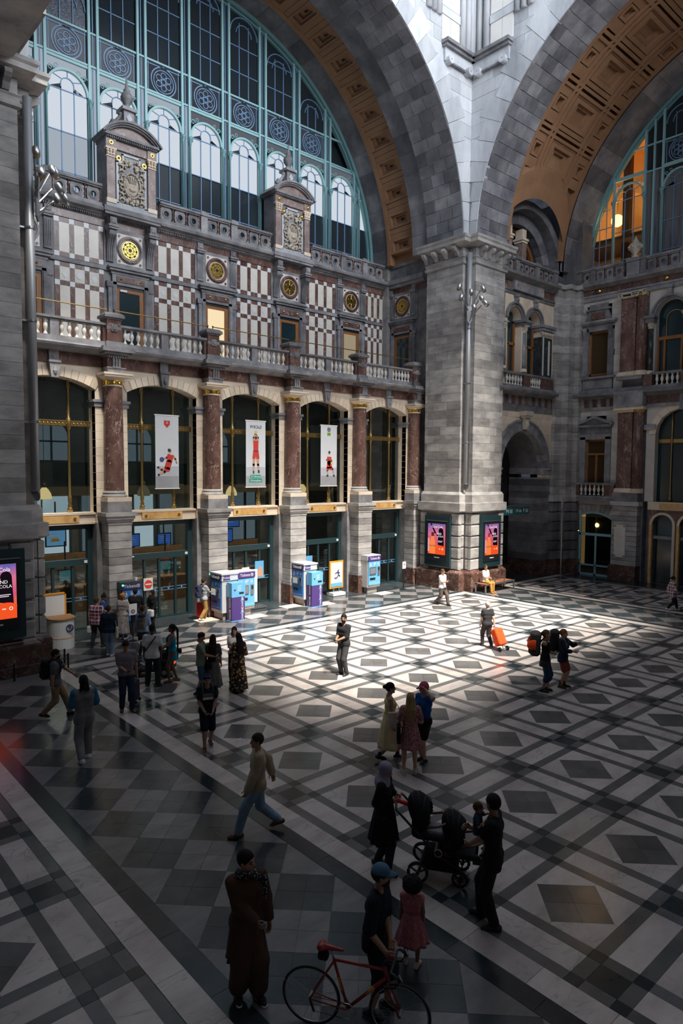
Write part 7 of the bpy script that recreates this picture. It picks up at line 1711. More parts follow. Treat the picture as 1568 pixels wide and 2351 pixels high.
# ------------------------------------------------------------------ people: smooth bodies grown from bones
class Field:
 """signed distance on a grid; capsules and ellipsoids melt together"""
 def __init__(s, lo, hi, h):
  s.h = h; s.lo = np.array(lo, float)-2*h; n = np.ceil((np.array(hi)+2*h-s.lo)/h).astype(int)+1
  s.ax = [s.lo[i]+h*np.arange(n[i]) for i in range(3)]; s.f = np.full(n, 9.0, dtype=np.float32)
 def sub(s, lo, hi):
  sl = []
  for i in range(3):
   a = max(0, int((lo[i]-s.lo[i])/s.h)); b = min(s.f.shape[i], int((hi[i]-s.lo[i])/s.h)+2); sl.append(slice(a, max(a, b)))
  g = np.meshgrid(*[s.ax[i][sl[i]] for i in range(3)], indexing='ij', sparse=True)
  return tuple(sl), g
 def mix(s, sl, d, k, op):
  f = s.f[sl]
  if f.size == 0: return
  if op == 'u':
   if k > 0:
    hh = np.clip(0.5+0.5*(f-d)/k, 0, 1); s.f[sl] = f*(1-hh)+d*hh-k*hh*(1-hh)
   else: s.f[sl] = np.minimum(f, d)
  elif op == 's': s.f[sl] = np.maximum(f, -d)
 def cap(s, a, b, ra, rb=None, k=0.03, op='u'):
  rb = ra if rb is None else rb; a = np.array(a, float); b = np.array(b, float); m = max(ra, rb)+k+3*s.h
  sl, (X, Y, Z) = s.sub(np.minimum(a, b)-m, np.maximum(a, b)+m); d = b-a; L = float(d@d) or 1e-9
  t = np.clip(((X-a[0])*d[0]+(Y-a[1])*d[1]+(Z-a[2])*d[2])/L, 0, 1)
  q = np.sqrt((X-a[0]-t*d[0])**2+(Y-a[1]-t*d[1])**2+(Z-a[2]-t*d[2])**2)-(ra+(rb-ra)*t)
  s.mix(sl, q, k, op)
 def ell(s, c, r, M=None, k=0.02, op='u'):
  c = np.array(c, float); r = np.array(r, float); m = r.max()+k+3*s.h; sl, (X, Y, Z) = s.sub(c-m, c+m)
  x, y, z = X-c[0], Y-c[1], Z-c[2]
  if M is not None: x, y, z = (M[0][i]*x+M[1][i]*y+M[2][i]*z for i in range(3))
  k0 = np.sqrt((x/r[0])**2+(y/r[1])**2+(z/r[2])**2)+1e-6; k1 = np.sqrt((x/r[0]**2)**2+(y/r[1]**2)**2+(z/r[2]**2)**2)+1e-6
  s.mix(sl, k0*(k0-1)/k1, k, op)
 def rbox(s, c, e, r, M=None, k=0.0, op='u'):
  c = np.array(c, float); m = float(np.linalg.norm(e))+k+3*s.h; sl, (X, Y, Z) = s.sub(c-m, c+m); x, y, z = X-c[0], Y-c[1], Z-c[2]
  if M is not None: x, y, z = (M[0][i]*x+M[1][i]*y+M[2][i]*z for i in range(3))
  q = [np.abs(x)-e[0]+r, np.abs(y)-e[1]+r, np.abs(z)-e[2]+r]; o = np.sqrt(sum(np.maximum(t, 0)**2 for t in q))
  s.mix(sl, o+np.minimum(np.maximum(np.maximum(q[0], q[1]), q[2]), 0)-r, k, op)
 def cut(s, n, c):
  """keep the side where n.p < c"""
  X, Y, Z = np.meshgrid(*s.ax, indexing='ij', sparse=True); s.f = np.maximum(s.f, (n[0]*X+n[1]*Y+n[2]*Z-c).astype(np.float32))
 def nets(s):
  f, h = s.f, s.h; S = f < 0; c = S[:-1, :-1, :-1].astype(np.int8)
  o8 = [(i, j, k) for i in (0, 1) for j in (0, 1) for k in (0, 1)]; n = np.array(f.shape)-1
  tot = sum(S[i:n[0]+i, j:n[1]+j, k:n[2]+k].astype(np.int8) for i, j, k in o8)
  I = np.argwhere((tot > 0) & (tot < 8))
  if len(I) == 0: return np.zeros((0, 3)), np.zeros((0, 4), int)
  idx = np.full(n, -1, dtype=np.int64); idx[tuple(I.T)] = np.arange(len(I))
  val = {o: f[I[:, 0]+o[0], I[:, 1]+o[1], I[:, 2]+o[2]] for o in o8}
  acc = np.zeros((len(I), 3)); cnt = np.zeros(len(I))
  for a in o8:
   for d in range(3):
    if a[d]: continue
    b = list(a); b[d] = 1; b = tuple(b); va, vb = val[a], val[b]; m = (va < 0) != (vb < 0)
    t = np.where(m, va/np.where(m, va-vb, 1), 0); p = np.tile(np.array(a, float), (len(I), 1)); p[:, d] = t
    acc += p*m[:, None]; cnt += m
  V = s.lo+h*(I+acc/cnt[:, None]); Q = []
  for d in range(3):
   e = [1 if i == d else 0 for i in range(3)]; u, v = [(1, 2), (2, 0), (0, 1)][d]
   A = S[:f.shape[0]-e[0], :f.shape[1]-e[1], :f.shape[2]-e[2]]; B = S[e[0]:, e[1]:, e[2]:]
   E = np.argwhere(A != B); E = E[(E[:, u] > 0) & (E[:, v] > 0) & (E[:, u] < n[u]) & (E[:, v] < n[v])]
   du = np.zeros(3, int); du[u] = 1; dv = np.zeros(3, int); dv[v] = 1
   q = np.stack([idx[tuple((E-du-dv).T)], idx[tuple((E-dv).T)], idx[tuple(E.T)], idx[tuple((E-du).T)]], 1)
   fl = ~A[tuple(E.T)]; q[fl] = q[fl][:, ::-1]; Q.append(q)
  Q = np.concatenate(Q); return V, Q[(Q >= 0).all(1)]
def blob(name, mat, parent, lo, hi, h, fn, kind=None):
 F = Field(lo, hi, h); fn(F); V, Q = F.nets(); return put(name, mesh(name, V, Q, mat, smooth=True), parent)
def ik(a, b, l1, l2, pole):
 a, b, pole = np.array(a, float), np.array(b, float), np.array(pole, float); d = b-a; L = np.linalg.norm(d); L2 = min(L, (l1+l2)*0.998)
 u = d/L; b = a+u*L2; c = (l1*l1-l2*l2+L2*L2)/(2*L2); h = math.sqrt(max(l1*l1-c*c, 0)); p = pole-u*(pole@u); p /= np.linalg.norm(p)+1e-9
 return a+u*c+p*h, b
def rotm(yaw, pitch):
 cy, sy, cp, sp = math.cos(yaw), math.sin(yaw), math.cos(pitch), math.sin(pitch)
 Rz = np.array([[cy, -sy, 0], [sy, cy, 0], [0, 0, 1]]); Rx = np.array([[1, 0, 0], [0, cp, -sp], [0, sp, cp]]); return Rz@Rx
SK = {}
def skin(kind):
 if kind not in SK:
  c = {'pale': (0.52, 0.30, 0.21), 'tan': (0.40, 0.215, 0.135), 'olive': (0.33, 0.18, 0.11), 'brown': (0.20, 0.10, 0.06), 'dark': (0.085, 0.042, 0.028)}[kind]
  SK[kind] = [plain('skin_'+kind, c, 0.55), plain('lips_'+kind, (c[0]*0.8, c[1]*0.5, c[2]*0.5), 0.5), plain('eye_'+kind, (0.03, 0.02, 0.02), 0.3)]
 return SK[kind]
HAIRC = {'black': (0.012, 0.010, 0.010), 'dark': (0.03, 0.02, 0.014), 'brown': (0.075, 0.04, 0.02), 'blond': (0.30, 0.19, 0.09), 'grey': (0.45, 0.45, 0.44), 'ginger': (0.20, 0.075, 0.03)}
def hairmat(c): return MATS.get('hair_'+c) or stone('hair_'+c, [tuple(x*0.6 for x in HAIRC[c]), tuple(min(1, x*1.6) for x in HAIRC[c])], 40, 0.7, 0.3, (1, 1, 0.15), bscale=60, spec=0.15)
NP = [0]
def person(label, loc, a, h, sk, hair, wear, pose=None, fem=False, group=None, res=None, k_w=1.0, parent=None):
 """a: turn in degrees, 0 facing the viewer, 90 facing picture right. lengths are for a height of 1.75 m"""
 p = dict(lh=(-0.24, 0.04, 0.80), rh=(0.24, 0.04, 0.80), lf=(-0.10, 0.0, 0.08, 8), rf=(0.10, 0.0, 0.08, -8), ph=0.93, lean=0, hy=0, hp=0, lc=0.5, rc=0.5, pole_l=None, pole_r=None, shift=0.0, child=1.0)
 p.update(pose or {})
 bear = math.degrees(math.atan2(-loc[1], -loc[0])); phi = math.radians(bear+a)
 dist = math.hypot(loc[0], loc[1]); res = res or (0.015 if dist < 12 else 0.019 if dist < 19 else 0.024)
 k = h/1.75; t = thing('person', label, 'person', loc, phi-PI/2, group)
 if parent is not None: pass
 S = lambda *q: np.array(q, float)*k
 ln = math.radians(p['lean']); cl, sl_ = math.cos(ln), math.sin(ln); ph = p['ph']
 def tor(x, y, z):               # torso frame: lean about the hips
  z -= 0.93; return S(x, p['shift']+y*cl+z*sl_, ph-y*sl_+z*cl)
 sw = (0.158 if fem else 0.18)*k_w; hw = 0.085
 shL, shR = tor(-sw, 0, 1.42), tor(sw, 0, 1.42)
 hipL, hipR = S(-hw, p['shift'], ph-0.02), S(hw, p['shift'], ph-0.02)
 aL, aR = S(*p['lf'][:3]), S(*p['rf'][:3])
 kn = lambda hp_, an, yw: ik(hp_, an, 0.44*k, 0.42*k, (math.sin(-math.radians(yw))*0.3, 1, 0.12))
 kL, aL = kn(hipL, aL, p['lf'][3]); kR, aR = kn(hipR, aR, p['rf'][3])
 eL, wL = ik(shL, S(*p['lh']), 0.29*k, 0.255*k, p['pole_l'] or (-0.45, -0.8, -0.35)); eR, wR = ik(shR, S(*p['rh']), 0.29*k, 0.255*k, p['pole_r'] or (0.45, -0.8, -0.35))
 hc = tor(0, 0.02, 1.635); HM = rotm(math.radians(p['hy']), -math.radians(p['hp'])-ln*0.5); hs = k*(1.0/p['child'])
 def H(x, y, z): return hc+HM@(np.array((x, y, z))*hs)
 def bones(F, g, kk, arms=(1, 1), legs=1.0, torso=True, loose=0.0, armf=1.0, chest=0.0, zt=1.45):
  """torso and limbs inflated by g; arms: fraction of the whole arm covered"""
  kk *= k; G = g*k
  if torso:
   w = k_w
   F.cap(tor(-0.075, 0, 0.93), tor(0.075, 0, 0.93), (0.112 if fem else 0.104)*k+G, k=kk)
   F.cap(tor(-0.055*w, 0.005, 1.06), tor(0.055*w, 0.005, 1.06), (0.088 if fem else 0.098)*k*w+G, k=kk)
   F.cap(tor(-0.075*w, 0.005, 1.18), tor(0.075*w, 0.005, 1.18), (0.092 if fem else 0.10)*k*w+G, k=kk)
   F.cap(tor(-0.09*w, 0.0, 1.31), tor(0.09*w, 0.0, 1.31), (0.095 if fem else 0.106)*k+G, k=kk)
   if zt > 1.4: F.cap(tor(-sw*0.78, -0.01, 1.415), tor(sw*0.78, -0.01, 1.415), 0.055*k+G, k=kk)
   if fem:
    for s in (-1, 1): F.cap(tor(s*0.075, 0.075, 1.27), tor(s*0.075, 0.06, 1.29), 0.058*k+G, k=kk)
  for f, sh, el, wr in ((arms[0], shL, eL, wL), (arms[1], shR, eR, wR)):
   if f <= 0: continue
   u = min(1, f*2); F.cap(sh, sh+(el-sh)*u, 0.052*k*armf+G, (0.052-0.010*u)*k*armf+G+loose*k*u, k=kk)
   if f > 0.5: v = f*2-1; F.cap(el, el+(wr-el)*v, 0.042*k*armf+G+loose*k, (0.042-0.013*v)*k*armf+G+loose*k, k=kk)
  if legs > 0:
   for hp_, kn_, an in ((hipL, kL, aL), (hipR, kR, aR)):
    u = min(1, legs*2); F.cap(hp_, hp_+(kn_-hp_)*u, 0.088*k+G, (0.088-0.03*u)*k+G+loose*k*u, k=kk)
    if legs > 0.5:
     v = legs*2-1; d = an-kn_; F.cap(kn_, kn_+d*v, 0.055*k+G+loose*k, (0.055-0.018*v)*k+G+loose*k*1.2, k=kk)
     if v > 0.6: F.cap(kn_+d*0.12+S(0, -0.018, 0), kn_+d*0.5+S(0, -0.012, 0), 0.048*k+G, 0.040*k+G, k=kk)
 pts = np.array([shL, shR, hipL, hipR, kL, kR, aL, aR, eL, eR, wL, wR, tor(0, 0.1, 1.5), tor(0, -0.1, 0.9)])
 lo, hi = pts.min(0)-0.17*k, pts.max(0)+0.17*k
 # --- body, head and hands: one mesh
 F = Field(lo, hi, res); bones(F, 0, 0.035); F.cap(tor(0, -0.01, 1.42), H(0, -0.012, -0.05), 0.055*k, 0.05*k, k=0.03*k)
 parts = [F.nets()]; mi = [np.zeros(len(parts[0][1]), int)]
 hr = min(res*0.5, 0.0085); F = Field(hc-0.17*hs, hc+0.17*hs, hr); E = lambda c, r, kk=0.02, op='u': F.ell(H(*c), np.array(r)*hs, HM, kk*hs, op)
 E((0, -0.012, 0.022), (0.076, 0.096, 0.098)); E((0, 0.022, -0.05), (0.056, 0.068, 0.070), 0.04)
 F.cap(H(0, 0.084, 0.012), H(0, 0.104, -0.026), 0.010*hs, 0.015*hs, 0.014*hs); E((0, 0.075, -0.098), (0.022, 0.018, 0.016), 0.02)
 for s in (-1, 1):
  E((s*0.031, 0.097, 0.004), (0.019, 0.014, 0.012), 0, 's'); E((s*0.031, 0.078, 0.004), (0.015, 0.014, 0.012), 0.004)
  F.cap(H(s*0.012, 0.088, 0.026), H(s*0.05, 0.078, 0.028), 0.007*hs, k=0.01*hs); E((s*0.078, -0.005, -0.008), (0.011, 0.022, 0.032), 0.006)
 F.cap(H(-0.02, 0.084, -0.060), H(0.02, 0.084, -0.060), 0.009*hs, k=0.008*hs)
 F.cap(H(0, -0.012, -0.05), H(0, -0.02, -0.13), 0.05*hs, k=0.03*hs)
 V, Q = F.nets(); c = ((V[Q].mean(1)-hc)@HM)/hs; m = np.zeros(len(Q), int); ax_ = np.abs(c[:, 0])
 m[(c[:, 1] > 0.07) & (ax_ < 0.024) & (np.abs(c[:, 2]+0.060) < 0.010)] = 1
 m[(c[:, 1] > 0.07) & (np.abs(ax_-0.031) < 0.014) & (np.abs(c[:, 2]-0.004) < 0.008)] = 2
 m[(c[:, 1] > 0.065) & (np.abs(ax_-0.031) < 0.021) & (np.abs(c[:, 2]-0.028) < 0.006)] = 2
 parts.append((V, Q)); mi.append(m)
 for el, wr, s, cu in ((eL, wL, -1, p['lc']), (eR, wR, 1, p['rc'])):
  d = (wr-el)/np.linalg.norm(wr-el); up = np.array((0, 0.3, 1.0)); sd = np.cross(d, np.array((-s, 0.25, 0.0))); sd /= np.linalg.norm(sd)+1e-9; nm = np.cross(sd, d); nm *= -1 if nm[0]*s > 0 else 1
  # nm: palm side, sd: towards the thumb
  if sd[1] < 0 and abs(d[2]) > 0.5: sd = -sd
  F = Field(wr-0.2*k, wr+0.2*k, max(hr*0.85, 0.0065)); kk = 0.008*k
  F.cap(wr-d*0.05*k, wr+d*0.015*k, 0.027*k, 0.026*k, k=kk)
  for i, (o, ln_) in enumerate(((0.029, 0.072), (0.010, 0.080), (-0.010, 0.075), (-0.028, 0.060))):
   b = wr+d*0.088*k+sd*o*k; F.cap(wr+d*0.01*k+sd*o*0.6*k, b, 0.014*k, 0.0115*k, k=kk)
   a1 = cu*1.1; q = b; an = 0
   for j, fr in enumerate((0.45, 0.32, 0.23)):
    an += a1*(1.0 if j else 0.8); v = d*math.cos(an)+nm*math.sin(an); q2 = q+v*ln_*fr*k; F.cap(q, q2, 0.0098*k, 0.0086*k, k=0.002*k); q = q2
  b = wr+d*0.02*k+sd*0.024*k; q = b+(d*0.6+sd*0.75+nm*0.25)*0.045*k; F.cap(b, q, 0.014*k, 0.011*k, k=kk); F.cap(q, q+(d*0.85+sd*0.2+nm*0.45)*0.04*k, 0.011*k, 0.009*k, k=0.002)
  V, Q = F.nets(); parts.append((V, Q)); mi.append(np.zeros(len(Q), int))
 VV, QQ, o = [], [], 0
 for V, Q in parts: VV.append(V); QQ.append(Q+o); o += len(V)
 put('body', mesh('body', np.concatenate(VV), np.concatenate(QQ), skin(sk), np.concatenate(mi), True), t)
 # --- clothes
 for w in wear:
  ty, mt = w[0], (w[1] if len(w) > 1 else None); o = w[2] if len(w) > 2 else {}
  if ty == 'top':
   F = Field(lo-0.06*k, hi+0.06*k, res); bones(F, o.get('g', 0.016), 0.03, arms=(o.get('sl', 0.3),)*2, legs=0.0, loose=o.get('loose', 0.008), zt=o.get('zt', 1.45), torso=not o.get('bare'))
   hem = o.get('hem', 0.86)
   if o.get('bare'): hem = 0.2
   elif hem < 0.93:
    F.cap(tor(-0.075, 0, 0.93), tor(-0.08, 0, hem), 0.108*k+o.get('g', 0.016)*k, k=0.03*k); F.cap(tor(0.075, 0, 0.93), tor(0.08, 0, hem), 0.108*k+o.get('g', 0.016)*k, k=0.03*k)
   n = (tor(0, 0, 0)-tor(0, 0, 1))/k; c0 = float(n@tor(0, 0, hem)); F.cut(n, c0)
   if o.get('neck', 1): F.cap(tor(0, 0.06, 1.50), tor(0, 0.02, 1.56), o.get('nr', 0.075)*k, k=0, op='s')
   V, Q = F.nets(); put(o.get('nm', 'shirt'), mesh('shirt', V, Q, mt, smooth=True), t)
  elif ty == 'legs':
   F = Field(lo-0.06*k, hi+0.06*k, res); g = o.get('g', 0.014)
   F.cap(tor(-0.075, 0, 0.93), tor(0.075, 0, 0.93), (0.112 if fem else 0.106)*k+g*k, k=0.03*k); F.cap(tor(-0.06, 0, 1.02), tor(0.06, 0, 1.02), 0.10*k+g*k*0.6, k=0.03*k)
   bones(F, g, 0.02, arms=(0, 0), legs=o.get('len', 0.97), torso=False, loose=o.get('loose', 0.010))
   n = (tor(0, 0, 1)-tor(0, 0, 0))/k; F.cut(n, float(n@tor(0, 0, o.get('top', 1.02))))
   V, Q = F.nets(); put(o.get('nm', 'trousers'), mesh('trousers', V, Q, mt, smooth=True), t)
  elif ty == 'skirt':
   z0, z1, r0, r1 = o.get('z0', 1.06), o.get('z1', 0.45), o.get('r0', 0.12), o.get('r1', 0.24)
   nz, na = 14, 40; V = []; fo = o.get('fold', 0.016); cx = (aL+aR)/2*0.35
   for i in range(nz+1):
    f = i/nz; z = z0+(z1-z0)*f; r = r0+(r1-r0)*f**0.8
    if i == nz: r += 0.004
    c = tor(0, 0, z0)*(1-f)+np.array((cx[0], cx[1], z1*k))*f; c[2] = z*k*(ph/0.93 if z > 0.9 else 1)
    for j in range(na):
     th = 2*PI*j/na; rr = (r+fo*f*math.sin(8*th+1.3*math.sin(3*th+len(label))))*k; V.append(c+np.array((1.22*rr*math.cos(th), rr*math.sin(th), 0)))
   V += [(q[0]*0.94+c[0]*0.06, q[1]*0.94+c[1]*0.06, q[2]+0.02) for q in V[-na:]]
   Q = np.array([(i*na+j, i*na+(j+1) % na, (i+1)*na+(j+1) % na, (i+1)*na+j) for i in range(nz+1) for j in range(na)]); put(o.get('nm', 'skirt'), mesh('skirt', np.array(V), Q, mt, smooth=True), t)
  elif ty == 'shoes':
   for an, kn_, yw in ((aL, kL, p['lf'][3]), (aR, kR, p['rf'][3])):
    y_ = math.radians(yw); fd = np.array((-math.sin(y_), math.cos(y_), 0)); lift = max(0, an[2]-0.085*k); fd2 = fd*math.cos(min(1, lift*4))-np.array((0, 0, math.sin(min(1, lift*4))))
    up = np.array((0, 0, 1.0)); up = up-fd2*(up@fd2); up /= np.linalg.norm(up); b = an-up*0.045*k
    F = Field(an-0.26*k, an+0.26*k, min(res, 0.012)); F.cap(b-fd2*0.055*k, b+fd2*0.10*k, 0.045*k, 0.042*k, k=0.02*k); F.cap(b+fd2*0.09*k-up*0.006*k, b+fd2*0.155*k-up*0.012*k, 0.042*k, 0.028*k, k=0.03*k)
    F.cap(b-fd2*0.02*k, an+up*o.get('hi', 0.0)*k, 0.045*k, 0.045*k, k=0.02*k); F.cut(-up, float(-up@(an-up*0.079*k)))
    V, Q = F.nets(); so = put('shoe', mesh('shoe', V, Q, mt, smooth=True), t)
    if 'sole' in o:
     F = Field(an-0.26*k, an+0.26*k, min(res, 0.011)); F.cap(b-fd2*0.055*k-up*0.02*k, b+fd2*0.155*k-up*0.02*k, 0.049*k, 0.034*k, k=0); F.cut(-up, float(-up@(an-up*0.082*k))); F.cut(up, float(up@(an-up*0.055*k)))
     V, Q = F.nets(); put('sole', mesh('sole', V, Q, o['sole'], smooth=True), so)
  elif ty == 'strap':
   a0, b0 = o['a'], o['b']
   P = [tor(a0[0]+(b0[0]-a0[0])*i/10, (1 if o.get('front') else -1)*(0.125+0.015*math.sin(PI*i/10)), a0[1]+(b0[1]-a0[1])*i/10) for i in range(11)]
   MB().tube([tuple(q) for q in P], 0.016*k, 6).build('strap', mt, t, smooth=True, local=True)
 # --- hair and headwear
 ty = hair[0]; hm = hairmat(hair[1]) if isinstance(hair[1], str) else hair[1]; ln_ = hair[2] if len(hair) > 2 else 0.4
 if ty != 'bald':
  big = 0.22 if ty == 'afro' else 0.18
  F = Field(hc-np.array((0.2, 0.26, (ln_+0.2) if ty in ('long', 'tail', 'locks', 'hijab') else 0.2))*hs, hc+np.array((0.2, 0.2, 0.2))*hs, max(hr, 0.009)); E = lambda c, r, kk=0.02, op='u': F.ell(H(*c), np.array(r)*hs, HM, kk*hs, op)
  if ty == 'afro':
   E((0, -0.035, 0.035), (0.155, 0.15, 0.15), 0)
   q = random.Random(4)
   for i in range(60):
    v = np.array((q.gauss(0, 1), q.gauss(0, 1), q.gauss(0, 1))); v /= np.linalg.norm(v); E((v[0]*0.15, -0.035+v[1]*0.148, 0.035+v[2]*0.148), (0.022,)*3, 0.012)
  elif ty == 'hijab':
   E((0, -0.015, 0.02), (0.094, 0.115, 0.115), 0); E((0, 0.0, -0.09), (0.082, 0.09, 0.10), 0.05); E((0, -0.005, -0.20), (0.15, 0.115, 0.10), 0.08); E((0.02, 0.04, -0.25), (0.12, 0.10, 0.12), 0.06)
  else:
   E((0, -0.018, 0.026), (0.087, 0.108, 0.107), 0)
   if ty in ('long', 'tail', 'locks'): E((0, -0.05, -0.05), (0.075, 0.06, 0.09), 0.03)
  if ty not in ('hijab', 'turban'):
   n = HM@np.array((0, 1, -0.9))/1.345; F.cut(n, float(n@H(0, 0.035 if ty != 'thin' else 0.0, 0.0)))
   n = HM@np.array((0, -0.35, -1.0))/1.06; F.cut(n, float(n@H(0, -0.06, -0.085)) if ty != 'thin' else float(n@H(0, -0.06, -0.06)))
  elif ty == 'hijab': E((0, 0.115, -0.012), (0.056, 0.075, 0.082), 0, 's')
  else:
   n = HM@np.array((0, 0.6, -1.0))/1.17; F.cut(n, float(n@H(0, 0.09, 0.045))); E((0, -0.09, 0.05), (0.07, 0.06, 0.06), 0.03)
  if ty == 'long':
   for s in np.linspace(-1, 1, 7):
    q0 = H(s*0.06, -0.075+0.03*abs(s), 0.0); q1 = tor(s*0.085, -0.125+0.02*abs(s), 1.42); z2 = 1.62-ln_; q2 = tor(s*0.075, -0.135 if z2 > 1.0 else -0.14, z2)
    F.cap(q0, q1, 0.034*hs, 0.036*hs, 0.02*hs); F.cap(q1, q2, 0.036*hs, 0.020*hs, 0.02*hs)
  if ty == 'tail':
   q0 = H(0, -0.12, 0.03); q1 = H(0.0, -0.17, -0.06); q2 = tor(0.03, -0.15, 1.62-ln_); F.cap(q0, q1, 0.03*hs, 0.035*hs, 0.02*hs); F.cap(q1, q2, 0.035*hs, 0.02*hs, 0.01)
  if ty == 'locks':
   q = random.Random(9)
   for i in range(16):
    s = q.uniform(-1, 1); q0 = H(s*0.075, -0.06-0.04*(1-abs(s)), q.uniform(-0.02, 0.06)); q1 = H(s*0.11, -0.09-0.05*(1-abs(s)), -0.12-q.uniform(0, 0.07)); F.cap(q0, q1, 0.02*hs, 0.014*hs, 0.004)
  if ty == 'bun': E((0, -0.135, 0.03), (0.045, 0.045, 0.045), 0.012)
  if ty == 'topknot': E((0, -0.05, 0.135), (0.045, 0.045, 0.04), 0.012)
  V, Q = F.nets(); put({'hijab': 'headscarf', 'turban': 'headwrap'}.get(ty, 'hair'), mesh('hair', V, Q, hm, smooth=True), t)
 for w in wear:
  if w[0] == 'cap':
   F = Field(hc-0.22*hs, hc+0.26*hs, max(hr, 0.008)); F.ell(H(0, -0.012, 0.035), np.array((0.093, 0.112, 0.108))*hs, HM, 0); n = HM@np.array((0, 0.0, -1.0)); F.cut(n, float(n@H(0, 0, 0.038)))
   V, Q = F.nets(); c_ = put('cap', mesh('cap', V, Q, w[1], smooth=True), t)
   Vv = [];
   for th in np.linspace(-1.15, 1.15, 9):
    for r_, dz in ((0.95, 0.05), (1.0, 0.042), (1.75 if abs(th) < 1 else 1.3, 0.022)):
     for q in (0.006, -0.006): Vv.append(H(0.085*math.sin(th)*(1 if r_ < 1.2 else 1.02), -0.01+0.105*math.cos(th)*(r_ if r_ < 1.2 else 1+0.75*math.cos(th)), dz+q))
   FF = []
   for i in range(8):
    for j in (0, 2):
     b0, b1 = i*6+j, i*6+6+j; FF += [(b0, b0+2, b1+2, b1), (b0+1, b1+1, b1+3, b0+3)]
    FF.append((i*6+4, i*6+5, i*6+11, i*6+10))
   put('visor', mesh('visor', np.array(Vv), FF, w[2], smooth=True), c_)
  if w[0] == 'glasses':
   MB().ball(tuple(H(-0.035, 0.075, 0.095)), 0.034, 10, 6, (1, 0.5, 0.6)).ball(tuple(H(0.035, 0.075, 0.095)), 0.034, 10, 6, (1, 0.5, 0.6)).tube([tuple(H(-0.085, -0.02, 0.05)), tuple(H(-0.06, 0.07, 0.10)), tuple(H(0.06, 0.07, 0.10)), tuple(H(0.085, -0.02, 0.05))], 0.006, 5).build('sunglasses', w[1], t, smooth=True, local=True)
  if w[0] == 'beard':
   F = Field(hc-0.16*hs, hc+0.12*hs, max(hr, 0.007)); F.ell(H(0, 0.026, -0.062), np.array((0.063, 0.075, 0.070))*hs, HM, 0); n = HM@np.array((0, -0.6, 1.0))/1.166; F.cut(n, float(n@H(0, 0.06, -0.045))); F.ell(H(0, 0.10, -0.060), np.array((0.022, 0.03, 0.010))*hs, HM, 0, 's')
   V, Q = F.nets(); put('beard', mesh('beard', V, Q, hm, smooth=True), t)
 NP[0] += 1
 M = Matrix.Translation(Vector(loc))@Matrix.Rotation(phi-PI/2, 4, 'Z')
 t_info = dict(root=t, wL=M@Vector(wL), wR=M@Vector(wR), M=M, k=k, tor=lambda x, y, z: M@Vector(tor(x, y, z)), rz=phi-PI/2, H=lambda x, y, z: M@Vector(H(x, y, z)), dL=(M.to_3x3()@Vector(wL-eL)).normalized(), dR=(M.to_3x3()@Vector(wR-eR)).normalized())
 return t_info
# ------------------------------------------------------------------ the travellers and what they carry
K = cloth
BLK = K('cloth_black', (0.014, 0.014, 0.017)); BLK2 = K('cloth_charcoal', (0.035, 0.035, 0.04)); NVY = K('cloth_navy', (0.018, 0.026, 0.055)); WHT = K('cloth_white', (0.72, 0.72, 0.72)); DEN = K('denim', (0.05, 0.11, 0.20)); DEN_D = K('denim_dark', (0.018, 0.040, 0.075)); DEN_L = K('denim_light', (0.20, 0.31, 0.43)); GRY = K('cloth_grey', (0.22, 0.22, 0.24)); KHK = K('cloth_khaki', (0.30, 0.20, 0.11));
SH_B = plain('shoe_black', (0.015, 0.015, 0.017), 0.5); SH_W = plain('shoe_white', (0.70, 0.68, 0.66), 0.5); SH_BR = plain('shoe_brown', (0.10, 0.045, 0.025), 0.45); PHONE = plain('phone_black', (0.01, 0.01, 0.012), 0.2); CANV = K('canvas', (0.62, 0.57, 0.48)); STRAW = plain('sandal_tan', (0.22, 0.11, 0.05), 0.6)
def at_hand(info, side, d=0.09): return (info['wL']+info['dL']*d) if side == 'L' else (info['wR']+info['dR']*d)
def phone(info, side, label, mat=PHONE, sz=(0.036, 0.075, 0.005), nm='phone', cat='phone'):
 p = at_hand(info, side); p = p+Vector((0, 0, 0.03)); F = Field(np.array((-.1,)*3), np.array((.1,)*3), 0.004); F.rbox((0, 0, 0), (sz[0], sz[1], max(sz[2], 0.006)), 0.006); V, Q = F.nets()
 o = put(nm, mesh(nm, V, Q, mat)); o.location = p; o.rotation_euler = (0.6, 0, info['rz']); return tag(o, label, cat)
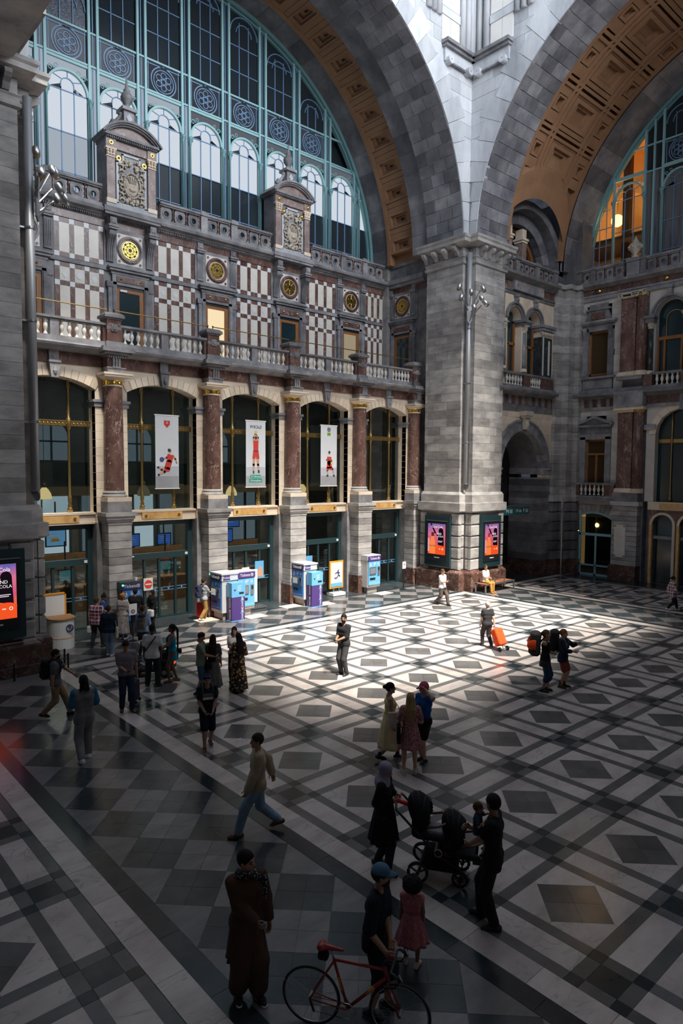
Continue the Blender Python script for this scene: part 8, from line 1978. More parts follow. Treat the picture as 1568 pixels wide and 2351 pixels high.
def pack(info, label, cols, sz, dz=0.0, lid=True, straps=None):
 """rucksack on the back"""
 t = thing('rucksack', label, 'backpack', tuple(info['root'].location), info['rz'], 'rucksacks worn by travellers'); k = info['k']; w, d, h = (s*k for s in sz); c = np.array((0, -0.14*k-d, (1.20+dz)*k)); e = 0.012
 blob('bag', cols[0], t, c-np.array((w, d, h))*1.3, c+np.array((w, d, h))*1.3, e, lambda F: (F.rbox(c, (w, d, h), min(w, d)*0.7), F.rbox(c+np.array((0, -d*0.7, -h*0.35)), (w*0.75, d*0.6, h*0.45), min(w, d)*0.4, k=0.02)))
 if lid: blob('lid', cols[1], t, c+np.array((-w*1.3, -d*1.5, h*0.4)), c+np.array((w*1.3, d*1.5, h*1.7)), e, lambda F: F.ell(c+np.array((0, 0, h*1.0)), (w*1.02, d*1.12, h*0.34)))
 if len(cols) > 2: blob('side_bundle', cols[2], t, c-np.array((w*1.5, d*2.4, h)), c+np.array((w*1.5, 0.02, h)), e, lambda F: (F.ell(c+np.array((-w*0.3, -d*0.95, h*0.25)), (w*0.9, d*0.7, h*0.5)), F.ell(c+np.array((w*0.45, -d*0.8, 0)), (w*0.75, d*0.75, h*0.42), k=0.03), F.ell(c+np.array((w*0.85, -d*0.1, h*0.1)), (w*0.45, d*1.0, h*0.5), k=0.03)))
 MB().tube([tuple(c+np.array((0, -d-0.005, h*0.6))), tuple(c+np.array((0, -d-0.03, h*0.2)))], 0.012, 5).build('pull_tape', cols[-1], t, local=True)
 for s in (-1, 1):
  P = [(s*0.08*k, -0.13*k, 1.42*k), (s*0.10*k, -0.06*k, 1.495*k), (s*0.11*k, 0.05*k, 1.48*k), (s*0.115*k, 0.135*k, 1.36*k), (s*0.13*k, 0.135*k, 1.2*k), (s*0.15*k, 0.02*k, 1.08*k), (s*0.1*k, -0.12*k, 1.05*k)]
  MB().tube(P, 0.021*k, 6).build('shoulder_strap', straps or cols[0], t, smooth=True, local=True)
 return t
def bag(info, label, mat, x, y, z, sz, nm='tote_bag', cat='bag', strap=(0.12, 1.48), sm=None, rig=True):
 t = thing(nm, label, cat, tuple(info['root'].location), info['rz']); k = info['k']; c = np.array((x, y, z))*k; s = np.array(sz)*k
 blob('bag', mat, t, c-s*1.4, c+s*1.4, 0.010, lambda F: F.rbox(c, s, s.min()*0.8))
 if rig:
  sx = math.copysign(strap[0], x)
  for dy in (-0.6, 0.6): MB().tube([(c[0], c[1]+dy*s[1], c[2]+s[2]*0.9), ((c[0]+sx*k)/2+math.copysign(0.04, x), c[1]*0.5+dy*s[1], (c[2]+strap[1]*k)/2+0.05), (sx*k, -0.0, (strap[1]+0.02)*k)], 0.009*k, 5).build('handle', sm or mat, t, local=True)
 return t
WALK = dict(lf=(-0.09, 0.30, 0.085, 5), rf=(0.09, -0.30, 0.15, -5), ph=0.90, lh=(-0.24, -0.16, 0.84), rh=(0.24, 0.20, 0.86))
WALK2 = dict(lf=(-0.09, -0.30, 0.15, 5), rf=(0.09, 0.30, 0.085, -5), ph=0.90, lh=(-0.24, 0.20, 0.86), rh=(0.24, -0.16, 0.84))
def W(base, **kw): d = dict(base); d.update(kw); return d
SOLE = plain('sole_white', (0.72, 0.70, 0.68), 0.6)
def local(loc, a, h, root, rz, pt):
 b = math.degrees(math.atan2(-loc[1], -loc[0])); w = Matrix.Translation(root)@Matrix.Rotation(rz, 4, 'Z')@Vector(pt)
 return tuple((Matrix.Translation(loc)@Matrix.Rotation(math.radians(b+a)-PI/2, 4, 'Z')).inverted()@w/(h/1.75))
STR = ((7.62, 6.66, 0), math.atan2(-0.835, 0.55)); BIK = ((4.56, 5.56, 0), math.atan2(-0.835, 0.55))
# in the sunlight
i = person('man in black T-shirt and grey jeans standing alone in the sunlight', (13.43, 14.88, 0), 318, 1.84, 'tan', ('short', 'black'), [('top', BLK2, dict(sl=0.5, hem=0.86)), ('legs', K('jeans_grey', (0.06, 0.06, 0.065))), ('shoes', SH_B), ('beard',)], dict(lh=(-0.03, 0.28, 1.06), rh=(0.06, 0.28, 1.04), hy=30, rc=0.9, lc=0.9))
phone(i, 'L', 'phone in the hands of the man alone in the sunlight')
i = person('man in white shirt walking with a black bag past the pier', (23.88, 19.78, 0), 50, 1.68, 'tan', ('short', 'brown'), [('top', WHT, dict(sl=0.38, hem=0.84, loose=0.02)), ('legs', K('cloth_taupe', (0.10, 0.075, 0.065)), dict(loose=0.02)), ('shoes', SH_B)], W(WALK, rh=(0.02, 0.30, 1.16), lh=(-0.27, -0.05, 0.80), hp=12, rc=0.9))
phone(i, 'R', 'phone held by the man in white shirt')
bag(i, 'black briefcase carried by the man in white shirt', BLK, -0.29, -0.05, 0.58, (0.06, 0.17, 0.14), 'briefcase', rig=False); bag(i, 'white plastic bag beside the black briefcase', WHT, -0.30, -0.26, 0.52, (0.06, 0.10, 0.16), 'plastic_bag', rig=False)
person('seated man in white shirt and orange trousers on the bench', (28.15, 20.52, 0), 52, 1.72, 'tan', ('short', 'brown'), [('top', WHT, dict(sl=0.38, hem=0.86)), ('legs', K('cloth_orange', (0.55, 0.27, 0.06))), ('shoes', plain('shoe_orange', (0.50, 0.20, 0.05), 0.5))], dict(ph=0.585, lf=(-0.10, 0.44, 0.085, 4), rf=(0.12, 0.50, 0.085, -6), lh=(-0.06, 0.30, 0.74), rh=(0.08, 0.28, 0.76), hy=-20))
i = person('grey-haired woman in black pulling a red shopping trolley', (19.34, 13.98, 0), 205, 1.64, 'pale', ('short', 'grey'), [('top', BLK2, dict(sl=0.30, hem=0.86)), ('legs', K('cloth_soot', (0.045, 0.04, 0.045))), ('shoes', SH_B)], W(WALK, rh=(0.20, -0.22, 0.82), lh=(-0.22, 0.12, 0.86), lf=(-0.08, 0.22, 0.085, 5), rf=(0.08, -0.22, 0.13, -5)), fem=True, k_w=1.08)
h_ = i['wR']; b_ = Vector((19.36, 13.30, 0.0)); t = thing('shopping_trolley', 'bright red shopping trolley pulled by the grey-haired woman', 'trolley', tuple(b_))
RT = K('cloth_red', (0.80, 0.085, 0.02)); ax = (Vector((h_.x, h_.y, h_.z))-b_); ax.normalize()
def tro(F): F.rbox((0, 0, 0), (0.19, 0.14, 0.30), 0.06)
F_ = Field((-.3, -.3, -.4), (.3, .3, .4), 0.014); tro(F_); V_, Q_ = F_.nets(); zz_ = ax.to_track_quat('Z', 'Y').to_matrix(); V_ = V_@np.array(zz_).T+np.array(ax*0.50)+np.array((0, 0, 0.0)); put('bag', mesh('bag', V_, Q_, RT, smooth=True), t)
tp = h_-b_; MB().tube([(0, 0, 0.06), tuple(ax*0.85), tuple(tp)], 0.012, 6).build('handle', STEEL, t, local=True)
side = ax.cross(Vector((0, 0, 1))).normalized()
for s in (-1, 1): MB().tube([tuple(side*0.17*s+Vector((0, 0, 0.08))), tuple(side*0.21*s+Vector((0, 0, 0.08)))], 0.08, 14).build('wheel', RUBBER, t, local=True)
MB().tube([tuple(side*-0.2+Vector((0, 0, 0.08))), tuple(side*0.2+Vector((0, 0, 0.08)))], 0.015, 6).build('axle', STEEL, t, local=True)
# backpackers
i = person('backpacker in black vest and blue breeches with arms folded', (16.68, 10.08, 0), 84, 1.74, 'tan', ('tail', 'brown', 0.25), [('top', BLK, dict(sl=0.0, zt=1.4, hem=0.9, nr=0.11)), ('legs', K('cloth_teal_navy', (0.02, 0.05, 0.085)), dict(len=0.66, loose=0.02)), ('skirt', BLK2, dict(z0=1.02, z1=0.74, r0=0.13, r1=0.16, fold=0.006)), ('shoes', SH_B)], dict(lh=(0.06, 0.22, 1.14), rh=(-0.10, 0.22, 1.10), hy=0, lf=(-0.08, 0.04, 0.08, 5), rf=(0.09, -0.05, 0.08, -8)), fem=True)
pack(i, 'huge red and grey trekking rucksack of the backpacker with folded arms', [BLK2, K('pack_grey', (0.10, 0.09, 0.09)), RT], (0.17, 0.14, 0.31), 0.10)
i = person('ginger backpacker in navy jacket and red shorts raising one hand', (17.37, 9.94, 0), 74, 1.68, 'pale', ('tail', 'ginger', 0.15), [('top', NVY, dict(sl=0.80, hem=0.78, g=0.022)), ('legs', K('cloth_rust', (0.25, 0.055, 0.045)), dict(len=0.40, loose=0.025)), ('shoes', K('boot_brown', (0.07, 0.05, 0.03)), dict(hi=0.09))], dict(rh=(0.06, 0.34, 1.14), lh=(-0.14, 0.40, 1.36), rc=0.9, lc=0.8, lf=(-0.10, 0.05, 0.08, 10), rf=(0.08, -0.02, 0.08, -5)), fem=True)
pack(i, 'tall dark rucksack worn by the ginger backpacker', [BLK, K('pack_green', (0.02, 0.035, 0.035))], (0.17, 0.12, 0.32), 0.10, straps=GRY)
phone(i, 'R', 'small white camera held by the ginger backpacker', WHITE, (0.05, 0.035, 0.03), 'camera', 'camera')
person('woman in pinkish checked coat walking off at the far right', (30.78, 12.37, 0), 120, 1.56, 'olive', ('bun', 'black'), [('top', K('cloth_plaid_pink', (0.24, 0.10, 0.10), pat='check', scale=45, c2=(0.10, 0.05, 0.06)), dict(sl=0.92, hem=0.70, g=0.03, loose=0.02)), ('legs', BLK), ('shoes', SH_W)], W(WALK, rh=(0.2, 0.12, 0.92)), fem=True)
# three women
YEL = K('cloth_yellow', (0.78, 0.60, 0.24))
i = person('woman in yellow sundress with her hair in a bun', (10.16, 9.80, 0), 98, 1.70, 'tan', ('bun', 'black'), [('top', YEL, dict(sl=0.0, zt=1.3, hem=1.0, nr=0.13)), ('skirt', K('cloth_yellow_pale', (0.74, 0.62, 0.34)), dict(z0=1.08, z1=0.32, r0=0.115, r1=0.26, fold=0.025)), ('shoes', SH_B, dict(sole=SOLE, hi=0.05))], W(WALK, lf=(-0.07, 0.20, 0.085, 5), rf=(0.07, -0.22, 0.13, -5), rh=(0.24, 0.06, 0.82), lh=(-0.2, 0.1, 0.85)), fem=True)
for s in (-1, 1): MB().tube([tuple(i['M'].inverted()@i['tor'](s*0.08, 0.10, 1.34)), tuple(i['M'].inverted()@i['tor'](s*0.085, 0.02, 1.475)), tuple(i['M'].inverted()@i['tor'](s*0.07, -0.10, 1.32))], 0.010, 5).build('dress_strap', YEL, i['root'], local=True)
bag(i, 'cream canvas tote on the shoulder of the woman in yellow', CANV, 0.235, 0.10, 0.98, (0.035, 0.17, 0.18), sm=CANV)
PNK = K('cloth_pink_fleck', (0.50, 0.24, 0.24), pat='fleck', scale=42, c2=(0.12, 0.03, 0.035), thr=0.42)
i = person('fair-haired woman in speckled pink dress seen from behind', (10.02, 9.08, 0), 184, 1.66, 'pale', ('long', 'blond', 0.40), [('top', PNK, dict(sl=0.36, hem=0.98, loose=0.02)), ('skirt', PNK, dict(z0=1.08, z1=0.58, r0=0.115, r1=0.22, fold=0.02)), ('shoes', plain('shoe_beige', (0.50, 0.42, 0.36), 0.6), dict(sole=SOLE))], dict(lf=(-0.13, -0.05, 0.08, 20), rf=(0.12, 0.02, 0.08, -15), lh=(-0.20, 0.18, 1.0), rh=(0.16, 0.22, 1.05)), fem=True)
bag(i, 'black tote bag hanging from the woman in pink dress', BLK, -0.25, -0.06, 0.90, (0.04, 0.14, 0.20), sm=BLK)
person('woman in blue T-shirt and pink cap raising her hand to the cap', (10.62, 9.24, 0), 322, 1.72, 'pale', ('short', 'blond'), [('top', K('cloth_blue', (0.012, 0.09, 0.34)), dict(sl=0.28, hem=0.98)), ('legs', BLK, dict(len=0.36, loose=0.015)), ('shoes', SH_B, dict(sole=SOLE)), ('cap', K('cap_pink', (0.52, 0.10, 0.19)), K('cap_pink', (0.52, 0.10, 0.19)))], dict(lh=(-0.14, 0.12, 1.64), pole_l=(-1, 0.3, -0.3), rh=(0.20, 0.05, 0.86), hy=-25, hp=8, lf=(-0.06, 0.03, 0.08, 5), rf=(0.08, -0.05, 0.08, -20)), fem=True)
# near family
i = person('woman in lavender headscarf and black dress pushing the stroller', (7.25, 7.08, 0), 70, 1.70, 'tan', ('hijab', K('scarf_lavender', (0.30, 0.27, 0.36)), 0.3), [('top', BLK, dict(sl=0.96, hem=0.95, neck=0)), ('skirt', BLK, dict(z0=1.12, z1=0.52, r0=0.125, r1=0.23, fold=0.022)), ('legs', BLK2), ('shoes', SH_B)], dict(rh=local((7.25, 7.08, 0), 70, 1.70, *STR, (-0.43, -0.12, 1.12)), lh=local((7.25, 7.08, 0), 70, 1.70, *STR, (-0.43, 0.14, 1.12)), hp=18, lf=(-0.08, -0.14, 0.09, 8), rf=(0.09, 0.10, 0.08, -12), rc=0.8), fem=True)
p_ = at_hand(i, 'R', 0.12); t = thing('bottle', 'red and white bottle in the hand of the woman in lavender headscarf', 'bottle', tuple(p_)); dv = Vector((0.6, -0.5, -0.35)).normalized()
MB().tube([tuple(dv*-0.02), tuple(dv*0.16)], 0.035, 12).build('body', plain('bottle_red', (0.62, 0.03, 0.03), 0.35), t, smooth=True, local=True); MB().tube([tuple(dv*0.16), tuple(dv*0.2)], 0.03, 12).build('cap', WHITE, t, local=True)
i = person('man in black carrying a baby on his arm', (7.46, 5.22, 0), 262, 1.82, 'olive', ('short', 'black'), [('top', BLK, dict(sl=0.32, hem=0.80, loose=0.02)), ('legs', K('jeans_black', (0.016, 0.017, 0.02)), dict(loose=0.014)), ('shoes', SH_B)], dict(lh=(0.02, 0.30, 1.02), rh=(0.06, 0.32, 1.22), pole_l=(-0.8, -0.5, -0.4), hy=-38, rc=0.9, lc=0.7, lf=(-0.11, -0.05, 0.08, 15), rf=(0.12, 0.16, 0.085, -10)))
m3 = i['M']; bp_ = m3@Vector((-0.04, 0.21, 0.98))
person('baby in dark striped top held against the man in black', tuple(bp_), 82, 0.74, 'olive', ('short', 'brown'), [('top', K('cloth_navy_stripe', (0.03, 0.04, 0.07)), dict(sl=0.34, hem=0.80, g=0.03)), ('shoes', SH_B)], dict(ph=0.80, lf=(-0.22, 0.18, 0.10, 20), rf=(0.22, 0.18, 0.10, -20), lh=(-0.22, 0.28, 1.25), rh=(0.22, 0.25, 1.2), child=0.66, hy=20), res=0.011, k_w=1.15)
person('little girl with curly hair in pink dress seen from behind', (6.07, 5.43, 0), 172, 1.10, 'brown', ('afro', 'black'), [('top', PNK2 := K('cloth_rose_fleck', (0.42, 0.13, 0.15), pat='fleck', scale=60, c2=(0.6, 0.35, 0.36), thr=0.3), dict(sl=0.06, hem=1.0)), ('skirt', PNK2, dict(z0=1.10, z1=0.50, r0=0.125, r1=0.27, fold=0.03)), ('shoes', plain('shoe_pink', (0.62, 0.42, 0.38), 0.5), dict(sole=SOLE))], dict(child=0.80, lf=(-0.13, 0.05, 0.08, 25), rf=(0.12, -0.03, 0.08, -20)), fem=False, res=0.012)
i = person('man in blue cap and dark shirt standing behind the bicycle', (5.22, 5.22, 0), 74, 1.74, 'olive', ('short', 'dark'), [('top', K('cloth_ink', (0.012, 0.014, 0.024)), dict(sl=0.46, hem=0.80, loose=0.02, g=0.02)), ('legs', K('shorts_ink', (0.010, 0.016, 0.024)), dict(len=0.56, loose=0.03)), ('shoes', SH_B, dict(sole=K('sole_grey', (0.2, 0.2, 0.2)))), ('beard',), ('cap', K('cap_denim', (0.07, 0.15, 0.24)), K('cap_denim', (0.07, 0.15, 0.24)))], dict(rh=local((5.22, 5.22, 0), 74, 1.74, *BIK, (0.82, 0.05, 0.97)), lh=local((5.22, 5.22, 0), 74, 1.74, *BIK, (0.86, 0.19, 0.97)), hy=15, rc=1.0, lc=0.9, lf=(-0.10, 0.12, 0.08, 5), rf=(0.1, -0.02, 0.08, -10), lean=4))
p_ = at_hand(i, 'R', 0.10); t = thing('drink_can', 'red drink can in the hand of the man with the bicycle', 'can', tuple(p_)); MB().lathe([(0.028, -0.05), (0.033, -0.045), (0.033, 0.05), (0.028, 0.06)], n=14).build('can', plain('can_red', (0.35, 0.03, 0.03), 0.3), t, local=True); MB().lathe([(0.027, 0.058), (0.027, 0.064)], n=14).build('lid', STEEL, t, local=True)
BRN = K('cloth_brown', (0.075, 0.042, 0.026))
i = person('man in long brown tunic looking aside with a phone', (4.25, 6.38, 0), 18, 1.76, 'olive', ('short', 'black'), [('top', BRN, dict(sl=0.95, hem=0.88, g=0.022, loose=0.016)), ('skirt', BRN, dict(z0=1.06, z1=0.50, r0=0.135, r1=0.195, fold=0.014, nm='tunic_skirt')), ('legs', BRN, dict(len=0.90, loose=0.05)), ('shoes', K('sandal_dark', (0.03, 0.03, 0.035)), dict(sole=SOLE))], dict(rh=(-0.02, 0.28, 1.06), lh=(-0.27, 0.05, 0.80), hy=38, rc=0.9, lf=(-0.11, 0.10, 0.08, 8), rf=(0.10, -0.02, 0.08, -10)))
phone(i, 'R', 'phone held by the man in brown tunic', plain('phone_lit', (0.10, 0.16, 0.24), 0.2))
t = thing('scarf', 'black and white scarf round the neck of the man in brown tunic', 'scarf', tuple(i['root'].location), i['rz']); SCF = K('cloth_keffiyeh', (0.02, 0.02, 0.024), pat='fleck', scale=38, c2=(0.45, 0.45, 0.42), thr=0.30)
blob('scarf_wrap', SCF, t, np.array((-0.25, -0.25, 1.0)), np.array((0.25, 0.3, 1.65)), 0.013, lambda F: ([F.cap((0.10*math.cos(a), 0.10*math.sin(a)+0.01, 1.50+0.02*math.sin(a)), (0.10*math.cos(a+0.5), 0.10*math.sin(a+0.5)+0.01, 1.50+0.02*math.sin(a+0.5)), 0.038, k=0.01) for a in np.arange(0, 6.4, 0.5)], F.cap((-0.10, 0.06, 1.47), (-0.19, 0.06, 1.40), 0.035, 0.05, k=0.03), F.cap((-0.19, 0.05, 1.40), (-0.21, 0.06, 1.12), 0.05, 0.03, k=0.02)))
person('man in beige jacket and jeans striding past', (6.39, 9.23, 0), 276, 1.77, 'tan', ('short', 'dark'), [('top', K('cloth_beige', (0.42, 0.33, 0.22)), dict(sl=0.97, hem=0.84, g=0.024, loose=0.016)), ('legs', DEN_L, dict(loose=0.016)), ('shoes', SH_BR)], W(WALK2, lf=(-0.09, 0.34, 0.085, 5), rf=(0.09, -0.36, 0.15, -5), ph=0.885, lh=(-0.24, 0.20, 0.86), rh=(0.22, -0.26, 0.92), hy=8))
i = person('man in dark striped T-shirt and shorts with sunglasses on his head', (7.55, 12.85, 0), 8, 1.68, 'tan', ('short', 'black'), [('top', K('cloth_ink2', (0.016, 0.018, 0.025)), dict(sl=0.32, hem=0.86)), ('legs', K('shorts_navy', (0.012, 0.016, 0.028)), dict(len=0.45, loose=0.02)), ('shoes', SH_BR, dict(sole=SOLE)), ('glasses', plain('lens_blue', (0.02, 0.08, 0.45), 0.15))], dict(lh=(-0.10, 0.20, 0.94), rh=(0.10, 0.22, 0.96), lc=0.8, rc=0.8, lf=(-0.09, -0.16, 0.12, 5), rf=(0.09, 0.18, 0.085, -8), ph=0.915, hp=6))
MB().box(-0.13, 0.13, 0.118, 0.135, 1.20, 1.27).build('stripe', K('stripe_taupe', (0.22, 0.18, 0.16)), i['root'], local=True); MB().box(-0.11, 0.11, 0.118, 0.137, 1.14, 1.19).build('stripe', WHT, i['root'], local=True)
pack(i, 'grey rucksack on the man in dark shorts, mostly its straps in sight', [K('pack_slate', (0.07, 0.075, 0.08)), BLK2], (0.14, 0.08, 0.22), 0.02)
i = person('balding man in green T-shirt and denim shorts reading a slip', (9.29, 16.13, 0), 78, 1.70, 'tan', ('thin', 'dark'), [('top', K('cloth_sage', (0.20, 0.24, 0.17)), dict(sl=0.34, hem=0.84, loose=0.02)), ('legs', DEN, dict(len=0.46, loose=0.025)), ('shoes', K('sandal_blue', (0.03, 0.05, 0.09)))], dict(rh=(0.06, 0.36, 1.10), lh=(-0.02, 0.36, 1.08), hp=28, lf=(-0.10, 0.16, 0.085, 5), rf=(0.1, -0.10, 0.08, -8)), k_w=1.08)
phone(i, 'R', 'white paper slip in the hand of the man in green T-shirt', WHITE, (0.05, 0.07, 0.004), 'paper_slip', 'paper'); bag(i, 'small black shoulder bag at the hip of the man in green', BLK, 0.10, 0.24, 0.84, (0.05, 0.09, 0.10), 'shoulder_bag', rig=False)
person('long-haired woman in grey skirt seen from behind', (9.58, 15.98, 0), 172, 1.63, 'olive', ('long', 'dark', 0.62), [('top', K('cloth_ash', (0.10, 0.095, 0.09)), dict(sl=0.40, hem=0.95, loose=0.02)), ('skirt', K('cloth_pepper', (0.17, 0.16, 0.15), pat='fleck', scale=70, c2=(0.06, 0.055, 0.05), thr=0.35), dict(z0=1.06, z1=0.22, r0=0.12, r1=0.22, fold=0.02)), ('shoes', SH_W)], dict(lf=(-0.09, 0, 0.08, 8), rf=(0.1, -0.06, 0.08, -12)), fem=True)
FLO = K('cloth_flower_dark', (0.02, 0.018, 0.018), pat='flower', scale=15, c2=(0.42, 0.25, 0.11), thr=0.42)
person('woman in long dark flowered dress with black hair down', (10.18, 15.62, 0), 205, 1.64, 'olive', ('long', 'black', 0.45), [('top', FLO, dict(sl=0.55, hem=0.95, loose=0.02)), ('skirt', FLO, dict(z0=1.08, z1=0.10, r0=0.12, r1=0.23, fold=0.02)), ('shoes', SH_B)], dict(rh=(0.12, 0.22, 1.05)), fem=True)
person('dark-haired woman in white top facing her two friends', (10.55, 16.42, 0), 352, 1.62, 'tan', ('long', 'black', 0.38), [('top', WHT, dict(sl=0.32, hem=0.92)), ('legs', BLK), ('shoes', SH_B)], dict(rh=(0.04, 0.26, 1.14), lh=(-0.06, 0.26, 1.12)), fem=True)
TUR = K('cloth_turquoise', (0.0, 0.26, 0.42))
i = person('woman in short turquoise dress with a very long braid', (9.22, 17.61, 0), 272, 1.68, 'brown', ('tail', 'black', 0.95), [('top', TUR, dict(sl=0.0, zt=1.3, hem=0.95, nr=0.14, g=0.01)), ('skirt', TUR, dict(z0=1.06, z1=0.68, r0=0.115, r1=0.145, fold=0.0)), ('shoes', STRAW)], dict(lh=(-0.16, 0.36, 1.04), rh=(0.15, 0.30, 1.0), lf=(-0.07, 0.10, 0.08, 5), rf=(0.08, -0.12, 0.08, -6)), fem=True)
bag(i, 'small black handbag behind the woman in turquoise', BLK, 0.05, -0.22, 0.92, (0.08, 0.05, 0.07), 'handbag', rig=False)
person('man in white T-shirt with a black strap across his back', (8.56, 17.55, 0), 172, 1.78, 'dark', ('short', 'black'), [('top', WHT, dict(sl=0.34, hem=0.82, loose=0.03, g=0.02)), ('legs', K('jogger_green', (0.022, 0.032, 0.028)), dict(loose=0.02)), ('shoes', SH_B, dict(sole=SOLE)), ('strap', BLK, dict(a=(-0.17, 1.05), b=(0.12, 1.46)))], dict(lf=(-0.14, 0.02, 0.08, 15), rf=(0.15, -0.06, 0.08, -35)))
i = person('man in light blue shirt with a grey rucksack among the queue', (9.80, 20.75, 0), 172, 1.66, 'tan', ('short', 'brown'), [('top', K('cloth_sky', (0.28, 0.42, 0.66)), dict(sl=0.7, hem=0.84)), ('legs', BLK2), ('shoes', SH_B)])
pack(i, 'grey and black rucksack on the man in light blue shirt', [K('pack_stone', (0.16, 0.14, 0.12)), BLK2], (0.14, 0.10, 0.23), 0.0, straps=BLK2)
i = person('woman in black headscarf with a white bag by the glazed door', (11.44, 23.40, 0), 318, 1.62, 'tan', ('hijab', BLK, 0.3), [('top', BLK, dict(sl=0.96, hem=0.80, neck=0)), ('legs', BLK), ('shoes', SH_B)], dict(rh=(0.10, 0.26, 1.15), lh=(-0.15, 0.22, 0.95)), fem=True)
bag(i, 'white handbag on the arm of the woman in black headscarf', WHT, -0.10, 0.22, 0.86, (0.15, 0.08, 0.15), 'handbag', rig=False)
person('man in black jacket using the dark green ticket machine', (10.78, 23.42, 0), 170, 1.74, 'tan', ('short', 'black'), [('top', BLK, dict(sl=0.97, hem=0.80, g=0.026, loose=0.012)), ('legs', K('trouser_slate', (0.03, 0.033, 0.04))), ('shoes', SH_B)], dict(rh=(0.14, 0.40, 1.15)))
FLW = K('cloth_flower_pale', (0.50, 0.45, 0.42), pat='flower', scale=26, c2=(0.10, 0.07, 0.13), thr=0.33)
person('woman in orange headwrap and long pale flowered dress', (10.20, 23.20, 0), 150, 1.68, 'brown', ('turban', K('wrap_orange', (0.55, 0.22, 0.02))), [('top', FLW, dict(sl=0.90, hem=0.92, loose=0.03, g=0.02)), ('skirt', FLW, dict(z0=1.1, z1=0.22, r0=0.135, r1=0.20, fold=0.016)), ('legs', DEN), ('shoes', SH_W)], dict(rh=(0.12, 0.3, 1.1), lh=(-0.1, 0.3, 1.1)), fem=True)
person('woman with a topknot and navy top bent over by the first column', (9.72, 23.75, 0), 60, 1.62, 'olive', ('topknot', 'black'), [('top', K('cloth_royal', (0.02, 0.06, 0.20)), dict(sl=0.5, hem=0.82)), ('legs', BLK, dict(len=0.45)), ('shoes', SH_B)], dict(rh=(0.1, 0.3, 1.1), hp=25), fem=True)
i = person('man in red and blue checked shirt in the queue', (9.04, 22.70, 0), 152, 1.74, 'tan', ('short', 'brown'), [('top', K('cloth_plaid', (0.42, 0.05, 0.05), pat='check', scale=52, c2=(0.04, 0.06, 0.16)), dict(sl=0.92, hem=0.80, loose=0.012)), ('legs', BLK2), ('shoes', SH_B)], dict(lh=(-0.25, 0.0, 0.80), rh=(0.15, 0.25, 1.1), lf=(-0.16, -0.05, 0.08, 15), rf=(0.15, 0.12, 0.08, -15)))
bag(i, 'white plastic bag hanging from the man in checked shirt', WHT, -0.27, 0.0, 0.62, (0.08, 0.06, 0.13), 'plastic_bag', rig=False)
i = person('man in dark blue jacket and light jeans seen from behind', (8.92, 21.40, 0), 170, 1.68, 'tan', ('short', 'brown'), [('top', K('cloth_petrol', (0.012, 0.028, 0.048)), dict(sl=0.97, hem=0.82, g=0.026, loose=0.012)), ('legs', DEN_L), ('shoes', SH_W)], dict(lf=(-0.06, 0.10, 0.08, 8), rf=(0.1, -0.05, 0.08, -15)))
bag(i, 'cream canvas tote on the man in dark blue jacket', CANV, 0.27, 0.0, 0.82, (0.03, 0.13, 0.20), sm=CANV)
i = person('man in grey short-sleeved shirt and jeans looking at his phone', (7.19, 16.22, 0), 10, 1.82, 'tan', ('short', 'dark'), [('top', K('cloth_lilac', (0.20, 0.18, 0.20)), dict(sl=0.34, hem=0.90, loose=0.022)), ('legs', DEN_D, dict(top=1.04)), ('shoes', SH_BR)], dict(rh=(0.04, 0.28, 1.06), lh=(-0.27, -0.02, 0.80), hp=32, rc=0.9, lc=0.9, lf=(-0.12, 0.10, 0.08, 12), rf=(0.10, -0.04, 0.08, -12)), k_w=1.06)
phone(i, 'R', 'phone the man in grey shirt is reading')
hl = i['wL']; t = thing('suitcase', 'small black cabin case trailing behind the man in grey shirt', 'suitcase', (7.62, 16.72, 0), 0.8)
blob('shell', BLK2, t, np.array((-.3, -.25, 0)), np.array((.3, .25, .7)), 0.014, lambda F: F.rbox((0, 0, 0.32), (0.18, 0.11, 0.26), 0.04))
for s in (-1, 1): MB().tube([(s*0.13, -0.1, 0.04), (s*0.17, -0.1, 0.04)], 0.04, 10).build('wheel', RUBBER, t, local=True)
inv_ = (Matrix.Translation((7.62, 16.72, 0))@Matrix.Rotation(0.8, 4, 'Z')).inverted(); hq = inv_@hl
MB().tube([(0.05, 0.05, 0.56), tuple(hq+Vector((0, 0, -0.05)))], 0.010, 6).build('handle', STEEL, t, local=True)
i = person('man in grey T-shirt and khaki trousers walking with a black rucksack', (5.71, 16.97, 0), 82, 1.72, 'tan', ('short', 'black'), [('top', K('cloth_slate', (0.12, 0.125, 0.13)), dict(sl=0.34, hem=0.84, loose=0.02)), ('legs', KHK, dict(loose=0.015)), ('shoes', SH_B), ('beard',)], W(WALK, lf=(-0.09, 0.32, 0.085, 5), rf=(0.09, -0.30, 0.14, -5), lh=(-0.14, 0.46, 0.98), rh=(0.26, -0.05, 0.80)))
pack(i, 'black rucksack on the man walking by the near pier', [BLK, BLK2], (0.14, 0.10, 0.23), 0.02)
RAG = K('cloth_raglan_blue', (0.03, 0.17, 0.30))
person('man with dreadlocks in grey and blue T-shirt seen from behind', (5.28, 14.01, 0), 192, 1.84, 'dark', ('locks', 'black', 0.3), [('top', K('cloth_marl', (0.20, 0.20, 0.22)), dict(sl=0.10, hem=0.80, loose=0.02, g=0.020)), ('top', RAG, dict(sl=0.42, loose=0.03, g=0.026, nm='sleeve', bare=1, neck=0)), ('legs', K('sweat_grey', (0.26, 0.25, 0.27)), dict(loose=0.022)), ('shoes', SH_W, dict(sole=SOLE))], W(WALK, lf=(-0.10, -0.18, 0.12, 6), rf=(0.10, 0.14, 0.085, -10), lh=(-0.10, 0.26, 1.22), rh=(0.12, 0.26, 1.16), ph=0.915))
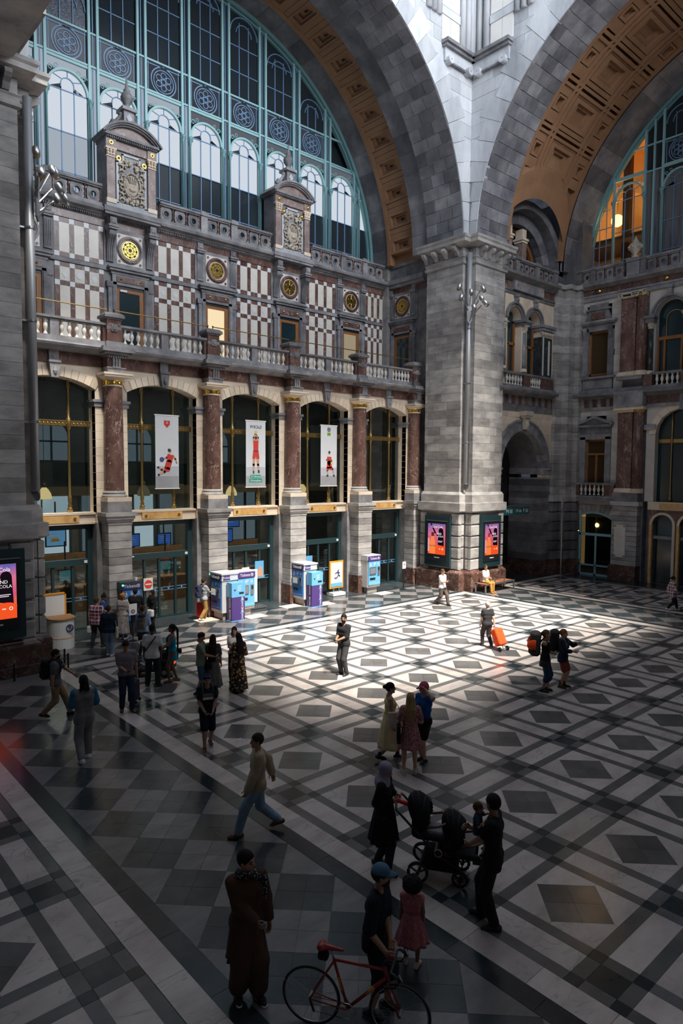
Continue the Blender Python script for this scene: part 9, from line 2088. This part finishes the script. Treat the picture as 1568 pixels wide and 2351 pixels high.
i = person('man in pale T-shirt and tan trousers pressing the ticket machine', (13.98, 24.02, 0), 122, 1.72, 'tan', ('short', 'dark'), [('top', K('cloth_mist', (0.42, 0.43, 0.46)), dict(sl=0.34, hem=0.86)), ('legs', K('cloth_tan', (0.42, 0.24, 0.08)), dict(loose=0.02)), ('shoes', SH_W)], dict(rh=(0.06, 0.40, 1.16), lf=(-0.08, 0.1, 0.08, 5), rf=(0.09, -0.2, 0.13, -5), hp=8))
pack(i, 'dark blue rucksack on the man pressing the ticket machine', [K('pack_indigo', (0.04, 0.045, 0.085)), K('pack_indigo', (0.04, 0.045, 0.085))], (0.14, 0.10, 0.23), 0.0)
t = thing('suitcase', 'red suitcase standing beside the man at the ticket machine', 'suitcase', (14.12, 24.42, 0), 0.5)
blob('shell', plain('case_red', (0.55, 0.02, 0.02), 0.35), t, np.array((-.3, -.25, 0)), np.array((.3, .25, .75)), 0.018, lambda F: F.rbox((0, 0, 0.38), (0.22, 0.13, 0.32), 0.05)); MB().tube([(-0.1, 0, 0.69), (-0.1, 0, 1.0), (0.1, 0, 1.0), (0.1, 0, 0.69)], 0.012, 6).build('handle', STEEL, t, local=True); MB().box(-0.2, -0.14, -0.1, 0.1, 0, 0.07).box(0.14, 0.2, -0.1, 0.1, 0, 0.07).build('wheel', RUBBER, t, local=True)
person('long-haired woman in dark dress inside the first glazed door', (9.75, 27.3, 0), 170, 1.68, 'tan', ('long', 'brown', 0.5), [('top', K('cloth_mink', (0.07, 0.055, 0.04), pat='fleck', scale=40, c2=(0.15, 0.12, 0.08), thr=0.35), dict(sl=0.6, hem=0.95)), ('skirt', K('cloth_mink', (0, 0, 0)), dict(z0=1.06, z1=0.3, r0=0.12, r1=0.2)), ('shoes', SH_B)], fem=True)
t = thing('stone_bench', 'dark stone ledge in the passage where a man sits', 'bench', (33.9, 24.0, 0)); MB().box(32.6, 35.2, 23.75, 24.5, 0, 0.45).build('ledge', RED_DARK, t); MB().box(32.6, 35.2, 24.4, 24.6, 0.45, 0.95).build('back', RED_DARK, t)
person('man in blue jacket sitting in the dark passage', (33.6, 23.98, 0), 10, 1.72, 'tan', ('short', 'black'), [('top', K('jacket_blue', (0.02, 0.06, 0.22)), dict(sl=0.97, hem=0.86, g=0.024)), ('legs', K('trouser_olive', (0.04, 0.04, 0.03))), ('shoes', SH_B)], dict(ph=0.57, lf=(-0.15, 0.45, 0.085, 8), rf=(0.15, 0.45, 0.085, -8), lh=(-0.05, 0.34, 0.85), rh=(0.05, 0.34, 0.85), lean=22, hp=30))
# ---- mobility scooter in front of the queue
t = thing('mobility_scooter', 'dark mobility scooter with red tail lamp and a hi-vis vest on its back', 'scooter', (9.10, 18.55, 0), 0.9)
for x, y in ((-0.24, -0.35), (0.24, -0.35), (-0.2, 0.5), (0.2, 0.5)): MB().tube([(x-0.05, y, 0.15), (x+0.05, y, 0.15)], 0.15, 16).build('wheel', RUBBER, t, local=True); MB().tube([(x-0.055, y, 0.15), (x+0.055, y, 0.15)], 0.07, 10).build('hub', STEEL, t, local=True)
blob('body', BLK2, t, np.array((-.45, -.75, .05)), np.array((.45, .8, .75)), 0.02, lambda F: (F.rbox((0, -0.32, 0.36), (0.28, 0.3, 0.18), 0.08), F.rbox((0, 0.15, 0.20), (0.25, 0.45, 0.05), 0.04, k=0.03), F.rbox((0, 0.55, 0.38), (0.16, 0.12, 0.22), 0.08, k=0.05)))
blob('seat', BLK, t, np.array((-.4, -.7, .5)), np.array((.4, .3, 1.3)), 0.018, lambda F: (F.rbox((0, -0.22, 0.66), (0.24, 0.22, 0.06), 0.05), F.rbox((0, -0.46, 0.92), (0.24, 0.06, 0.28), 0.05, k=0.04)))
MB().tube([(0, 0.55, 0.5), (0, 0.42, 1.0)], 0.035, 8).tube([(-0.26, 0.36, 1.0), (0, 0.44, 1.02), (0.26, 0.36, 1.0)], 0.02, 8).build('steering', STEEL, t, local=True)
MB().box(-0.22, -0.10, -0.66, -0.62, 0.40, 0.48).box(0.10, 0.22, -0.66, -0.62, 0.40, 0.48).build('tail_lamp', lit('tail_red', (1.0, 0.12, 0.02), 0.9), t, local=True); MB().box(-0.10, 0.10, -0.66, -0.63, 0.41, 0.47).build('reflector', plain('reflector_amber', (0.85, 0.30, 0.03), 0.3), t, local=True)
blob('hi_vis_vest', K('cloth_hivis', (0.55, 0.75, 0.08)), t, np.array((-.4, -.75, .5)), np.array((.4, -.3, 1.3)), 0.018, lambda F: F.rbox((0.05, -0.555, 0.90), (0.20, 0.03, 0.27), 0.03))
tag(MB().tube([(9.42, 17.95, 0.4), (9.46, 17.98, 1.35)], 0.012, 6).tube([(9.46, 17.98, 1.35), (9.46, 17.98, 1.48)], [0.015, 0.07], 10).build('white_flag_stick', WHITE), 'white stick with flared top beside the woman in turquoise', 'stick')
# ---- tandem stroller
dx_, dy_ = 0.55, -0.835; t = thing('stroller', 'black tandem stroller with two hooded seats', 'stroller', (7.62, 6.66, 0), math.atan2(dy_, dx_))
HOOD = K('stroller_cloth', (0.018, 0.02, 0.024)); BUMP = plain('leather_brown', (0.13, 0.055, 0.03), 0.5); RIM = plain('rim_grey', (0.42, 0.42, 0.44), 0.4)
for x, r, ys in ((0.0, 0.165, (-0.28, 0.28)), (0.62, 0.12, (-0.22, 0.22))):
 for y in ys:
  w = MB().tube([(x+r*0.86*math.cos(a), y, r+r*0.86*math.sin(a)) for a in np.arange(0, 6.28, 0.25)], 0.024, 6, closed=True).build('wheel', RUBBER, t, smooth=True, local=True)
  o = MB().tube([(x+r*0.72*math.cos(a), y, r+r*0.72*math.sin(a)) for a in np.arange(0, 6.28, 0.3)], 0.010, 6, closed=True).build('rim', RIM, w, local=True)
  mb = MB()
  for a in (0.5, 2.6, 4.7): mb.tube([(x, y, r), (x+r*0.72*math.cos(a), y, r+r*0.72*math.sin(a))], 0.014, 6)
  mb.tube([(x, y-0.03, r), (x, y+0.03, r)], 0.03, 10).build('spokes', BLACK, w, local=True)
for y in (-0.26, 0.26):
 MB().tube([(-0.34, y, 1.08), (-0.26, y, 1.0), (0.30, y, 0.45), (0.62, y*0.85, 0.26), (0.64, y*0.85, 0.13)], 0.018, 8).build('side_rail', BLACK, t, smooth=True, local=True); MB().tube([(0.02, y, 0.17), (0.14, y, 0.62)], 0.018, 8).build('rear_leg', BLACK, t, local=True)
MB().tube([(-0.34, -0.26, 1.08), (-0.37, -0.1, 1.10), (-0.37, 0.1, 1.10), (-0.34, 0.26, 1.08)], 0.02, 8).build('handlebar', BUMP, t, smooth=True, local=True); MB().tube([(0.0, -0.28, 0.165), (0.0, 0.28, 0.165)], 0.014, 6).build('axle', BLACK, t, local=True)
def seat(x, z, tilt, nm):
 HT_ = np.array(((0.88, 0, -0.47), (0, 1, 0), (0.47, 0, 0.88)))
 def hood(F): F.ell((x-0.06, 0, z+0.22), (0.20, 0.225, 0.36), HT_); F.ell((x+0.05, 0, z+0.12), (0.20, 0.19, 0.34), HT_, 0, 's'); F.cut((0.80, 0, -0.60), 0.80*(x+0.10)-0.60*(z+0.22))
 blob('hood', HOOD, t, np.array((x-.4, -.3, z-.2)), np.array((x+.4, .3, z+.75)), 0.014, hood)
 mb = MB()
 for k in range(3):
  a = 0.7+0.45*k; mb.tube([tuple(np.array((x-0.06, 0, z+0.22))+HT_@np.array((0.205*math.cos(a)*math.sin(b), 0.23*math.cos(b), 0.365*math.sin(a)*math.sin(b)))) for b in np.linspace(0.15, 3.0, 12)], 0.010, 5)
 mb.build('hood_rib', BLACK, t, local=True)
 blob('seat_shell', HOOD, t, np.array((x-.4, -.3, z-.3)), np.array((x+.5, .3, z+.5)), 0.015, lambda F: (F.rbox((x+0.08, 0, z-0.06), (0.22, 0.19, 0.05), 0.04), F.rbox((x-0.16, 0, z+0.16), (0.06, 0.19, 0.25), 0.05, k=0.05), F.rbox((x+0.32, 0, z-0.10), (0.12, 0.16, 0.04), 0.03, k=0.04)))
 MB().tube([(x+0.02, -0.22, z+0.12), (x+0.20, -0.22, z+0.16), (x+0.32, -0.12, z+0.18), (x+0.34, 0, z+0.18), (x+0.32, 0.12, z+0.18), (x+0.20, 0.22, z+0.16), (x+0.02, 0.22, z+0.12)], 0.020, 8).build('bumper_bar', BUMP, t, smooth=True, local=True)
seat(0.10, 0.72, 0, 'a'); seat(0.62, 0.50, 0, 'b')
blob('blanket', K('blanket_grey', (0.30, 0.30, 0.33), pat='fleck', scale=30, c2=(0.1, 0.1, 0.12), thr=0.3), t, np.array((.05, -.25, .6)), np.array((.45, .25, .85)), 0.014, lambda F: F.rbox((0.24, 0, 0.72), (0.13, 0.15, 0.04), 0.03))
blob('foot_cover', plain('foil_silver', (0.55, 0.53, 0.52), 0.3, 0.6), t, np.array((.7, -.25, .3)), np.array((1.2, .25, .6)), 0.014, lambda F: F.rbox((0.95, 0, 0.46), (0.15, 0.17, 0.03), 0.025)); MB().box(0.80, 1.10, -0.19, 0.19, 0.36, 0.42).build('foot_rest', BLACK, t, local=True)
blob('basket', BLK, t, np.array((0, -.3, .1)), np.array((.65, .3, .5)), 0.018, lambda F: F.rbox((0.32, 0, 0.29), (0.27, 0.22, 0.12), 0.05)); MB().tube([(0.30, -0.27, 0.50), (0.30, 0.27, 0.50)], 0.06, 14).build('hinge', BLACK, t, local=True); MB().tube([(0.30+0.055*math.cos(a), -0.272, 0.5+0.055*math.sin(a)) for a in np.arange(0, 6.28, 0.4)], 0.008, 5, closed=True).build('hinge_ring', RIM, t, local=True)
blob('shopping_bag', plain('shop_red', (0.22, 0.03, 0.025), 0.5), t, np.array((.3, -.3, .3)), np.array((.6, .3, .6)), 0.016, lambda F: F.ell((0.42, -0.08, 0.42), (0.1, 0.1, 0.09)))
# ---- racing bicycle
t = thing('bicycle', 'red racing bicycle with drop handlebars held by the man in blue cap', 'bicycle', (4.56, 5.56, 0), math.atan2(-0.835, 0.55))
FR = plain('bike_red', (0.30, 0.018, 0.015), 0.3); YL = plain('bike_yellow', (0.62, 0.30, 0.03), 0.35)
for x in (0.0, 1.0):
 w = MB().tube([(x+0.325*math.cos(a), 0, 0.335+0.325*math.sin(a)) for a in np.arange(0, 6.28, 0.13)], 0.014, 8, closed=True).build('tyre', RUBBER, t, smooth=True, local=True)
 MB().tube([(x+0.308*math.cos(a), 0, 0.335+0.308*math.sin(a)) for a in np.arange(0, 6.28, 0.13)], 0.009, 6, closed=True).build('rim', STEEL, w, smooth=True, local=True)
 mb = MB()
 for k in range(20): a = 2*PI*k/20; mb.tube([(x+0.02*math.cos(a+0.9), 0.025*(-1)**k, 0.335+0.02*math.sin(a+0.9)), (x+0.305*math.cos(a), 0, 0.335+0.305*math.sin(a))], 0.0016, 4, cap=False)
 mb.build('spokes', STEEL, w, local=True); MB().tube([(x, -0.05, 0.335), (x, 0.05, 0.335)], 0.02, 8).build('hub', STEEL, t, local=True)
def tb(a, b, r, m, nm): return MB().tube([a, b], r, 10).build(nm, m, t, smooth=True, local=True)
BB, ST, HT, HB = (0.42, 0, 0.275), (0.26, 0, 0.80), (0.82, 0, 0.84), (0.86, 0, 0.70)
tb(BB, ST, 0.016, FR, 'seat_tube'); tb(ST, (0.82, 0, 0.80), 0.016, FR, 'top_tube'); tb((0.855, 0, 0.72), BB, 0.019, FR, 'down_tube'); tb(HT, HB, 0.02, FR, 'head_tube'); tb((0.63, 0, 0.487), (0.72, 0, 0.58), 0.0205, YL, 'yellow_decal'); tb((0.36, 0, 0.46), (0.31, 0, 0.62), 0.0175, YL, 'yellow_decal')
for s in (-1, 1): tb((0, s*0.055, 0.335), (0.42, s*0.03, 0.275), 0.009, FR, 'chain_stay'); tb((0, s*0.055, 0.335), (0.265, s*0.025, 0.79), 0.008, FR, 'seat_stay'); MB().tube([(0.865, s*0.03, 0.68), (0.90, s*0.045, 0.55), (1.0, s*0.05, 0.335)], 0.011, 8).build('fork_blade', FR, t, smooth=True, local=True)
tb(ST, (0.235, 0, 0.90), 0.013, STEEL, 'seat_post'); blob('saddle', plain('saddle_red', (0.30, 0.02, 0.02), 0.4), t, np.array((0.0, -.15, .85)), np.array((.45, .15, 1.0)), 0.009, lambda F: (F.cap((0.12, -0.03, 0.93), (0.12, 0.03, 0.93), 0.045, k=0.02), F.cap((0.14, 0, 0.925), (0.36, 0, 0.925), 0.045, 0.018, k=0.03), F.cut((0, 0, -1), -0.915)))
blob('saddle_bag', BLK, t, np.array((-0.1, -.12, .7)), np.array((.3, .12, .95)), 0.010, lambda F: F.rbox((0.14, 0, 0.83), (0.06, 0.05, 0.045), 0.03))
tb(HT, (0.84, 0, 0.90), 0.014, BLACK, 'stem'); tb((0.84, 0, 0.90), (0.93, 0, 0.91), 0.014, BLACK, 'stem'); MB().tube([(0.86, -0.2, 0.76), (0.98, -0.2, 0.78), (1.03, -0.2, 0.86), (0.97, -0.2, 0.91), (0.93, -0.18, 0.91), (0.93, 0.18, 0.91), (0.97, 0.2, 0.91), (1.03, 0.2, 0.86), (0.98, 0.2, 0.78), (0.86, 0.2, 0.76)], 0.016, 8).build('drop_handlebar', BLACK, t, smooth=True, local=True)
for s in (-1, 1): MB().tube([(1.02, s*0.2, 0.92), (1.05, s*0.2, 0.86), (1.0, s*0.2, 0.76)], 0.010, 6).build('brake_lever', STEEL, t, smooth=True, local=True)
w = MB().tube([(0.42+0.09*math.cos(a), -0.05, 0.275+0.09*math.sin(a)) for a in np.arange(0, 6.28, 0.3)], 0.006, 5, closed=True).build('chainring', STEEL, t, local=True); MB().tube([(0.42, -0.06, 0.275), (0.52, -0.07, 0.14)], 0.011, 6).tube([(0.42, 0.06, 0.275), (0.32, 0.07, 0.41)], 0.011, 6).tube([(0.52, -0.07, 0.14), (0.52, -0.16, 0.14)], 0.014, 6).build('crank', STEEL, t, local=True)
MB().tube([(0.42, -0.05, 0.363), (0, -0.05, 0.365)], 0.004, 4).tube([(0.42, -0.05, 0.187), (0.06, -0.05, 0.20), (0.03, -0.05, 0.28)], 0.004, 4).tube([(0, -0.055, 0.335), (0.05, -0.055, 0.20)], 0.014, 6).build('chain', BLACK, t, local=True)
# litter on the floor
tag(MB().box(8.28, 8.42, 12.78, 12.83, 0.001, 0.008).build('paper_scrap', WHITE), 'white paper scrap lying on the diamond floor', 'litter')
bpy.data.scenes.remove(TXS)
